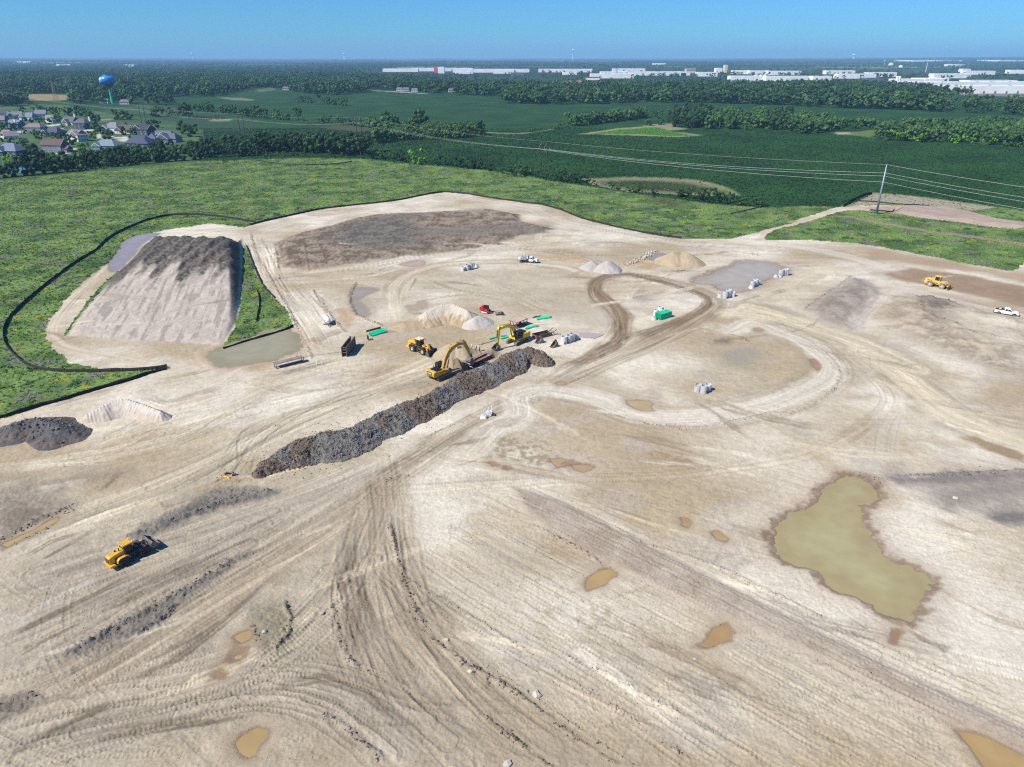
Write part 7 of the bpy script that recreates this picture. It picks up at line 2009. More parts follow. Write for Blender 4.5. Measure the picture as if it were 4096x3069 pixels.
def crown_np(seed, n_lobe, n_leaf, leaf, w=1.0, hgt=1.0, base=0.12, willow=False):
    """unit tree: height 1, crown built from lobes carrying many leaf clump faces"""
    r = np.random.default_rng(seed)
    lob = []
    for i in range(n_lobe):
        z = base + .2 + (0.80 - base - .12) * r.random() ** .8
        rad = .34 * w * math.sqrt(max(0.05, 1 - ((z - .52) / .52) ** 2)) * (r.random() ** .5)
        a = r.uniform(0, 6.28); s = r.uniform(.11, .2) * (1 - .25 * abs(z - .5))
        lob.append((rad * math.cos(a), rad * math.sin(a), z, s))
    lob = np.array(lob)
    # inner mass so the sky only shows through at the rim
    vs, fs = [], []
    import bmesh
    for x, y, z, s in lob:
        bm = bmesh.new(); bmesh.ops.create_icosphere(bm, subdivisions=1, radius=s * .82)
        o = len(vs)
        for v in bm.verts:
            k = 1 + r.uniform(-.22, .22); vs.append((x + v.co.x * k, y + v.co.y * k, z + v.co.z * k * .9))
        fs += [tuple(v.index + o for v in f.verts) for f in bm.faces]; bm.free()
    li = r.integers(0, n_lobe, n_leaf)
    d = r.normal(0, 1, (n_leaf, 3)); d[:, 2] += .25; d /= np.linalg.norm(d, axis=1)[:, None]
    c = lob[li, :3] + d * lob[li, 3:4] * r.uniform(.75, 1.18, (n_leaf, 1))
    if willow: c[:, 2] -= r.random(n_leaf) * .25 * np.hypot(c[:, 0], c[:, 1]) / .3
    t1 = np.cross(d, r.normal(0, 1, (n_leaf, 3))); t1 /= np.linalg.norm(t1, axis=1)[:, None] + 1e-9
    t2 = np.cross(d, t1) + d * r.uniform(-.3, .3, (n_leaf, 1))
    s = leaf * r.uniform(.6, 1.3, (n_leaf, 1))
    q = np.stack([c - t1 * s, c + t2 * s * .8, c + t1 * s, c - t2 * s * .8], 1).reshape(-1, 3)
    o = len(vs); vs = np.vstack([np.array(vs), q]); 
    qi = (np.arange(n_leaf * 4).reshape(-1, 4) + o)
    fs += [tuple(x) for x in qi.tolist()]
    return vs, fs
def mk(name, vs, fs, m):
    me = bpy.data.meshes.new(name); me.from_pydata([tuple(v) for v in vs], [], fs); me.materials.append(m); return me
CROWNS = {}
for key, m_ in (('dark', LEAF), ('mid', LEAF2), ('bright', LEAFB)):
    CROWNS[key] = [mk('crown', *crown_np(10 * i + len(key), 13 + i, 330, .038, 1.2 + .14 * (i % 3), base=-.2), m_) for i in range(4)]
    CROWNS[key + '_bush'] = [mk('crown', *crown_np(50 + 10 * i + len(key), 12, 300, .045, 1.6 + .3 * (i % 3), base=-.22), m_) for i in range(3)]
CROWNS['willow'] = [mk('crown', *crown_np(77, 14, 600, .035, 1.25, base=-.1, willow=True), LEAF2)]
def trunk_mesh(m=BARK, limbs=4, h=.6):
    b = MB(); b.cyl((0, 0, -.02), (.01, 0, .28), .026, .019, 7); b.cyl((.01, 0, .28), (0, .01, h), .019, .008, 7)
    for i in range(limbs):
        a = i * 2.1; b.cyl((0, 0, .25 + .05 * i), (.17 * math.cos(a), .17 * math.sin(a), .5 + .05 * i), .011, .004, 5)
    me = bpy.data.meshes.new('trunk'); me.from_pydata(b.v, [], b.f); me.materials.append(m); return me
TRUNK = trunk_mesh()

trees = []       # x, y, height, kind, label, group
def px_pts(txt): return line(txt)
def row(label, group, txt, kind, h0, h1, spacing, jit=1.5, back=0.0, rows=1):
    p = smooth_line(line(txt), 1.0)
    for k in range(rows):
        acc = rnd.uniform(0, spacing)
        L = np.r_[0, np.cumsum(np.hypot(*np.diff(p, axis=0).T))]
        while acc < L[-1]:
            x, y = np.interp(acc, L, p[:, 0]), np.interp(acc, L, p[:, 1])
            trees.append((x + rnd.gauss(0, jit), y + back * k + rnd.gauss(0, jit), rnd.uniform(h0, h1), kind, label, group))
            acc += spacing * rnd.uniform(.75, 1.3)
def single(label, frame, x, y, h, kind, group=None):
    p_ = site(frame, x, y); trees.append((p_[0], p_[1], h, kind, label, group))
def fill(label, group, txt, kind, h0, h1, area):
    poly = line(txt)
    x0, y0 = poly.min(0); x1, y1 = poly.max(0)
    a = 0.5 * abs(np.sum(poly[:, 0] * np.roll(poly[:, 1], -1) - np.roll(poly[:, 0], -1) * poly[:, 1]))
    n = int(a / area); got = 0
    px_, py_ = poly[:, 0], poly[:, 1]
    N = int(n * (x1 - x0) * (y1 - y0) / max(a, 1) * 1.02) + 4
    xs, ysr = rng.uniform(x0, x1, N), rng.uniform(y0, y1, N)
    ins = np.zeros(N, bool); j = len(poly) - 1
    for i in range(len(poly)):
        if py_[i] != py_[j]:
            ins ^= ((py_[i] > ysr) != (py_[j] > ysr)) & (xs < (px_[j] - px_[i]) * (ysr - py_[i]) / (py_[j] - py_[i]) + px_[i])
        j = i
    for x, y in zip(xs[ins], ysr[ins]):
        trees.append((x, y, float(rng.uniform(h0, h1)), kind, label, group))

G1 = 'trees of the hedgerow below the houses'
row('dark tree in the front row of the hedgerow between the houses and the meadow', G1, 'c1 -60,1112 150,1095 350,1075 600,1050 900,1018 1200,988 1500,963 1750,946 2000,932 2230,926', 'dark', 5.5, 9.5, 4.6, 1.2)
row('tall dark tree in the back row of the hedgerow below the houses', G1, 'c1 250,1040 400,1040 700,1020 1000,985 1300,955 1600,930 1900,912 2230,905', 'dark', 7.5, 12.5, 6, 2.0, 9, 2)
single('yellow green round tree beside the blue village pond', 'c1', 95, 1015, 8, 'bright')
single('pale green weeping willow beside the hedgerow and houses', 'c1', 742, 920, 11, 'willow')
G2 = 'trees of the thicket at the top of the meadow'
row('dark tree of the dense thicket at the top middle of the meadow', G2, 'c2 -30,905 200,893 400,898 600,906 800,918 950,928', 'dark', 9, 14, 5.4, 2.2, 10, 3)
row('grey green shrub in front of the dense thicket on the meadow', 'shrubs before the thicket', 'c2 30,938 150,928 300,926 430,930', 'mid_bush', 2.2, 3.5, 5, .8)
row('dark bush right of the thicket on the meadow rim', 'bushes right of the thicket', 'c2 960,962 1060,952 1160,960 1250,968 1330,975', 'dark_bush', 5, 7.5, 7, 1.2)
single('bright yellow green bush alone on the meadow rim', 'c2', 1395, 992, 9, 'bright_bush')
for x, y, h_ in ((1470, 992, 3), (1500, 996, 2.5), (1590, 1006, 6), (1660, 1012, 5), (1730, 1020, 6.5), (1780, 1026, 5.5), (1850, 1036, 6.5), (1910, 1042, 7), (1950, 1042, 5), (2030, 1053, 4.6), (2130, 1072, 3.5), (2190, 1078, 4)):
    single('dark bush in the loose row along the crop edge', 'c2', x, y, h_, 'dark_bush', 'bushes along the crop edge')
for x, y, h_ in ((10, 1088, 6), (60, 1092, 6.5), (110, 1094, 6.5), (150, 1090, 5.5), (220, 1110, 4), (270, 1118, 3.5), (340, 1128, 4), (390, 1136, 5.5), (430, 1142, 5.5), (480, 1150, 5), (530, 1158, 5), (590, 1164, 4.5), (640, 1160, 3.5), (690, 1174, 2.6), (730, 1172, 1.8), (850, 1202, 3.2), (925, 1218, 4.2), (1010, 1235, 3), (1070, 1245, 5), (1110, 1245, 4), (1230, 1262, 3.5), (1640, 1165, 2)):
    single('dark bush in the loose row along the crop edge', 'c3', x, y, h_, 'dark_bush', 'bushes along the crop edge')
row('dark bush of the dense row right of the oval wetland', 'bushes right of the oval wetland', 'c7 1305,165 1370,178 1450,190 1520,203 1600,214 1680,222 1760,230 1840,236 1930,243', 'dark_bush', 3.6, 5.6, 4.2, .9)
row('dark bush of the dense row right of the oval wetland', 'bushes right of the oval wetland', 'c7 1400,165 1520,180 1650,200 1760,212 1860,222', 'dark_bush', 3.6, 5.2, 6, 1.2)
G4 = 'trees of the middle hedge island in the crops'
fill('tree of the leafy island between two crop fields', G4, 'c2 1030,820 1000,730 1200,700 1400,675 1600,695 1800,705 1975,725 1990,752 1700,778 1400,792 1250,822', 'mid', 6, 9.5, 60)
row('tree of the leafy island between two crop fields', G4, 'c2 1400,790 1700,775 1980,748', 'mid', 5, 8, 8, 1)
for x, y, h_, k in ((1085, 815, 18, 'mid'), (1150, 700, 17, 'mid'), (1185, 720, 13, 'mid'), (1420, 690, 18, 'dark'), (1385, 700, 14, 'mid'), (1000, 660, 9, 'mid'), (1050, 690, 10, 'mid'), (1930, 745, 13, 'dark'), (1880, 750, 11, 'mid')):
    single('taller tree rising from the leafy island between crop fields', 'c2', x, y, h_, k, 'taller trees of the leafy island')
row('bush of the thin hedge left of the leafy island', 'hedge left of the leafy island', 'c2 -20,592 100,597 250,612 430,622', 'mid', 5, 8, 8, 2)
row('bush of the thin hedge left of the leafy island', 'hedge left of the leafy island', 'c2 520,635 650,645 800,658 950,676 1050,690', 'mid', 5, 8.5, 8, 2)
for x, y, h_ in ((20, 578, 13), (180, 575, 8), (360, 592, 11), (1000, 655, 9)):
    single('rounder tree standing up from the thin hedge', 'c2', x, y, h_, 'mid', 'trees standing up from the thin hedge')
row('tree of the small tree strip in the far crop field', 'small strip in the far crop field', 'c2 345,458 450,462 560,468 700,482 810,492', 'mid', 7, 11, 11, 3)
for x, y, h_ in ((545, 418, 15), (715, 420, 16)): single('single dark tree at the rim of the far wood', 'c2', x, y, h_, 'dark', 'single dark trees at the rim of the far wood')
for x, y, h_, k in ((1010, 602, 12, 'mid'), (1050, 604, 11, 'mid'), (1085, 604, 10, 'mid'), (1130, 602, 7, 'mid'), (1330, 585, 11, 'mid'), (1370, 584, 12, 'mid'), (1450, 580, 11, 'mid'), (1500, 584, 8, 'mid'), (1540, 586, 7, 'mid'), (1600, 578, 14, 'dark'), (1640, 582, 16, 'dark')):
    single('tree of the loose clumps in the field behind the houses', 'c1', x, y, h_, k, 'loose clumps behind the houses')
row('bush on the low reedy mound left of the crops', 'bushes on the reedy mound', 'c1 1620,600 1700,606 1800,612 1890,612', 'mid_bush', 2.5, 4.5, 5, 2, 8, 2)
row('tree of the strip running right from the reedy mound', 'strip right of the reedy mound', 'c1 1690,528 1800,542 1900,548 2000,562 2100,574 2230,584', 'mid', 7, 11, 10, 3, 14, 2)
# trees between the houses
for x, y, h_, k in ((990, 180, 12, 'mid'), (900, 190, 13, 'dark'), (760, 170, 9, 'mid'), (1180, 200, 12, 'dark'), (1280, 200, 11, 'dark'), (1480, 230, 13, 'dark'), (1560, 240, 13, 'dark'), (1680, 220, 14, 'dark'), (1820, 250, 14, 'dark'), (1930, 280, 14, 'dark'), (2020, 320, 13, 'dark'), (450, 150, 10, 'dark'),
                    (520, 160, 9, 'dark'), (2080, 420, 11, 'dark'), (2130, 560, 10, 'mid'), (860, 400, 9, 'dark'), (960, 410, 9, 'mid'), (1100, 430, 9, 'dark'), (1310, 430, 12, 'dark'), (1280, 350, 10, 'dark'), (700, 420, 8, 'dark'), (560, 400, 8, 'dark'), (420, 330, 8, 'mid'), (140, 330, 7, 'mid'), (120, 560, 12, 'mid'), (250, 560, 11, 'mid'), (20, 580, 10, 'mid'), (330, 540, 9, 'mid'),
                    (550, 640, 6, 'dark'), (790, 740, 10, 'mid'), (880, 760, 10, 'mid'), (1000, 700, 6, 'mid'), (1150, 760, 7, 'mid'), (1340, 760, 7, 'mid'), (1560, 880, 11, 'dark'), (1640, 900, 10, 'dark'), (1230, 750, 8, 'mid'), (300, 920, 9, 'dark'), (30, 820, 9, 'dark'), (600, 970, 10, 'mid'), (530, 960, 9, 'dark'), (480, 1100, 6, 'dark'), (800, 1180, 14, 'dark'), (750, 1100, 10, 'mid'), (2000, 720, 8, 'mid'),
                    (2100, 740, 8, 'mid'), (1720, 460, 6, 'mid'), (1900, 540, 6, 'dark'), (1410, 520, 6, 'dark')):
    single('garden tree among the houses of the subdivision', 'za', x, y, h_ * .75, k, 'garden trees among the houses')
for x, y, h_, k in ((60, 300, 14, 'dark'), (20, 420, 12, 'dark'), (240, 600, 11, 'dark'), (330, 600, 10, 'dark'), (150, 480, 9, 'dark'), (640, 500, 10, 'dark'), (820, 570, 11, 'mid'), (870, 560, 9, 'mid'), (1230, 350, 10, 'dark'), (1390, 340, 10, 'dark'), (1430, 620, 8, 'dark'), (1420, 730, 7, 'dark'), (1950, 470, 15, 'dark'), (2110, 540, 13, 'dark'), (2190, 480, 12, 'mid'), (480, 160, 10, 'mid'), (700, 290, 4, 'dark')):
    single('garden tree among the houses of the subdivision', 'zb', x, y, h_ * .8, k, 'garden trees among the houses')
G10 = 'trees of the hedge left of the bright patch'
row('tree of the thick hedge left of the bright green patch', G10, 'c3 540,668 650,655 750,645 850,632 950,620 1060,606 1150,592', 'mid', 9, 13, 8, 1.5, 10, 2)
row('tree of the thick hedge left of the bright green patch', G10, 'c3 1150,580 1260,585 1380,583', 'mid', 6, 9, 8, 1.5)
for x, y, h_ in ((370, 692, 5.5), (400, 690, 5), (440, 682, 5), (480, 676, 6), (170, 716, 4.5), (200, 712, 3.5), (235, 706, 2.5)): single('low bush at the left end of the thick hedge', 'c3', x, y, h_, 'mid_bush', 'low bushes at the end of the thick hedge')
for x, y, h_ in ((1160, 662, 6), (1190, 664, 7), (1280, 655, 9)): single('small tree at the top of the bright green patch', 'c3', x, y, h_, 'mid', 'small trees above the bright patch')
fill('tree of the grove right of the bright green patch', 'grove right of the bright patch', 'c3 1395,668 1400,590 1540,560 1680,570 1685,680', 'dark', 11, 15, 90)
row('tree of the grove right of the bright green patch', 'grove right of the bright patch', 'c3 1400,672 1550,680 1680,684', 'dark', 10, 13, 7, 1)
fill('tree of the loose wood behind the big crop field at its left end', 'loose wood behind the big crop field', 'c3 1690,690 1700,600 1850,575 2240,590 2240,715 1900,700', 'mid', 8, 13, 110)
fill('tree of the loose wood behind the big crop field above the left field rim', 'loose wood behind the big crop field', 'c4 -20,700 0,610 170,600 190,700', 'dark', 10, 14, 100)
fill('tree of the loose wood behind the big crop field in its left middle', 'loose wood behind the big crop field', 'c4 180,735 200,640 450,620 590,690 570,742', 'mid', 8, 13, 100)
fill('tree of the loose wood behind the big crop field above the small clearing', 'loose wood behind the big crop field', 'c4 600,690 620,660 930,650 940,695', 'mid', 7, 10, 120)
fill('tree of the loose wood behind the big crop field right of the small clearing', 'loose wood behind the big crop field', 'c4 930,790 950,700 1300,680 1450,690 1500,805', 'mid', 7, 12, 120)
fill('tree of the loose wood behind the big crop field at its right end', 'loose wood behind the big crop field', 'c4 1450,800 1450,680 1900,670 2290,680 2290,855 1900,835', 'mid', 8, 12, 120)
row('bright bush at the rim of the big crop field', 'bright bushes at the field rim', 'c4 1030,792 1140,795 1230,798 1330,802', 'bright_bush', 7, 9.5, 8, 1)
row('bright bush at the rim of the big crop field', 'bright bushes at the field rim', 'c4 1560,815 1700,818 1850,830 1980,838 2100,845 2240,855', 'bright_bush', 4, 8, 9, 1)
row('dark bush at the rim of the big crop field', 'dark bushes at the field rim', 'c4 1080,795 1200,800 1400,806 1500,808', 'dark_bush', 5, 7.5, 8, 1)
n_named = len(trees)
woods = []
OPEN = [site('c2', x, y) for x, y in ((255, 348), (850, 322), (948, 312), (1310, 288), (1465, 305), (1640, 290), (1785, 282), (1240, 358), (1295, 360), (1370, 366), (1690, 370), (1900, 310), (2060, 308))] + [site('c3', x, y) for x, y in ((80, 312), (150, 318), (235, 318), (275, 312), (375, 312), (440, 308), (510, 302), (590, 300), (660, 292), (730, 292), (850, 306), (950, 306), (1100, 326), (1200, 326))]
def wood(label, txt, kind, h0, h1, area):
    a = len(trees); fill(label, None, txt, kind, h0, h1, area); woods.append((label, [(t[0], t[1], t[2] * rnd.choice((.6, .85, 1, 1, 1.1, 1.2))) for t in trees[a:] if not any(abs(t[0] - q[0]) < 15 and -150 < t[1] - q[1] < 14 for q in OPEN)])); del trees[a:]
wood('dark wood beyond the crop fields, in front of the warehouses', 'c3 -60,470 500,480 1150,462 1700,466 2260,486 c4 600,510 1200,530 1560,548 1560,420 1250,365 800,330 300,330 -20,340 c3 1700,332 1200,335 600,345 -60,345', 'dark', 12, 18, 105)
wood('patchy trees at the right edge below the long warehouse', 'c4 1580,552 1600,490 1900,450 1990,556', 'mid', 9, 14, 300)
wood('dark trees right of the patchy ones below the long warehouse', 'c4 2030,570 2060,500 2290,480 2290,585', 'dark', 11, 15, 160)
wood('broad wood behind the central crop field', 'c2 -40,330 160,335 280,352 400,386 600,396 945,386 955,345 1050,345 1200,352 1450,375 1520,386 1700,402 c3 -40,410 -40,330 c2 1700,310 1300,270 900,245 0,245', 'dark', 12, 18, 150)
wood('broad wood on the left behind the water tower', 'c1 -80,385 230,385 600,385 640,440 700,472 900,475 930,470 930,440 1150,440 1150,420 1430,412 1860,412 2240,330 2240,235 0,225 -80,225', 'dark', 12, 18, 150)
wood('dark wood at the left edge in front of the tan field', 'c1 -80,498 0,495 215,488 235,440 150,410 -80,410', 'dark', 11, 16, 110)
wood('trees around the foot of the water tower', 'c1 600,475 700,478 880,478 930,475 1000,468 1150,478 1150,440 900,430 640,440', 'dark', 9, 14, 260)
wood('trees between the far houses and the crop', 'c1 1250,492 1500,480 1480,455 1270,460', 'mid', 10, 14, 200)
wood('thin trees among the offices before the warehouses', 'c3 -60,335 600,340 1200,330 1700,330 1700,300 1200,290 600,285 -60,290', 'dark', 8, 12, 2400)
wood('thin trees between the rows of warehouses', 'c2 1000,245 1700,300 c3 0,270 900,285 1300,300 c3 2212,320 c4 300,330 900,320 900,300 0,300 c3 1500,270 1050,275 300,250 c2 2000,235 1000,225', 'dark', 8, 12, 4000)
wood('scattered trees around the distant warehouses', 'c3 -60,255 2260,280 c4 2260,330 2260,215 c3 -60,205', 'dark', 8, 13, 11000)
wood('tree belt at the far right behind the crops', 'c4 1640,400 1760,400 1750,375 1520,375 1540,395', 'mid', 9, 13, 300)

# the 300 trees that show largest are things of their own, the rest of each group goes into one object
trees.sort(key=lambda t: -t[2] / t[1])
rest = {}
for k, (x, y, h_, kind, lab, grp) in enumerate(trees):
    if k < 300:
        bush = kind.endswith('_bush')
        t_ = thing('bush' if bush else 'tree', lab, 'bush' if bush else 'tree', (x, y, gz(x, y)), rnd.uniform(0, 6.28), grp)
        s = h_ * 1.08
        c = bpy.data.objects.new('crown', rnd.choice(CROWNS[kind])); COL.objects.link(c); c.parent = t_; c.scale = (s, s, s)
        c.rotation_euler = (rnd.uniform(-.06, .06), rnd.uniform(-.06, .06), 0)
        tr = bpy.data.objects.new('trunk', TRUNK); COL.objects.link(tr); tr.parent = t_; tr.scale = (s, s, s * (.75 if bush else 1))
    else:
        rest.setdefault((lab, kind), []).append((x, y, h_))
def join_tree(kind, i):
    """crown and trunk in one mesh for scattering"""
    a = CROWNS[kind][i % len(CROWNS[kind])]
    return a
SCOL = {}
def proto_col(key, meshes):
    if key in SCOL: return SCOL[key]
    c = bpy.data.collections.new('scatter_' + key)
    for me in meshes:
        o = bpy.data.objects.new(key, me); c.objects.link(o)
    SCOL[key] = c
    return c
def scatter(name, label, pts, scl, coll, tint=None, kind='stuff', sz=1.0):
    """one object that sets a copy of the collection's meshes on every point"""
    n = len(pts)
    me = bpy.data.meshes.new(name); me.vertices.add(n); me.vertices.foreach_set('co', np.ascontiguousarray(pts, np.float32).ravel())
    a = me.attributes.new('sc', 'FLOAT', 'POINT'); a.data.foreach_set('value', np.asarray(scl, np.float32))
    a = me.attributes.new('rz', 'FLOAT', 'POINT'); a.data.foreach_set('value', rng.uniform(0, 6.28, n).astype(np.float32))
    if tint is not None:
        a = me.attributes.new('tint', 'FLOAT_COLOR', 'POINT'); a.data.foreach_set('color', np.concatenate([tint, np.ones((n, 1))], 1).astype(np.float32).ravel())
    o = bpy.data.objects.new(name, me); COL.objects.link(o)
    ng = bpy.data.node_groups.new('scatter', 'GeometryNodeTree')
    ng.interface.new_socket('Geometry', in_out='INPUT', socket_type='NodeSocketGeometry'); ng.interface.new_socket('Geometry', in_out='OUTPUT', socket_type='NodeSocketGeometry')
    N = ng.nodes; Lk = ng.links
    gi, go = N.new('NodeGroupInput'), N.new('NodeGroupOutput')
    m2p = N.new('GeometryNodeMeshToPoints'); iop = N.new('GeometryNodeInstanceOnPoints'); ci = N.new('GeometryNodeCollectionInfo')
    ci.inputs['Collection'].default_value = coll; ci.inputs['Separate Children'].default_value = True; ci.inputs['Reset Children'].default_value = True
    iop.inputs['Pick Instance'].default_value = True
    sc = N.new('GeometryNodeInputNamedAttribute'); sc.data_type = 'FLOAT'; sc.inputs['Name'].default_value = 'sc'
    rz = N.new('GeometryNodeInputNamedAttribute'); rz.data_type = 'FLOAT'; rz.inputs['Name'].default_value = 'rz'
    cx = N.new('ShaderNodeCombineXYZ'); sv = N.new('ShaderNodeCombineXYZ'); mu = N.new('ShaderNodeMath'); mu.operation = 'MULTIPLY'; mu.inputs[1].default_value = sz
    Lk.new(rz.outputs[0], cx.inputs['Z'])
    Lk.new(sc.outputs[0], sv.inputs['X']); Lk.new(sc.outputs[0], sv.inputs['Y']); Lk.new(sc.outputs[0], mu.inputs[0]); Lk.new(mu.outputs[0], sv.inputs['Z'])
    Lk.new(gi.outputs[0], m2p.inputs[0]); Lk.new(m2p.outputs[0], iop.inputs['Points']); Lk.new(ci.outputs[0], iop.inputs['Instance'])
    Lk.new(cx.outputs[0], iop.inputs['Rotation']); Lk.new(sv.outputs[0], iop.inputs['Scale'])
    Lk.new(iop.outputs[0], go.inputs[0])
    md = o.modifiers.new('scatter', 'NODES'); md.node_group = ng
    tag(o, label, None, None, kind)
    return o
for (lab, kind), L_ in rest.items():
    a = np.array(L_)
    scatter('bushes' if kind.endswith('bush') else 'trees', 'further ones: ' + lab if False else lab.replace('tree of', 'trees of').replace('bush of', 'bushes of'), np.column_stack([a[:, :2], gzv(a[:, 0], a[:, 1])]), a[:, 2] * 1.08, proto_col(kind, CROWNS[kind]))
FARC = [mk('crown', *crown_np(300 + i, 7 + i, 90, .06, 1.0 + .2 * (i % 4), base=.0), LEAF if i < 4 else LEAF2) for i in range(7)]
for lab, L_ in woods:
    a = np.array([(t[0], t[1], t[2]) for t in L_])
    if not len(a): continue
    scatter('woodland', lab, np.column_stack([a[:, :2], gzv(a[:, 0], a[:, 1])]), a[:, 2] * 1.1, proto_col('far', FARC))
# far canopy to the horizon
n = 26000
yy = 2500 * np.exp(rng.random(n) * 1.55); xx = rng.uniform(-.78, .78, n) * zc(yy)
ok = fbm(xx / 900, yy / 1800, 58, 2) + .35 * rng.random(n) > -.15
ok &= ~((xx / zc(yy) > -.14) & (yy < 5200) & (rng.random(n) < .9))
xx, yy = xx[ok], yy[ok]
scatter('far_woodland', 'distant tree canopy running to the horizon', np.column_stack([xx, yy, gzv(xx, yy) - 1]), 13 + 6 * rng.random(len(xx)), proto_col('far', FARC), sz=.8)
# bare trees at the rim of the wood
def dead_tree(px, py, h_):
    p_ = site('c4', px, py)
    t_ = thing('bare_tree', 'pale leafless tree at the rim of the dark wood', 'tree', (p_[0], p_[1], gz(p_[0], p_[1])), rnd.uniform(0, 6), 'bare trees at the rim of the wood')
    b = MB(); b.cyl((0, 0, 0), (0, 0, h_ * .4), .5, .35, 7); b.obj('trunk', DEADB, t_)
    b = MB()
    for i in range(16):
        a = i * 2.4; l = h_ * rnd.uniform(.3, .6); z = h_ * rnd.uniform(.25, .6)
        e = Vector((math.cos(a) * l * .7, math.sin(a) * l * .7, z + l * .6)); b.cyl((0, 0, z), e, .3, .12, 5)
        for j in range(3): b.cyl(e * .7 + Vector((0, 0, z * .3)), e + Vector((rnd.uniform(-2, 2), rnd.uniform(-2, 2), rnd.uniform(0, 2))), .15, .06, 4)
    b.obj('branches', DEADB, t_)
dead_tree(1540, 530, 17); dead_tree(710, 470, 19); dead_tree(815, 500, 15)

# meadow weeds
def tuft_mesh(seed, n, w):
    r = np.random.default_rng(seed); vs, fs = [], []
    for i in range(n):
        a = r.uniform(0, 6.28); d = r.uniform(0, .42); cx, cy = d * math.cos(a), d * math.sin(a); h_ = r.uniform(.35, 1.0) * (1 - .5 * d); ta = r.uniform(0, 6.28); ww = w * r.uniform(.6, 1.3)
        tx, ty = math.cos(ta) * ww, math.sin(ta) * ww; lx, ly = r.uniform(-.22, .22, 2)
        o = len(vs); vs += [(cx - tx * .5, cy - ty * .5, -.1), (cx + tx * .5, cy + ty * .5, -.1), (cx + tx + lx, cy + ty + ly, h_ * .7), (cx + lx * 1.6, cy + ly * 1.6, h_), (cx - tx + lx, cy - ty + ly, h_ * .7)]
        fs.append((o, o + 1, o + 2, o + 3, o + 4))
    return vs, fs
WEED = leaf_mat('weed_leaves', [], .2, instancer=True)
TUFT = [mk('weed', *tuft_mesh(i, 9, .16), WEED) for i in range(4)]
CROPL = [mk('crop_plant', *tuft_mesh(20 + i, 10, .22), WEED) for i in range(3)]
n = 180000
yy = 120 + 480 * rng.random(n) ** .8; xx = rng.uniform(-.78, .78, n) * zc(yy)
rg, cc = regv(xx, yy); ok = rg == MEADOW
sb, ssd = None, None
xx, yy, cc = xx[ok], yy[ok], cc[ok]
sps = line('c8 770,262 870,215 990,145 1300,170 1700,220 2212,290 2500,325 2500,400 2212,385 2000,355 1700,270 1400,245 1100,235')
def inside(poly, x, y):
    r_ = np.zeros(len(x), bool); j = len(poly) - 1
    for i in range(len(poly)):
        if poly[i][1] != poly[j][1]:
            r_ ^= ((poly[i][1] > y) != (poly[j][1] > y)) & (x < (poly[j][0] - poly[i][0]) * (y - poly[i][1]) / (poly[j][1] - poly[i][1]) + poly[i][0])
        j = i
    return r_
isp = inside(sps, xx, yy); dry = cc[:, 0] > cc[:, 1] * 1.02
keep = ~((isp | dry) & (rng.random(len(xx)) > .22))
xx, yy, cc, isp = xx[keep], yy[keep], cc[keep], isp[keep]
tint = cc * rng.uniform(1.2, 1.5, (len(xx), 1)); tint[isp] = alb(72, 96, 62) * rng.uniform(.8, 1.2, (isp.sum(), 1))
fl = rng.random(len(xx)); tint[fl < .02] = alb(190, 180, 60); tint[(fl > .02) & (fl < .035)] = alb(190, 186, 168)
scatter('meadow_weeds', 'weeds and wild flowers of the green meadow', np.column_stack([xx, yy, gzv(xx, yy)]), .4 + .5 * rng.random(len(xx)) ** 1.5 + .2 * np.clip(perlin(xx / 8, yy / 8, 4), 0, 1), proto_col('weed', TUFT), tint, sz=.45)
n = 120000
yy = 270 + 480 * rng.random(n); xx = rng.uniform(-.78, .78, n) * zc(yy)
rg, cc = regv(xx, yy); ok = (rg == CROP) & (cc[:, 1] > cc[:, 0] * 1.7)
xx, yy, cc = xx[ok], yy[ok], cc[ok]
scatter('crop_plants', 'leaves of the dark green crop rows', np.column_stack([xx, yy, gzv(xx, yy) - .25]), .8 + .6 * rng.random(len(xx)), proto_col('crop', CROPL), cc * rng.uniform(.95, 1.5, (len(xx), 1)), sz=.8)

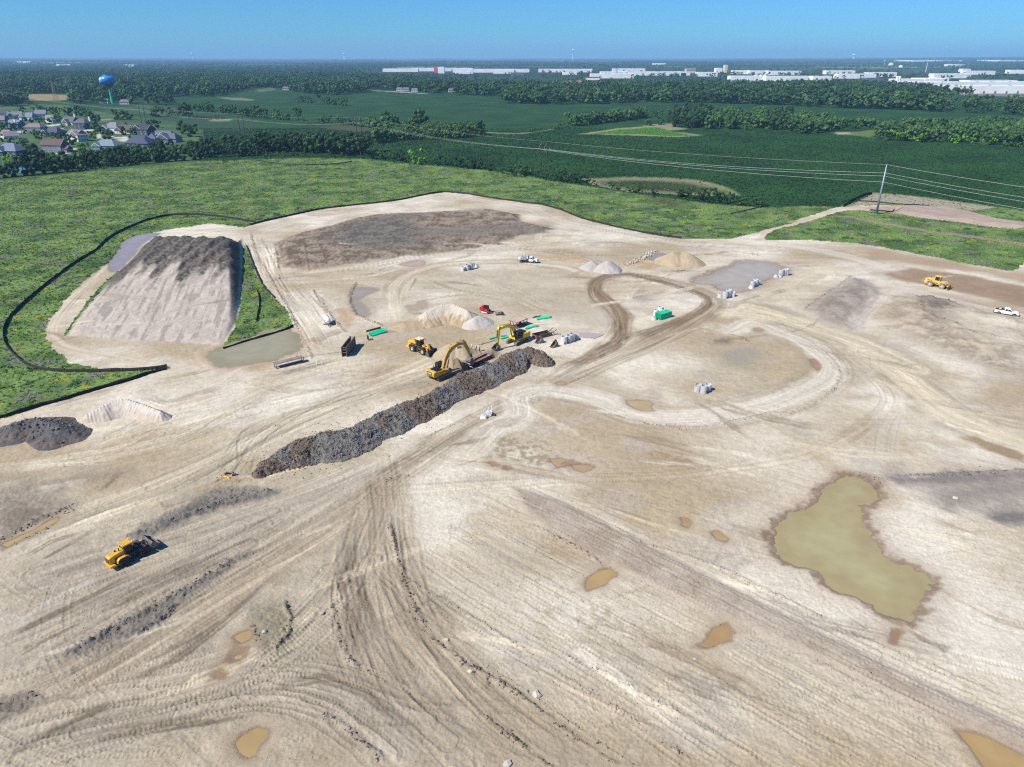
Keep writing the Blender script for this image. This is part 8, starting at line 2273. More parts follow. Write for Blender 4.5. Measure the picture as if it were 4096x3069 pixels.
# ------------------------------------------------------------------ houses
def house(label, f, x, y, az, w, d, hw, rh, wall, roof, hip=0.0, wing=None, chim=None, wins=3, garage=False, two=False):
    """w along the ridge, d across; hip = how far the ridge ends are pulled in"""
    p_ = site(f, x, y); root = thing('house', label, 'house', (p_[0], p_[1] + d / 2 * .8, gz(p_[0], p_[1]) - .05), R(az))
    wm, rm = mat('siding_%d_%d_%d' % wall, wall, .8, 0, .08), mat('shingles_%d_%d_%d' % roof, roof, .9, 0, .15, 1.0)
    def block_(cx, cy, w_, d_, h_, r_, hip_, rot=0.0, front=False):
        M4 = Matrix.Translation((cx, cy, 0)) @ Matrix.Rotation(rot, 4, 'Z')
        def put(b, nm, m):
            b.v = [tuple(M4 @ Vector(v)) for v in b.v]; return b.obj(nm, m, root)
        b = MB(); b.box((0, 0, h_ / 2), (w_, d_, h_))
        if hip_ < .1:
            for s in (-1, 1): b.add([(s * w_ / 2, -d_ / 2, h_), (s * w_ / 2, d_ / 2, h_), (s * w_ / 2, 0, h_ + r_ - .1)], [(0, 1, 2) if s > 0 else (0, 2, 1)])
        put(b, 'wall', wm)
        e = .45; b = MB(); W_, D_ = w_ / 2 + e, d_ / 2 + e; z0 = h_ - .18; rx = max(.3, w_ / 2 - hip_ + (e if hip_ < .1 else 0))
        b.add([(-W_, -D_, z0), (W_, -D_, z0), (W_, D_, z0), (-W_, D_, z0), (-rx, 0, h_ + r_), (rx, 0, h_ + r_), (-W_, -D_, z0 + .18), (W_, -D_, z0 + .18), (W_, D_, z0 + .18), (-W_, D_, z0 + .18)],
              [(6, 7, 5, 4), (8, 9, 4, 5), (7, 8, 5), (9, 6, 4), (0, 1, 7, 6), (1, 2, 8, 7), (2, 3, 9, 8), (3, 0, 6, 9), (0, 3, 2, 1)])
        put(b, 'roof', rm)
        if hip_ < .1:
            b = MB()
            for s in (-1, 1):
                b.bar((s * (w_ / 2 + .47), -D_, z0 + .1), (s * (w_ / 2 + .47), 0, h_ + r_ - .02), .06, .3).bar((s * (w_ / 2 + .47), D_, z0 + .1), (s * (w_ / 2 + .47), 0, h_ + r_ - .02), .06, .3)
            put(b, 'gable_trim', WHITE)
        levels = [1.5] if h_ < 4.5 else [1.5, 4.3]
        for z in levels:
            for s in (-1, 1):
                for i in range(wins):
                    xx_ = -w_ / 2 + w_ * (i + .5) / wins
                    b = MB(); b.box((xx_, s * (d_ / 2 + .03), z), (1.15, .06, 1.4)); fo = put(b, 'window', WHITE)
                    b = MB(); b.box((xx_, s * (d_ / 2 + .07), z), (.85, .03, 1.1)); b.v = [tuple(M4 @ Vector(v)) for v in b.v]; b.obj('pane', WINDOW, fo)
                b = MB(); b.box((s * (w_ / 2 + .03), 0, z), (.06, 1.15, 1.4)); fo = put(b, 'window', WHITE)
                b = MB(); b.box((s * (w_ / 2 + .07), 0, z), (.03, .85, 1.1)); b.v = [tuple(M4 @ Vector(v)) for v in b.v]; b.obj('pane', WINDOW, fo)
    block_(0, 0, w, d, hw, rh, hip)
    if wing:
        for (cx, cy, w2, d2, h2, r2, hip2, rot) in wing: block_(cx, cy, w2, d2, h2, r2, hip2, R(rot))
    if chim:
        cx, cy, ch = chim; b = MB(); b.box((cx, cy, ch / 2), (1.3, .9, ch)).box((cx, cy, ch + .05), (1.5, 1.1, .2)); b.obj('chimney', WHITE, root)
    if garage:
        b = MB(); b.box((w / 2 - 3.2, -d / 2 - .04, 1.15), (4.6, .06, 2.3)); b.obj('garage_door', WHITE, root)
    return root
BL, GRY, DKG, BRN_, MAU, TEAL, NAVY = (112, 122, 142), (126, 127, 132), (92, 93, 100), (98, 80, 78), (126, 114, 120), (120, 134, 144), (72, 79, 100)
WW, PKW, BW, DW, GW = (222, 222, 220), (214, 200, 196), (88, 112, 140), (70, 80, 92), (120, 128, 136)
house('house with a dark roof and white gable at the left edge, topmost row', 'za', 90, 240, 35, 13, 10, 3.2, 4.2, WW, DKG, 0, [(4, -5, 7, 8, 3, 3.4, 0, 90)])
house('white fronted house with a grey roof, second from the left in the top row', 'za', 300, 300, 28, 14, 10, 3.4, 4.2, WW, GRY, 0, [(-4, -5, 7, 7, 3, 3.4, 0, 90)], (4, 2, 9.5))
house('house with a blue grey roof and white gables in the middle of the top row', 'za', 640, 330, -12, 14, 11, 3.2, 4.6, WW, BL, 3, [(-5, -5, 6, 7, 3, 3, 0, 90)])
house('small house with a grey roof and white chimney behind the top row', 'za', 880, 260, 20, 11, 9, 3.2, 4.2, WW, GRY, 0, None, (-4, 0, 9))
house('house with a grey brown roof behind three round trees', 'za', 1120, 390, -20, 14, 10, 3.2, 4.2, WW, GRY, 0, [(5, -4, 6, 7, 3, 3.2, 0, 90)])
house('house with a dark roof, pink gables and a white chimney', 'za', 1540, 455, -15, 13, 11, 3.4, 4.8, PKW, DKG, 0, [(0, -6, 5.5, 6, 3, 3.2, 0, 90)], (4, 2, 10.5))
house('dark brick house with a hipped dark roof at the right of the top row', 'za', 1800, 530, -12, 14, 12, 5.6, 4.0, DW, DKG, 4, None, (6, 3, 11))
house('blue gabled house with a tall white chimney at the left', 'za', 330, 520, -15, 13, 9, 4.8, 3.6, BW, BL, 0, None, (4.5, -4.8, 9))
house('two storey grey house with a mauve hipped roof', 'za', 760, 630, -6, 17, 10, 5.4, 3.2, GW, MAU, 3.5, wins=4)
house('long house with two white gables and a blue grey wing at the left edge', 'za', 140, 760, -35, 12, 10, 3.2, 4.2, WW, MAU, 0, [(8, -1, 10, 11, 3.2, 3.6, 0, 70)])
house('house with a navy hipped roof and small white gables in the centre', 'za', 1160, 690, -10, 15, 12, 3.2, 4.6, DW, NAVY, 4, [(-5, -5, 5, 6, 3, 3, 0, 90)])
house('two storey pinkish white house with a grey roof and sunlit side', 'za', 1680, 800, -32, 15, 10, 5.6, 3.6, PKW, MAU, 0, [(4, -1, 9, 12, 5.4, 3.4, 0, 90)], wins=4)
house('two storey house with a brown gabled roof and white end wall', 'za', 1190, 1050, -8, 16, 10, 5.4, 4.2, GW, BRN_, 0, [(9, -1, 6, 7, 2.8, 2.2, 0, 0)], wins=4)
house('dark walled house with a blue grey hipped roof at the left by the pond', 'za', 190, 1130, -8, 17, 12, 3.4, 5.0, DW, BL, 5, [(-3, -6, 6, 6, 3.2, 3.4, 0, 90)], wins=4)
house('house with a mauve roof cut by the left edge', 'za', -10, 400, 0, 14, 10, 3.2, 4, GW, MAU, 2)
house('teal walled bungalow with a teal grey hipped roof behind the hedgerow', 'zb', 240, 830, -6, 18, 12, 3.2, 4.2, (96, 150, 166), TEAL, 5, [(-5, -5, 6, 6, 3, 2.6, 0, 90)])
house('bungalow with a navy hipped roof behind the hedgerow', 'zb', 960, 780, -6, 19, 13, 3.3, 5.4, DW, NAVY, 5, [(6, -3, 9, 9, 3.2, 4.2, 3, 90)], wins=4)
house('house with a grey hipped roof and sunlit white front at the cul de sac', 'zb', 390, 440, -14, 15, 12, 4.2, 4.6, WW, GRY, 4, [(-5, -5, 6, 7, 3.4, 3.2, 0, 90)])
house('house with a brown roof and stepped pink gables at the cul de sac', 'zb', 680, 470, -14, 14, 11, 3.4, 4.0, PKW, BRN_, 0, [(-5, -4, 6, 7, 3.2, 3.2, 0, 90)])
house('house with a dark roof and tall bright white gable at the cul de sac', 'zb', 1080, 510, -14, 13, 12, 5.4, 4.0, DW, (58, 60, 72), 0, [(-5.5, -2, 6, 9, 5.4, 3.6, 0, 90)])
house('large house with a blue grey many gabled roof and white dormers', 'zb', 1500, 660, -8, 22, 13, 3.4, 5.6, GW, (92, 98, 116), 4, [(4, -7, 9, 11, 3.3, 4.2, 0, 90), (-7, -4, 9, 8, 3.2, 4.4, 2, 90), (10, -2, 8, 10, 3.2, 4.2, 3, 0), (-2.5, -4.5, 2.4, 3, 6.0, 1.3, 0, 90), (0, -3, 2.4, 3, 6.8, 1.3, 0, 90)], wins=3)
for f, x, y, az, col, lab in (('c1', 1545, 392, 5, (210, 206, 200), 'far white house among the trees above the small crop'), ('c1', 1075, 476, 8, (190, 190, 190), 'small white house right of the water tower'), ('c1', 905, 472, -5, (180, 180, 178), 'small pale shed left of the water tower'),
                              ('c2', 255, 348, 5, (222, 222, 222), 'white shed at the left rim of the broad wood'), ('c2', 850, 322, 20, (224, 222, 220), 'white gabled house deep in the broad wood'), ('c2', 948, 312, 70, (226, 226, 224), 'tall white gable above the broad wood'),
                              ('c2', 1310, 288, 4, (214, 212, 210), 'white house left of the grey roofed terrace'), ('c2', 1465, 305, 8, (206, 200, 198), 'house with white gables above the tree line'), ('c2', 1640, 290, 2, (196, 192, 194), 'long grey roofed house above the central trees'),
                              ('c2', 1785, 282, 4, (214, 206, 204), 'pale house right of the long grey roofed one'), ('c2', 1240, 358, 0, (226, 224, 220), 'white house by the pale drive at the far crop'), ('c2', 1295, 360, 4, (180, 190, 184), 'second house by the pale drive at the far crop'),
                              ('c2', 1370, 366, 0, (170, 170, 168), 'third house by the pale drive at the far crop'), ('c2', 1690, 370, 10, (190, 190, 192), 'grey house right of the pale drive'), ('c2', 1900, 310, 2, (192, 178, 164), 'wide tan roofed hall in the trees'), ('c2', 2060, 308, 2, (196, 176, 160), 'second wide tan roofed hall in the trees')):
    house(lab, f, x, y, az, 22 if 'hall' in lab or 'long' in lab else 13, 11, 3.6, 3.4, (206, 200, 192), col if 'roof' in lab else (112, 108, 110), 1, wins=3)
for k, (x, y) in enumerate(((80, 312), (150, 318), (235, 318), (275, 312), (375, 312), (440, 308), (510, 302), (590, 300))):
    house('red roofed town house in the row left of the brick office', 'c3', x, y, 4, 20, 14, 5, 5, (196, 176, 166), (150, 108, 98), 3, wins=4)['group'] = 'red roofed town houses'
# ------------------------------------------------------------------ warehouses and offices
WALLW, ROOFW = mat('white_wall', (248, 246, 244), .8, 0, .05, .05), mat('white_roof', (236, 230, 232), .8, 0, .06, .02)
def shed(label, f, x0, x1, yt, yb, h=13.0, wall=WALLW, roof=ROOFW, doors=0, az=0.0, band=None):
    A, Bp = site(f, x0, yb), site(f, x1, yb); w = Bp[0] - A[0]; cy = A[1]
    yy_ = site(f, (x0 + x1) / 2, yt, h)[1] if (200 + yt / 2.16) > 240 else cy + 200
    d = min(max(35.0, yy_ - cy), 420.0)
    root = thing('warehouse', label, 'warehouse', ((A[0] + Bp[0]) / 2, cy + d / 2, gz((A[0] + Bp[0]) / 2, cy)), R(az))
    b = MB(); b.box((0, 0, h / 2), (w, d, h)); b.obj('wall', wall, root)
    b = MB(); b.box((0, 0, h + .2), (w - 1.2, d - 1.2, .4)); b.obj('roof', roof, root)
    b = MB()
    for s in (-1, 1): b.box((0, s * (d / 2 - .3), h + .45), (w + .1, .6, .9)).box((s * (w / 2 - .3), 0, h + .45), (.6, d - 1.3, .9))
    b.obj('parapet', wall, root)
    for i in range(doors):
        b = MB(); b.box((-w / 2 + w * (i + .5) / doors, -d / 2 - .1, 2.2), (3.6, .2, 4.2)); b.obj('dock_door', mat('dock_grey', (120, 122, 126), .7), root)
    if w > 80:
        for i in range(int(w / 40)):
            b = MB(); b.box((-w / 2 + 40 * (i + .5), rnd.uniform(-.35, .1) * d, h + 1.1), (4, 4, 1.4)); b.obj('roof_unit', mat('roof_unit', (170, 170, 172), .7), root)
    if band:
        b = MB(); b.box((0, -d / 2 - .08, h * .75), (w * .98, .16, h * .3)); b.obj('colour_band', band, root)
    return root
DKB, LAV, CRM, BRK, REDB = mat('slate_wall', (96, 106, 122), .8), mat('lavender_roof', (178, 178, 192), .8), mat('cream_wall', (214, 204, 176), .8), mat('brick_wall', (150, 96, 84), .9), mat('red_band', (190, 60, 50), .7)
for args in (('long white warehouse at the far left of the industrial park', 'c2', 1095, 1400, 172, 190), ('very long white warehouse behind the central wood', 'c2', 1340, 1870, 163, 185), ('white warehouse block right of the red and white tower', 'c2', 1700, 2230, 166, 196),
             ('low white shed in front of the far warehouses', 'c2', 1720, 1850, 196, 208, 7.0), ('white warehouse continuing to the right of the central wood', 'c2', 2050, 2230, 180, 206),
             ('white warehouse at the left of the industrial skyline', 'c3', -10, 150, 173, 195), ('long warehouse with a brown roof edge on the skyline', 'c3', 230, 695, 172, 194), ('white shed in front of the brown edged warehouse', 'c3', 440, 560, 195, 216, 8.0),
             ('white warehouse left of the lavender roof', 'c3', 765, 995, 192, 222), ('small white warehouse row on the skyline', 'c3', 870, 1150, 176, 190), ('white warehouse in front of the lavender roofed one', 'c3', 680, 1060, 220, 246),
             ('white warehouse right of the lavender roof', 'c3', 1460, 1540, 200, 222, 8.0), ('white factory with a row of small openings', 'c3', 1600, 1775, 205, 230), ('white warehouse on the right skyline', 'c3', 1910, 2060, 184, 210), ('long white warehouse on the right skyline', 'c3', 2050, 2230, 193, 212),
             ('white factory with three green silos', 'c3', 1885, 2230, 232, 270), ('low white hall beside the dark roofed one', 'c3', 1770, 2030, 278, 306, 9.0),
             ('blue white warehouse at the left of the right skyline', 'c4', 0, 285, 188, 216), ('white warehouse behind the dark wood on the right', 'c4', -20, 345, 238, 272), ('white warehouse with a green tank', 'c4', 385, 545, 244, 272), ('white warehouse with a row of trees before it', 'c4', 500, 750, 194, 211),
             ('white warehouse in the middle of the right park', 'c4', 600, 930, 212, 248), ('grey white warehouse in the middle of the right park', 'c4', 860, 1110, 208, 232), ('white hall left of the blue office', 'c4', 1090, 1340, 258, 285, 9.0), ('white warehouse near the top right', 'c4', 1430, 1750, 213, 245),
             ('white warehouse beside the blue office', 'c4', 1350, 1560, 244, 285, 10.0), ('white warehouse strip at the far right', 'c4', 1700, 1960, 188, 215), ('small white warehouse at the right edge', 'c4', 2090, 2230, 188, 205)):
    shed(*args)
shed('warehouse with a wide lavender grey roof', 'c3', 990, 1500, 186, 222, 12.0, WALLW, LAV)
shed('dark blue grey hall at the left of the skyline', 'c3', -10, 105, 196, 226, 10, DKB, DKB)
shed('dark roofed hall in front of the silos', 'c3', 2030, 2230, 268, 306, 9, WALLW, mat('dark_roof', (92, 92, 108), .8))
shed('dark blue office block between white warehouses', 'c4', 850, 990, 246, 284, 11, DKB, DKB, band=None)
shed('warehouse with a broad pale grey roof at the right edge', 'c4', 1740, 2150, 262, 300, 9, WALLW, mat('grey_roof', (186, 182, 184), .8))
shed('nearest very long white warehouse above the dark wood', 'c4', 830, 2300, 284, 330, 12, doors=0)
shed('long white warehouse front with dark dock doors at the right edge', 'c4', 1130, 2300, 322, 382, 13, doors=12)
shed('cream tank hall on the skyline', 'c3', 1505, 1585, 176, 200, 16, CRM, CRM, band=mat('dark_band', (110, 108, 100), .8))
shed('red brick office block with white bands', 'c3', 638, 757, 250, 292, 15, BRK, mat('dark_roof', (92, 92, 108), .8), band=WALLW)
shed('wide grey roofed hall behind the dark wood', 'c3', 1060, 1255, 292, 326, 7, WALLW, mat('hall_roof', (140, 138, 144), .9))
shed('grey roofed office before the brick block', 'c3', 780, 980, 286, 306, 6, WALLW, mat('hall_roof', (140, 138, 144), .9))
shed('red and white tower block on the skyline', 'c2', 1540, 1570, 182, 202, 22, REDB, ROOFW)
shed('white tower block on the skyline', 'c2', 1572, 1628, 178, 203, 24)
shed('small square white office on the skyline', 'c2', 1840, 1875, 182, 205, 18)
shed('tan grain block on the right skyline', 'c3', 1838, 1858, 170, 198, 30, CRM, CRM)
shed('white plant with small towers on the right skyline', 'c3', 1762, 1815, 178, 198, 18)
for k, (f, x0, x1, yt, yb, lab) in enumerate((('c4', 1245, 1400, 97, 114, 'bright pale yard far away, left of two'), ('c4', 1462, 1682, 95, 110, 'bright pale yard far away, right of two'), ('c4', 2005, 2230, 96, 114, 'bright pale buildings at the far right horizon'), ('c3', 1218, 1330, 122, 128, 'thin white building line in the far woods'),
                                              ('c1', 485, 610, 134, 141, 'pale building line in the far left woods'), ('c1', 1065, 1165, 128, 143, 'white buildings in the far left woods'), ('c1', 150, 265, 108, 118, 'row of white buildings at the far left horizon'), ('c4', 1680, 1750, 172, 190, 'pale building among the far right trees'), ('c4', 1590, 1700, 125, 142, 'greyish yard among the far right trees'))):
    shed(lab, f, x0, x1, yt, yb, 12)
for x in (2090, 2130, 2165):
    p_ = site('c3', x, 268); s_ = thing('silo', 'green white silo standing before the white factory', 'silo', (p_[0], p_[1] - 12, 0), 0, 'silos before the white factory')
    b = MB(); b.cyl((0, 0, 0), (0, 0, 15), 5, n=14); b.obj('tank', mat('silo_green', (186, 206, 196), .6), s_); b = MB(); b.cyl((0, 0, 15), (0, 0, 17), 5, 1, 14); b.obj('roof', ROOFW, s_)
for x in (1090, 1108):
    p_ = site('c4', x, 290); s_ = thing('silo', 'white silo standing beside the nearest long warehouse', 'silo', (p_[0], p_[1] - 12, 0), 0, 'white silos beside the long warehouse')
    b = MB(); b.cyl((0, 0, 0), (0, 0, 17), 4, n=14); b.obj('tank', WALLW, s_); b = MB(); b.cyl((0, 0, 17), (0, 0, 18.5), 4, 1, 14); b.obj('roof', ROOFW, s_)
p_ = site('c4', 1060, 142); s_ = thing('dome', 'pale round dome far away between woods', 'dome', (p_[0], p_[1], 0)); b = MB(); b.lathe([(17, 0), (19, 8), (16, 17), (8, 23), (.1, 25)], 'z', (0, 0, 0), 18); b.obj('shell', CRM, s_)
p_ = site('c4', 1146, 150); s_ = thing('dome', 'small white dome right of the pale round one', 'dome', (p_[0], p_[1], 0)); b = MB(); b.lathe([(14, 0), (13, 6), (7, 11), (.1, 12)], 'z', (0, 0, 0), 16); b.obj('shell', WALLW, s_)

# ------------------------------------------------------------------ water towers
p_ = site('c1', 976, 470)
wt = thing('water_tower', 'blue water tower on a green stem above the houses', 'water tower', (p_[0], p_[1], gz(p_[0], p_[1])))
TB = mat('tower_blue', (42, 134, 214), .35, 0, .06, .1); TG = mat('tower_green', (20, 176, 112), .45, 0, .06, .1)
b = MB(); b.lathe([(3.6, 0), (3.5, .8), (2.6, 5), (1.9, 11), (1.7, 18), (1.7, 21.5)], 'z', (0, 0, 0), 24); b.obj('stem', TG, wt, True)
b = MB(); b.lathe([(1.7, 21.5), (2.6, 23), (5.5, 26), (8.6, 28)], 'z', (0, 0, 0), 36); b.obj('bowl', mat('tower_dark_green', (20, 96, 74), .5), wt, True)
b = MB(); b.lathe([(8.6, 28), (10.6, 29.8), (11.4, 32), (11.3, 34.2), (10.2, 36.6), (8.0, 38.4), (4.5, 39.4), (.01, 39.7)], 'z', (0, 0, 0), 40); b.obj('tank', TB, wt, True)
b = MB(); b.lathe([(5.2, 39.2), (5.2, 40.6)], 'z', (0, 0, 0), 24)
for i in range(24):
    a = i * math.pi / 12; b.cyl((5.2 * math.cos(a), 5.2 * math.sin(a), 39.2), (5.2 * math.cos(a), 5.2 * math.sin(a), 40.9), .1, n=5)
b.obj('railing', STEEL, wt)
b = MB()
for i in range(9):
    a = i * .7; b.box((4.8 * math.cos(a), 4.8 * math.sin(a), 41.6), (.6, .6, 2.6)).cyl((4.6 * math.cos(a), 4.6 * math.sin(a), 40), (4.6 * math.cos(a), 4.6 * math.sin(a), 43.5), .12, n=5)
b.obj('antenna', mat('antenna_blue', (70, 90, 140), .5), wt)
def wrap_text(txt, size, z, ang0):
    """letters laid round the tank wall"""
    cu = bpy.data.curves.new('t', 'FONT'); cu.body = txt; cu.size = size; cu.extrude = .05; cu.align_x = 'CENTER'; cu.align_y = 'CENTER'; cu.offset = size * .03
    o = bpy.data.objects.new('t', cu); COL.objects.link(o); bpy.context.view_layer.update()
    dg = bpy.context.evaluated_depsgraph_get(); me = bpy.data.meshes.new_from_object(o.evaluated_get(dg)); bpy.data.objects.remove(o)
    for v in me.vertices:
        zz_ = z + v.co.y; rr_ = float(np.interp(zz_, [28, 29.8, 32, 34.2, 36.6, 38.4], [8.6, 10.6, 11.4, 11.3, 10.2, 8.0])) + .12 + v.co.z
        a = ang0 + v.co.x / 11.4; v.co = (rr_ * math.cos(a), rr_ * math.sin(a), zz_)
    me.materials.clear(); me.materials.append(WHITET)
    o = bpy.data.objects.new('lettering', me); COL.objects.link(o); o.parent = wt
wrap_text('ANY', 4.2, 34.6, R(-133)); wrap_text('RIS', 3.0, 31.2, R(-136))
p_ = site('c4', 1002, 138); wt2 = thing('water_tower', 'tiny pale turquoise water tower far off on the right', 'water tower', (p_[0], p_[1], 0)); b = MB(); b.cyl((0, 0, 0), (0, 0, 30), 2, n=10); b.obj('stem', mat('pale_turquoise', (110, 190, 200), .6), wt2)
b = MB(); b.lathe([(2, 27), (10, 32), (10, 36), (.1, 40)], 'z', (0, 0, 0), 18); b.obj('tank', mat('pale_turquoise', (110, 190, 200), .6), wt2)
p_ = site('c4', 1362, 192); st_ = thing('smokestack', 'slim grey stack beyond the right warehouses', 'smokestack', (p_[0], p_[1], 0)); b = MB(); b.cyl((0, 0, 0), (0, 0, 40), 2.6, 1.8, 12); b.obj('shaft', CONC, st_); b = MB(); b.cyl((0, 0, 40), (0, 0, 41), 2.2, n=12); b.obj('rim', CONC, st_)
# ------------------------------------------------------------------ power lines
WIRE = mat('wire_aluminium', (206, 210, 206), .5, .0); WOODP = mat('dark_pole', (60, 54, 48), .9, 0, .2); GALV = mat('galvanised', (150, 158, 176), .5, .3, .1)
INS = mat('insulator', (170, 176, 176), .4)
p_ = at(3505, 857); PX, PY = p_[0], p_[1]
sp0 = thing('steel_pole', 'tall grey steel power pole at the right beside the crop', 'power pole', (PX, PY, gz(PX, PY)))
b = MB(); b.cyl((0, 0, 0), (0, 0, 22), .55, .24, 14).cyl((0, 0, -.1), (0, 0, .15), .75, n=14); b.obj('shaft', GALV, sp0, True)
PH = [22.0, 18.4, 17.0, 14.4]
b = MB(); b.bar((-.3, 0, 22), (.7, .2, 22.25), .08); b.obj('top_bracket', GALV, sp0)
for h_, s in ((18.4, 1), (17.0, -1), (14.4, 1)):
    b = MB(); b.cyl((0, -.9 * s * 0 - .2, h_), (0.05, -.9, h_ + .1), .07, n=8); b.obj('insulator', INS, sp0)
def hframe(label, px, py, h_, sep=4.2, rz=0.0):
    p_ = at(px, py); r_ = thing('h_frame_pole', label, 'power pole', (p_[0], p_[1], gz(p_[0], p_[1])), rz)
    for s in (-1, 1):
        b = MB(); b.cyl((s * sep / 2, 0, 0), (s * sep / 2, 0, h_), .34, .24, 9); b.obj('pole', WOODP, r_)
        b = MB(); b.bar((s * sep / 2, 0, h_ - .8), (s * sep / 2 - 2.2, 0, h_ - 3.4), .12); b.obj('brace', mat('brace', (150, 156, 148), .8), r_)
    zc_ = h_ - 3.2
    b = MB(); b.box((0, 0, zc_), (sep * 2.4, .18, .26)); b.obj('crossarm', WOODP, r_)
    b = MB(); b.bar((-sep / 2, 0, zc_ - 3.5), (sep / 2, 0, zc_ - .3), .1).bar((sep / 2, 0, zc_ - 3.5), (-sep / 2, 0, zc_ - .3), .1); b.obj('cross_brace', mat('brace', (150, 156, 148), .8), r_)
    for x in (-sep, 0, sep):
        b = MB(); b.cyl((x, 0, zc_ - 1.3), (x, 0, zc_ - .1), .1, n=7); b.obj('insulator', INS, r_)
    M4 = Matrix.Translation(r_.location) @ Matrix.Rotation(rz, 4, 'Z')
    return [M4 @ Vector((x, 0, zc_ - 1.3)) for x in (-sep, 0, sep)], [M4 @ Vector((s * sep / 2, 0, h_)) for s in (-1, 1)]
HF = [hframe('nearest wooden H frame pole, behind the bush row at the crop edge', 2176, 697, 18.5, 3.4, R(-20)), hframe('wooden H frame pole in front of the leafy island', 1440, 566, 19, 4.2, R(-8)),
      hframe('wooden H frame pole right of the subdivision houses', 972, 548, 19, 4.2, R(-5)), hframe('wooden H frame pole behind the subdivision houses', 578, 504, 20, 5.0, R(-5)), hframe('wooden H frame pole near the left edge by the dark wood', 20, 428, 24, 6, R(-8))]
def wire(label, pts, r=0.05, grp='power line wires'):
    b = MB(); b.tube(pts, r, 5); c = Vector(pts[0]); b.v = [tuple(Vector(v) - c) for v in b.v]
    o = b.obj('wire', WIRE); o.location = c; tag(o, label, 'wire', grp)
def span(a, c, sag, n=22):
    a, c = Vector(a), Vector(c)
    return [a + (c - a) * (i / n) - Vector((0, 0, sag * 4 * (i / n) * (1 - i / n))) for i in range(n + 1)]
z0 = gz(PX, PY)
PT = [Vector((PX, PY, z0 + h_)) for h_ in PH]
NX = at(5400, 905, 22.0)
for i in range(4):
    wire('pale wire running right from the steel power pole', span(PT[i], (NX[0], NX[1], PH[i] - .3 * i), 1.6), .04, 'wires right of the steel pole')
for i in range(3): wire('pale conductor between the steel pole and the nearest H frame', span(PT[i + 1], HF[0][0][2 - i] if i else HF[0][0][2], 2.2), .045, 'conductors between steel pole and H frame')
wire('thin shield wire between the steel pole and the nearest H frame', span(PT[0], HF[0][1][1], 1.4), .028, None)
for k in range(len(HF) - 1):
    for i in range(3): wire('pale conductor between two wooden H frames', span(HF[k][0][i], HF[k + 1][0][i], 3.0), .022, 'conductors between the H frames')
    for i in range(2): wire('thin shield wire between two wooden H frames', span(HF[k][1][i], HF[k + 1][1][i], 2.0), .013, 'shield wires between the H frames')
def lattice(label, f, x, y, h_, grp=None):
    p_ = site(f, x, y); r_ = thing('transmission_tower', label, 'power pylon', (p_[0], p_[1], gz(p_[0], p_[1])), R(10), grp)
    w = h_ * .11; t = max(.25, h_ / 140)
    for sx in (-1, 1):
        for sy in (-1, 1):
            b = MB(); b.bar((sx * w, sy * w, 0), (sx * w * .3, sy * w * .3, h_), t); b.obj('leg', STEEL, r_)
    b = MB(); n_ = 6
    for i in range(n_):
        z0_, z1_ = h_ * i / n_, h_ * (i + 1) / n_; a0, a1 = w * (1 - .7 * i / n_), w * (1 - .7 * (i + 1) / n_)
        for s in (-1, 1): b.bar((-a0, s * a0, z0_), (a1, s * a1, z1_), t * .6).bar((a0, s * a0, z0_), (-a1, s * a1, z1_), t * .6).bar((s * a0, -a0, z0_), (s * a1, a1, z1_), t * .6)
    b.obj('lacing', STEEL, r_)
    for zz_, l in ((.98, .16), (.84, .3), (.72, .22)):
        b = MB(); b.bar((-h_ * l, 0, h_ * zz_), (h_ * l, 0, h_ * zz_), t * 1.4); b.obj('crossarm', STEEL, r_)
lattice('grey lattice pylon by the tan field left of the water tower', 'c1', 488, 440, 27); lattice('thin pylon in the woods right of the water tower', 'c1', 1135, 340, 40)
lattice('pylon behind the tan field', 'c1', 605, 395, 30)
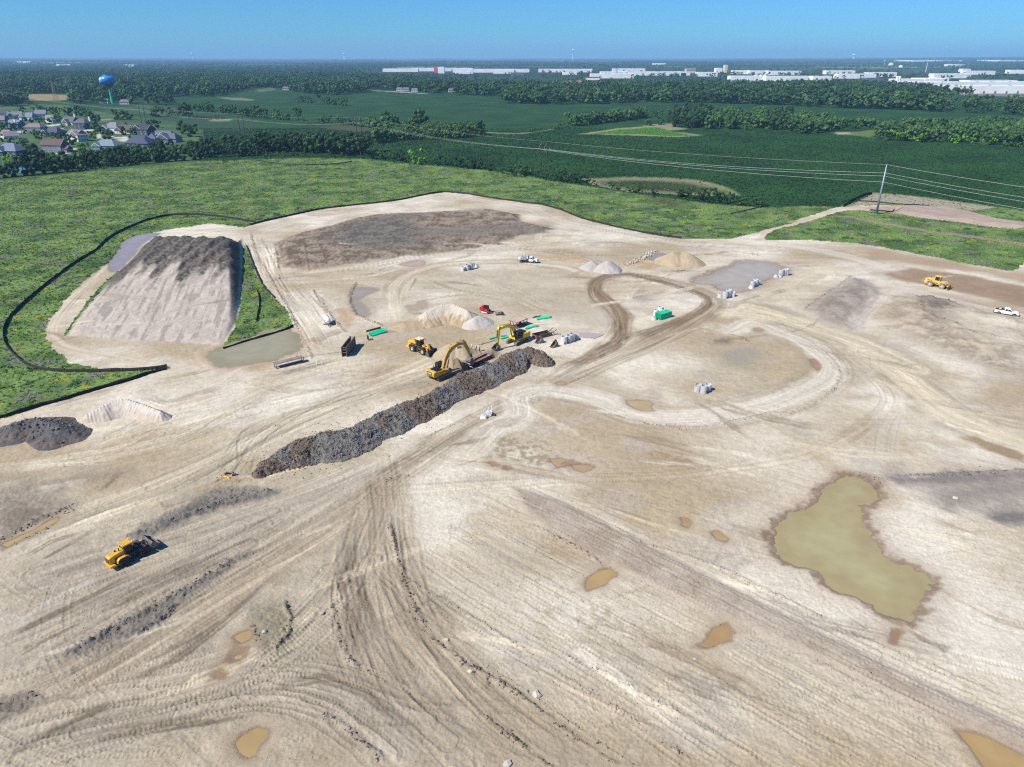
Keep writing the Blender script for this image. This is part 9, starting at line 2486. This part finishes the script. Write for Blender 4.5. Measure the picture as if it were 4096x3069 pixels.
for f, x, y, h_ in (('c2', 447, 178, 70), ('c2', 700, 178, 110), ('c2', 970, 182, 80), ('c2', 1612, 178, 66), ('c2', 1890, 178, 76), ('c2', 2090, 178, 60), ('c3', 98, 190, 60), ('c3', 222, 180, 66), ('c3', 448, 178, 66), ('c3', 650, 172, 66), ('c3', 690, 190, 62), ('c3', 850, 166, 70), ('c3', 902, 235, 70), ('c3', 1040, 160, 62), ('c3', 1383, 205, 80), ('c3', 1715, 176, 40), ('c3', 1910, 250, 60), ('c4', 130, 200, 40), ('c4', 262, 265, 60), ('c4', 836, 215, 50), ('c1', 1445, 150, 60)):
    lattice('slim far pylon rising over the woods and warehouses', f, x, y, h_ * .5, 'far pylons along the horizon')
for f, x, y, h_, lab in (('c2', 765, 85, 200, 'white tower speck on the middle horizon'), ('c3', 526, 75, 320, 'white speck of a far tower on the horizon'), ('c4', 736, 92, 150, 'far tower speck on the right horizon'), ('c1', 1668, 70, 200, 'white tower speck on the left horizon')):
    p_ = site(f, x, max(y, 84)); st_ = thing('far_tower', lab, 'tower', (p_[0], p_[1], 0)); b = MB(); b.cyl((0, 0, 0), (0, 0, h_ * .5), 12, 10, 8); b.obj('shaft', WALLW, st_); b = MB(); b.lathe([(10, h_ * .5), (32, h_ * .56), (32, h_ * .62), (.1, h_ * .68)], 'z', (0, 0, 0), 12); b.obj('head', WALLW, st_)

# ------------------------------------------------------------------ summer haze
hz = MB(); hz.box((0, 13150, 0), (44000, 27500, 1)); 
hz.v = [(x, y, -6.0 if z < 0 else 240.0) for x, y, z in hz.v]
hm_ = bpy.data.materials.new('haze_air'); hm_.use_nodes = True; t = hm_.node_tree; t.nodes.clear()
ou = t.nodes.new('ShaderNodeOutputMaterial'); pv = t.nodes.new('ShaderNodeVolumePrincipled')
pv.inputs['Color'].default_value = (0.36, 0.66, 0.97, 1); pv.inputs['Density'].default_value = 8e-5; pv.inputs['Anisotropy'].default_value = 0.0
t.links.new(pv.outputs['Volume'], ou.inputs['Volume'])
ho = hz.obj('haze', hm_); tag(ho, 'pale blue summer haze over the plain', None, None, 'stuff')
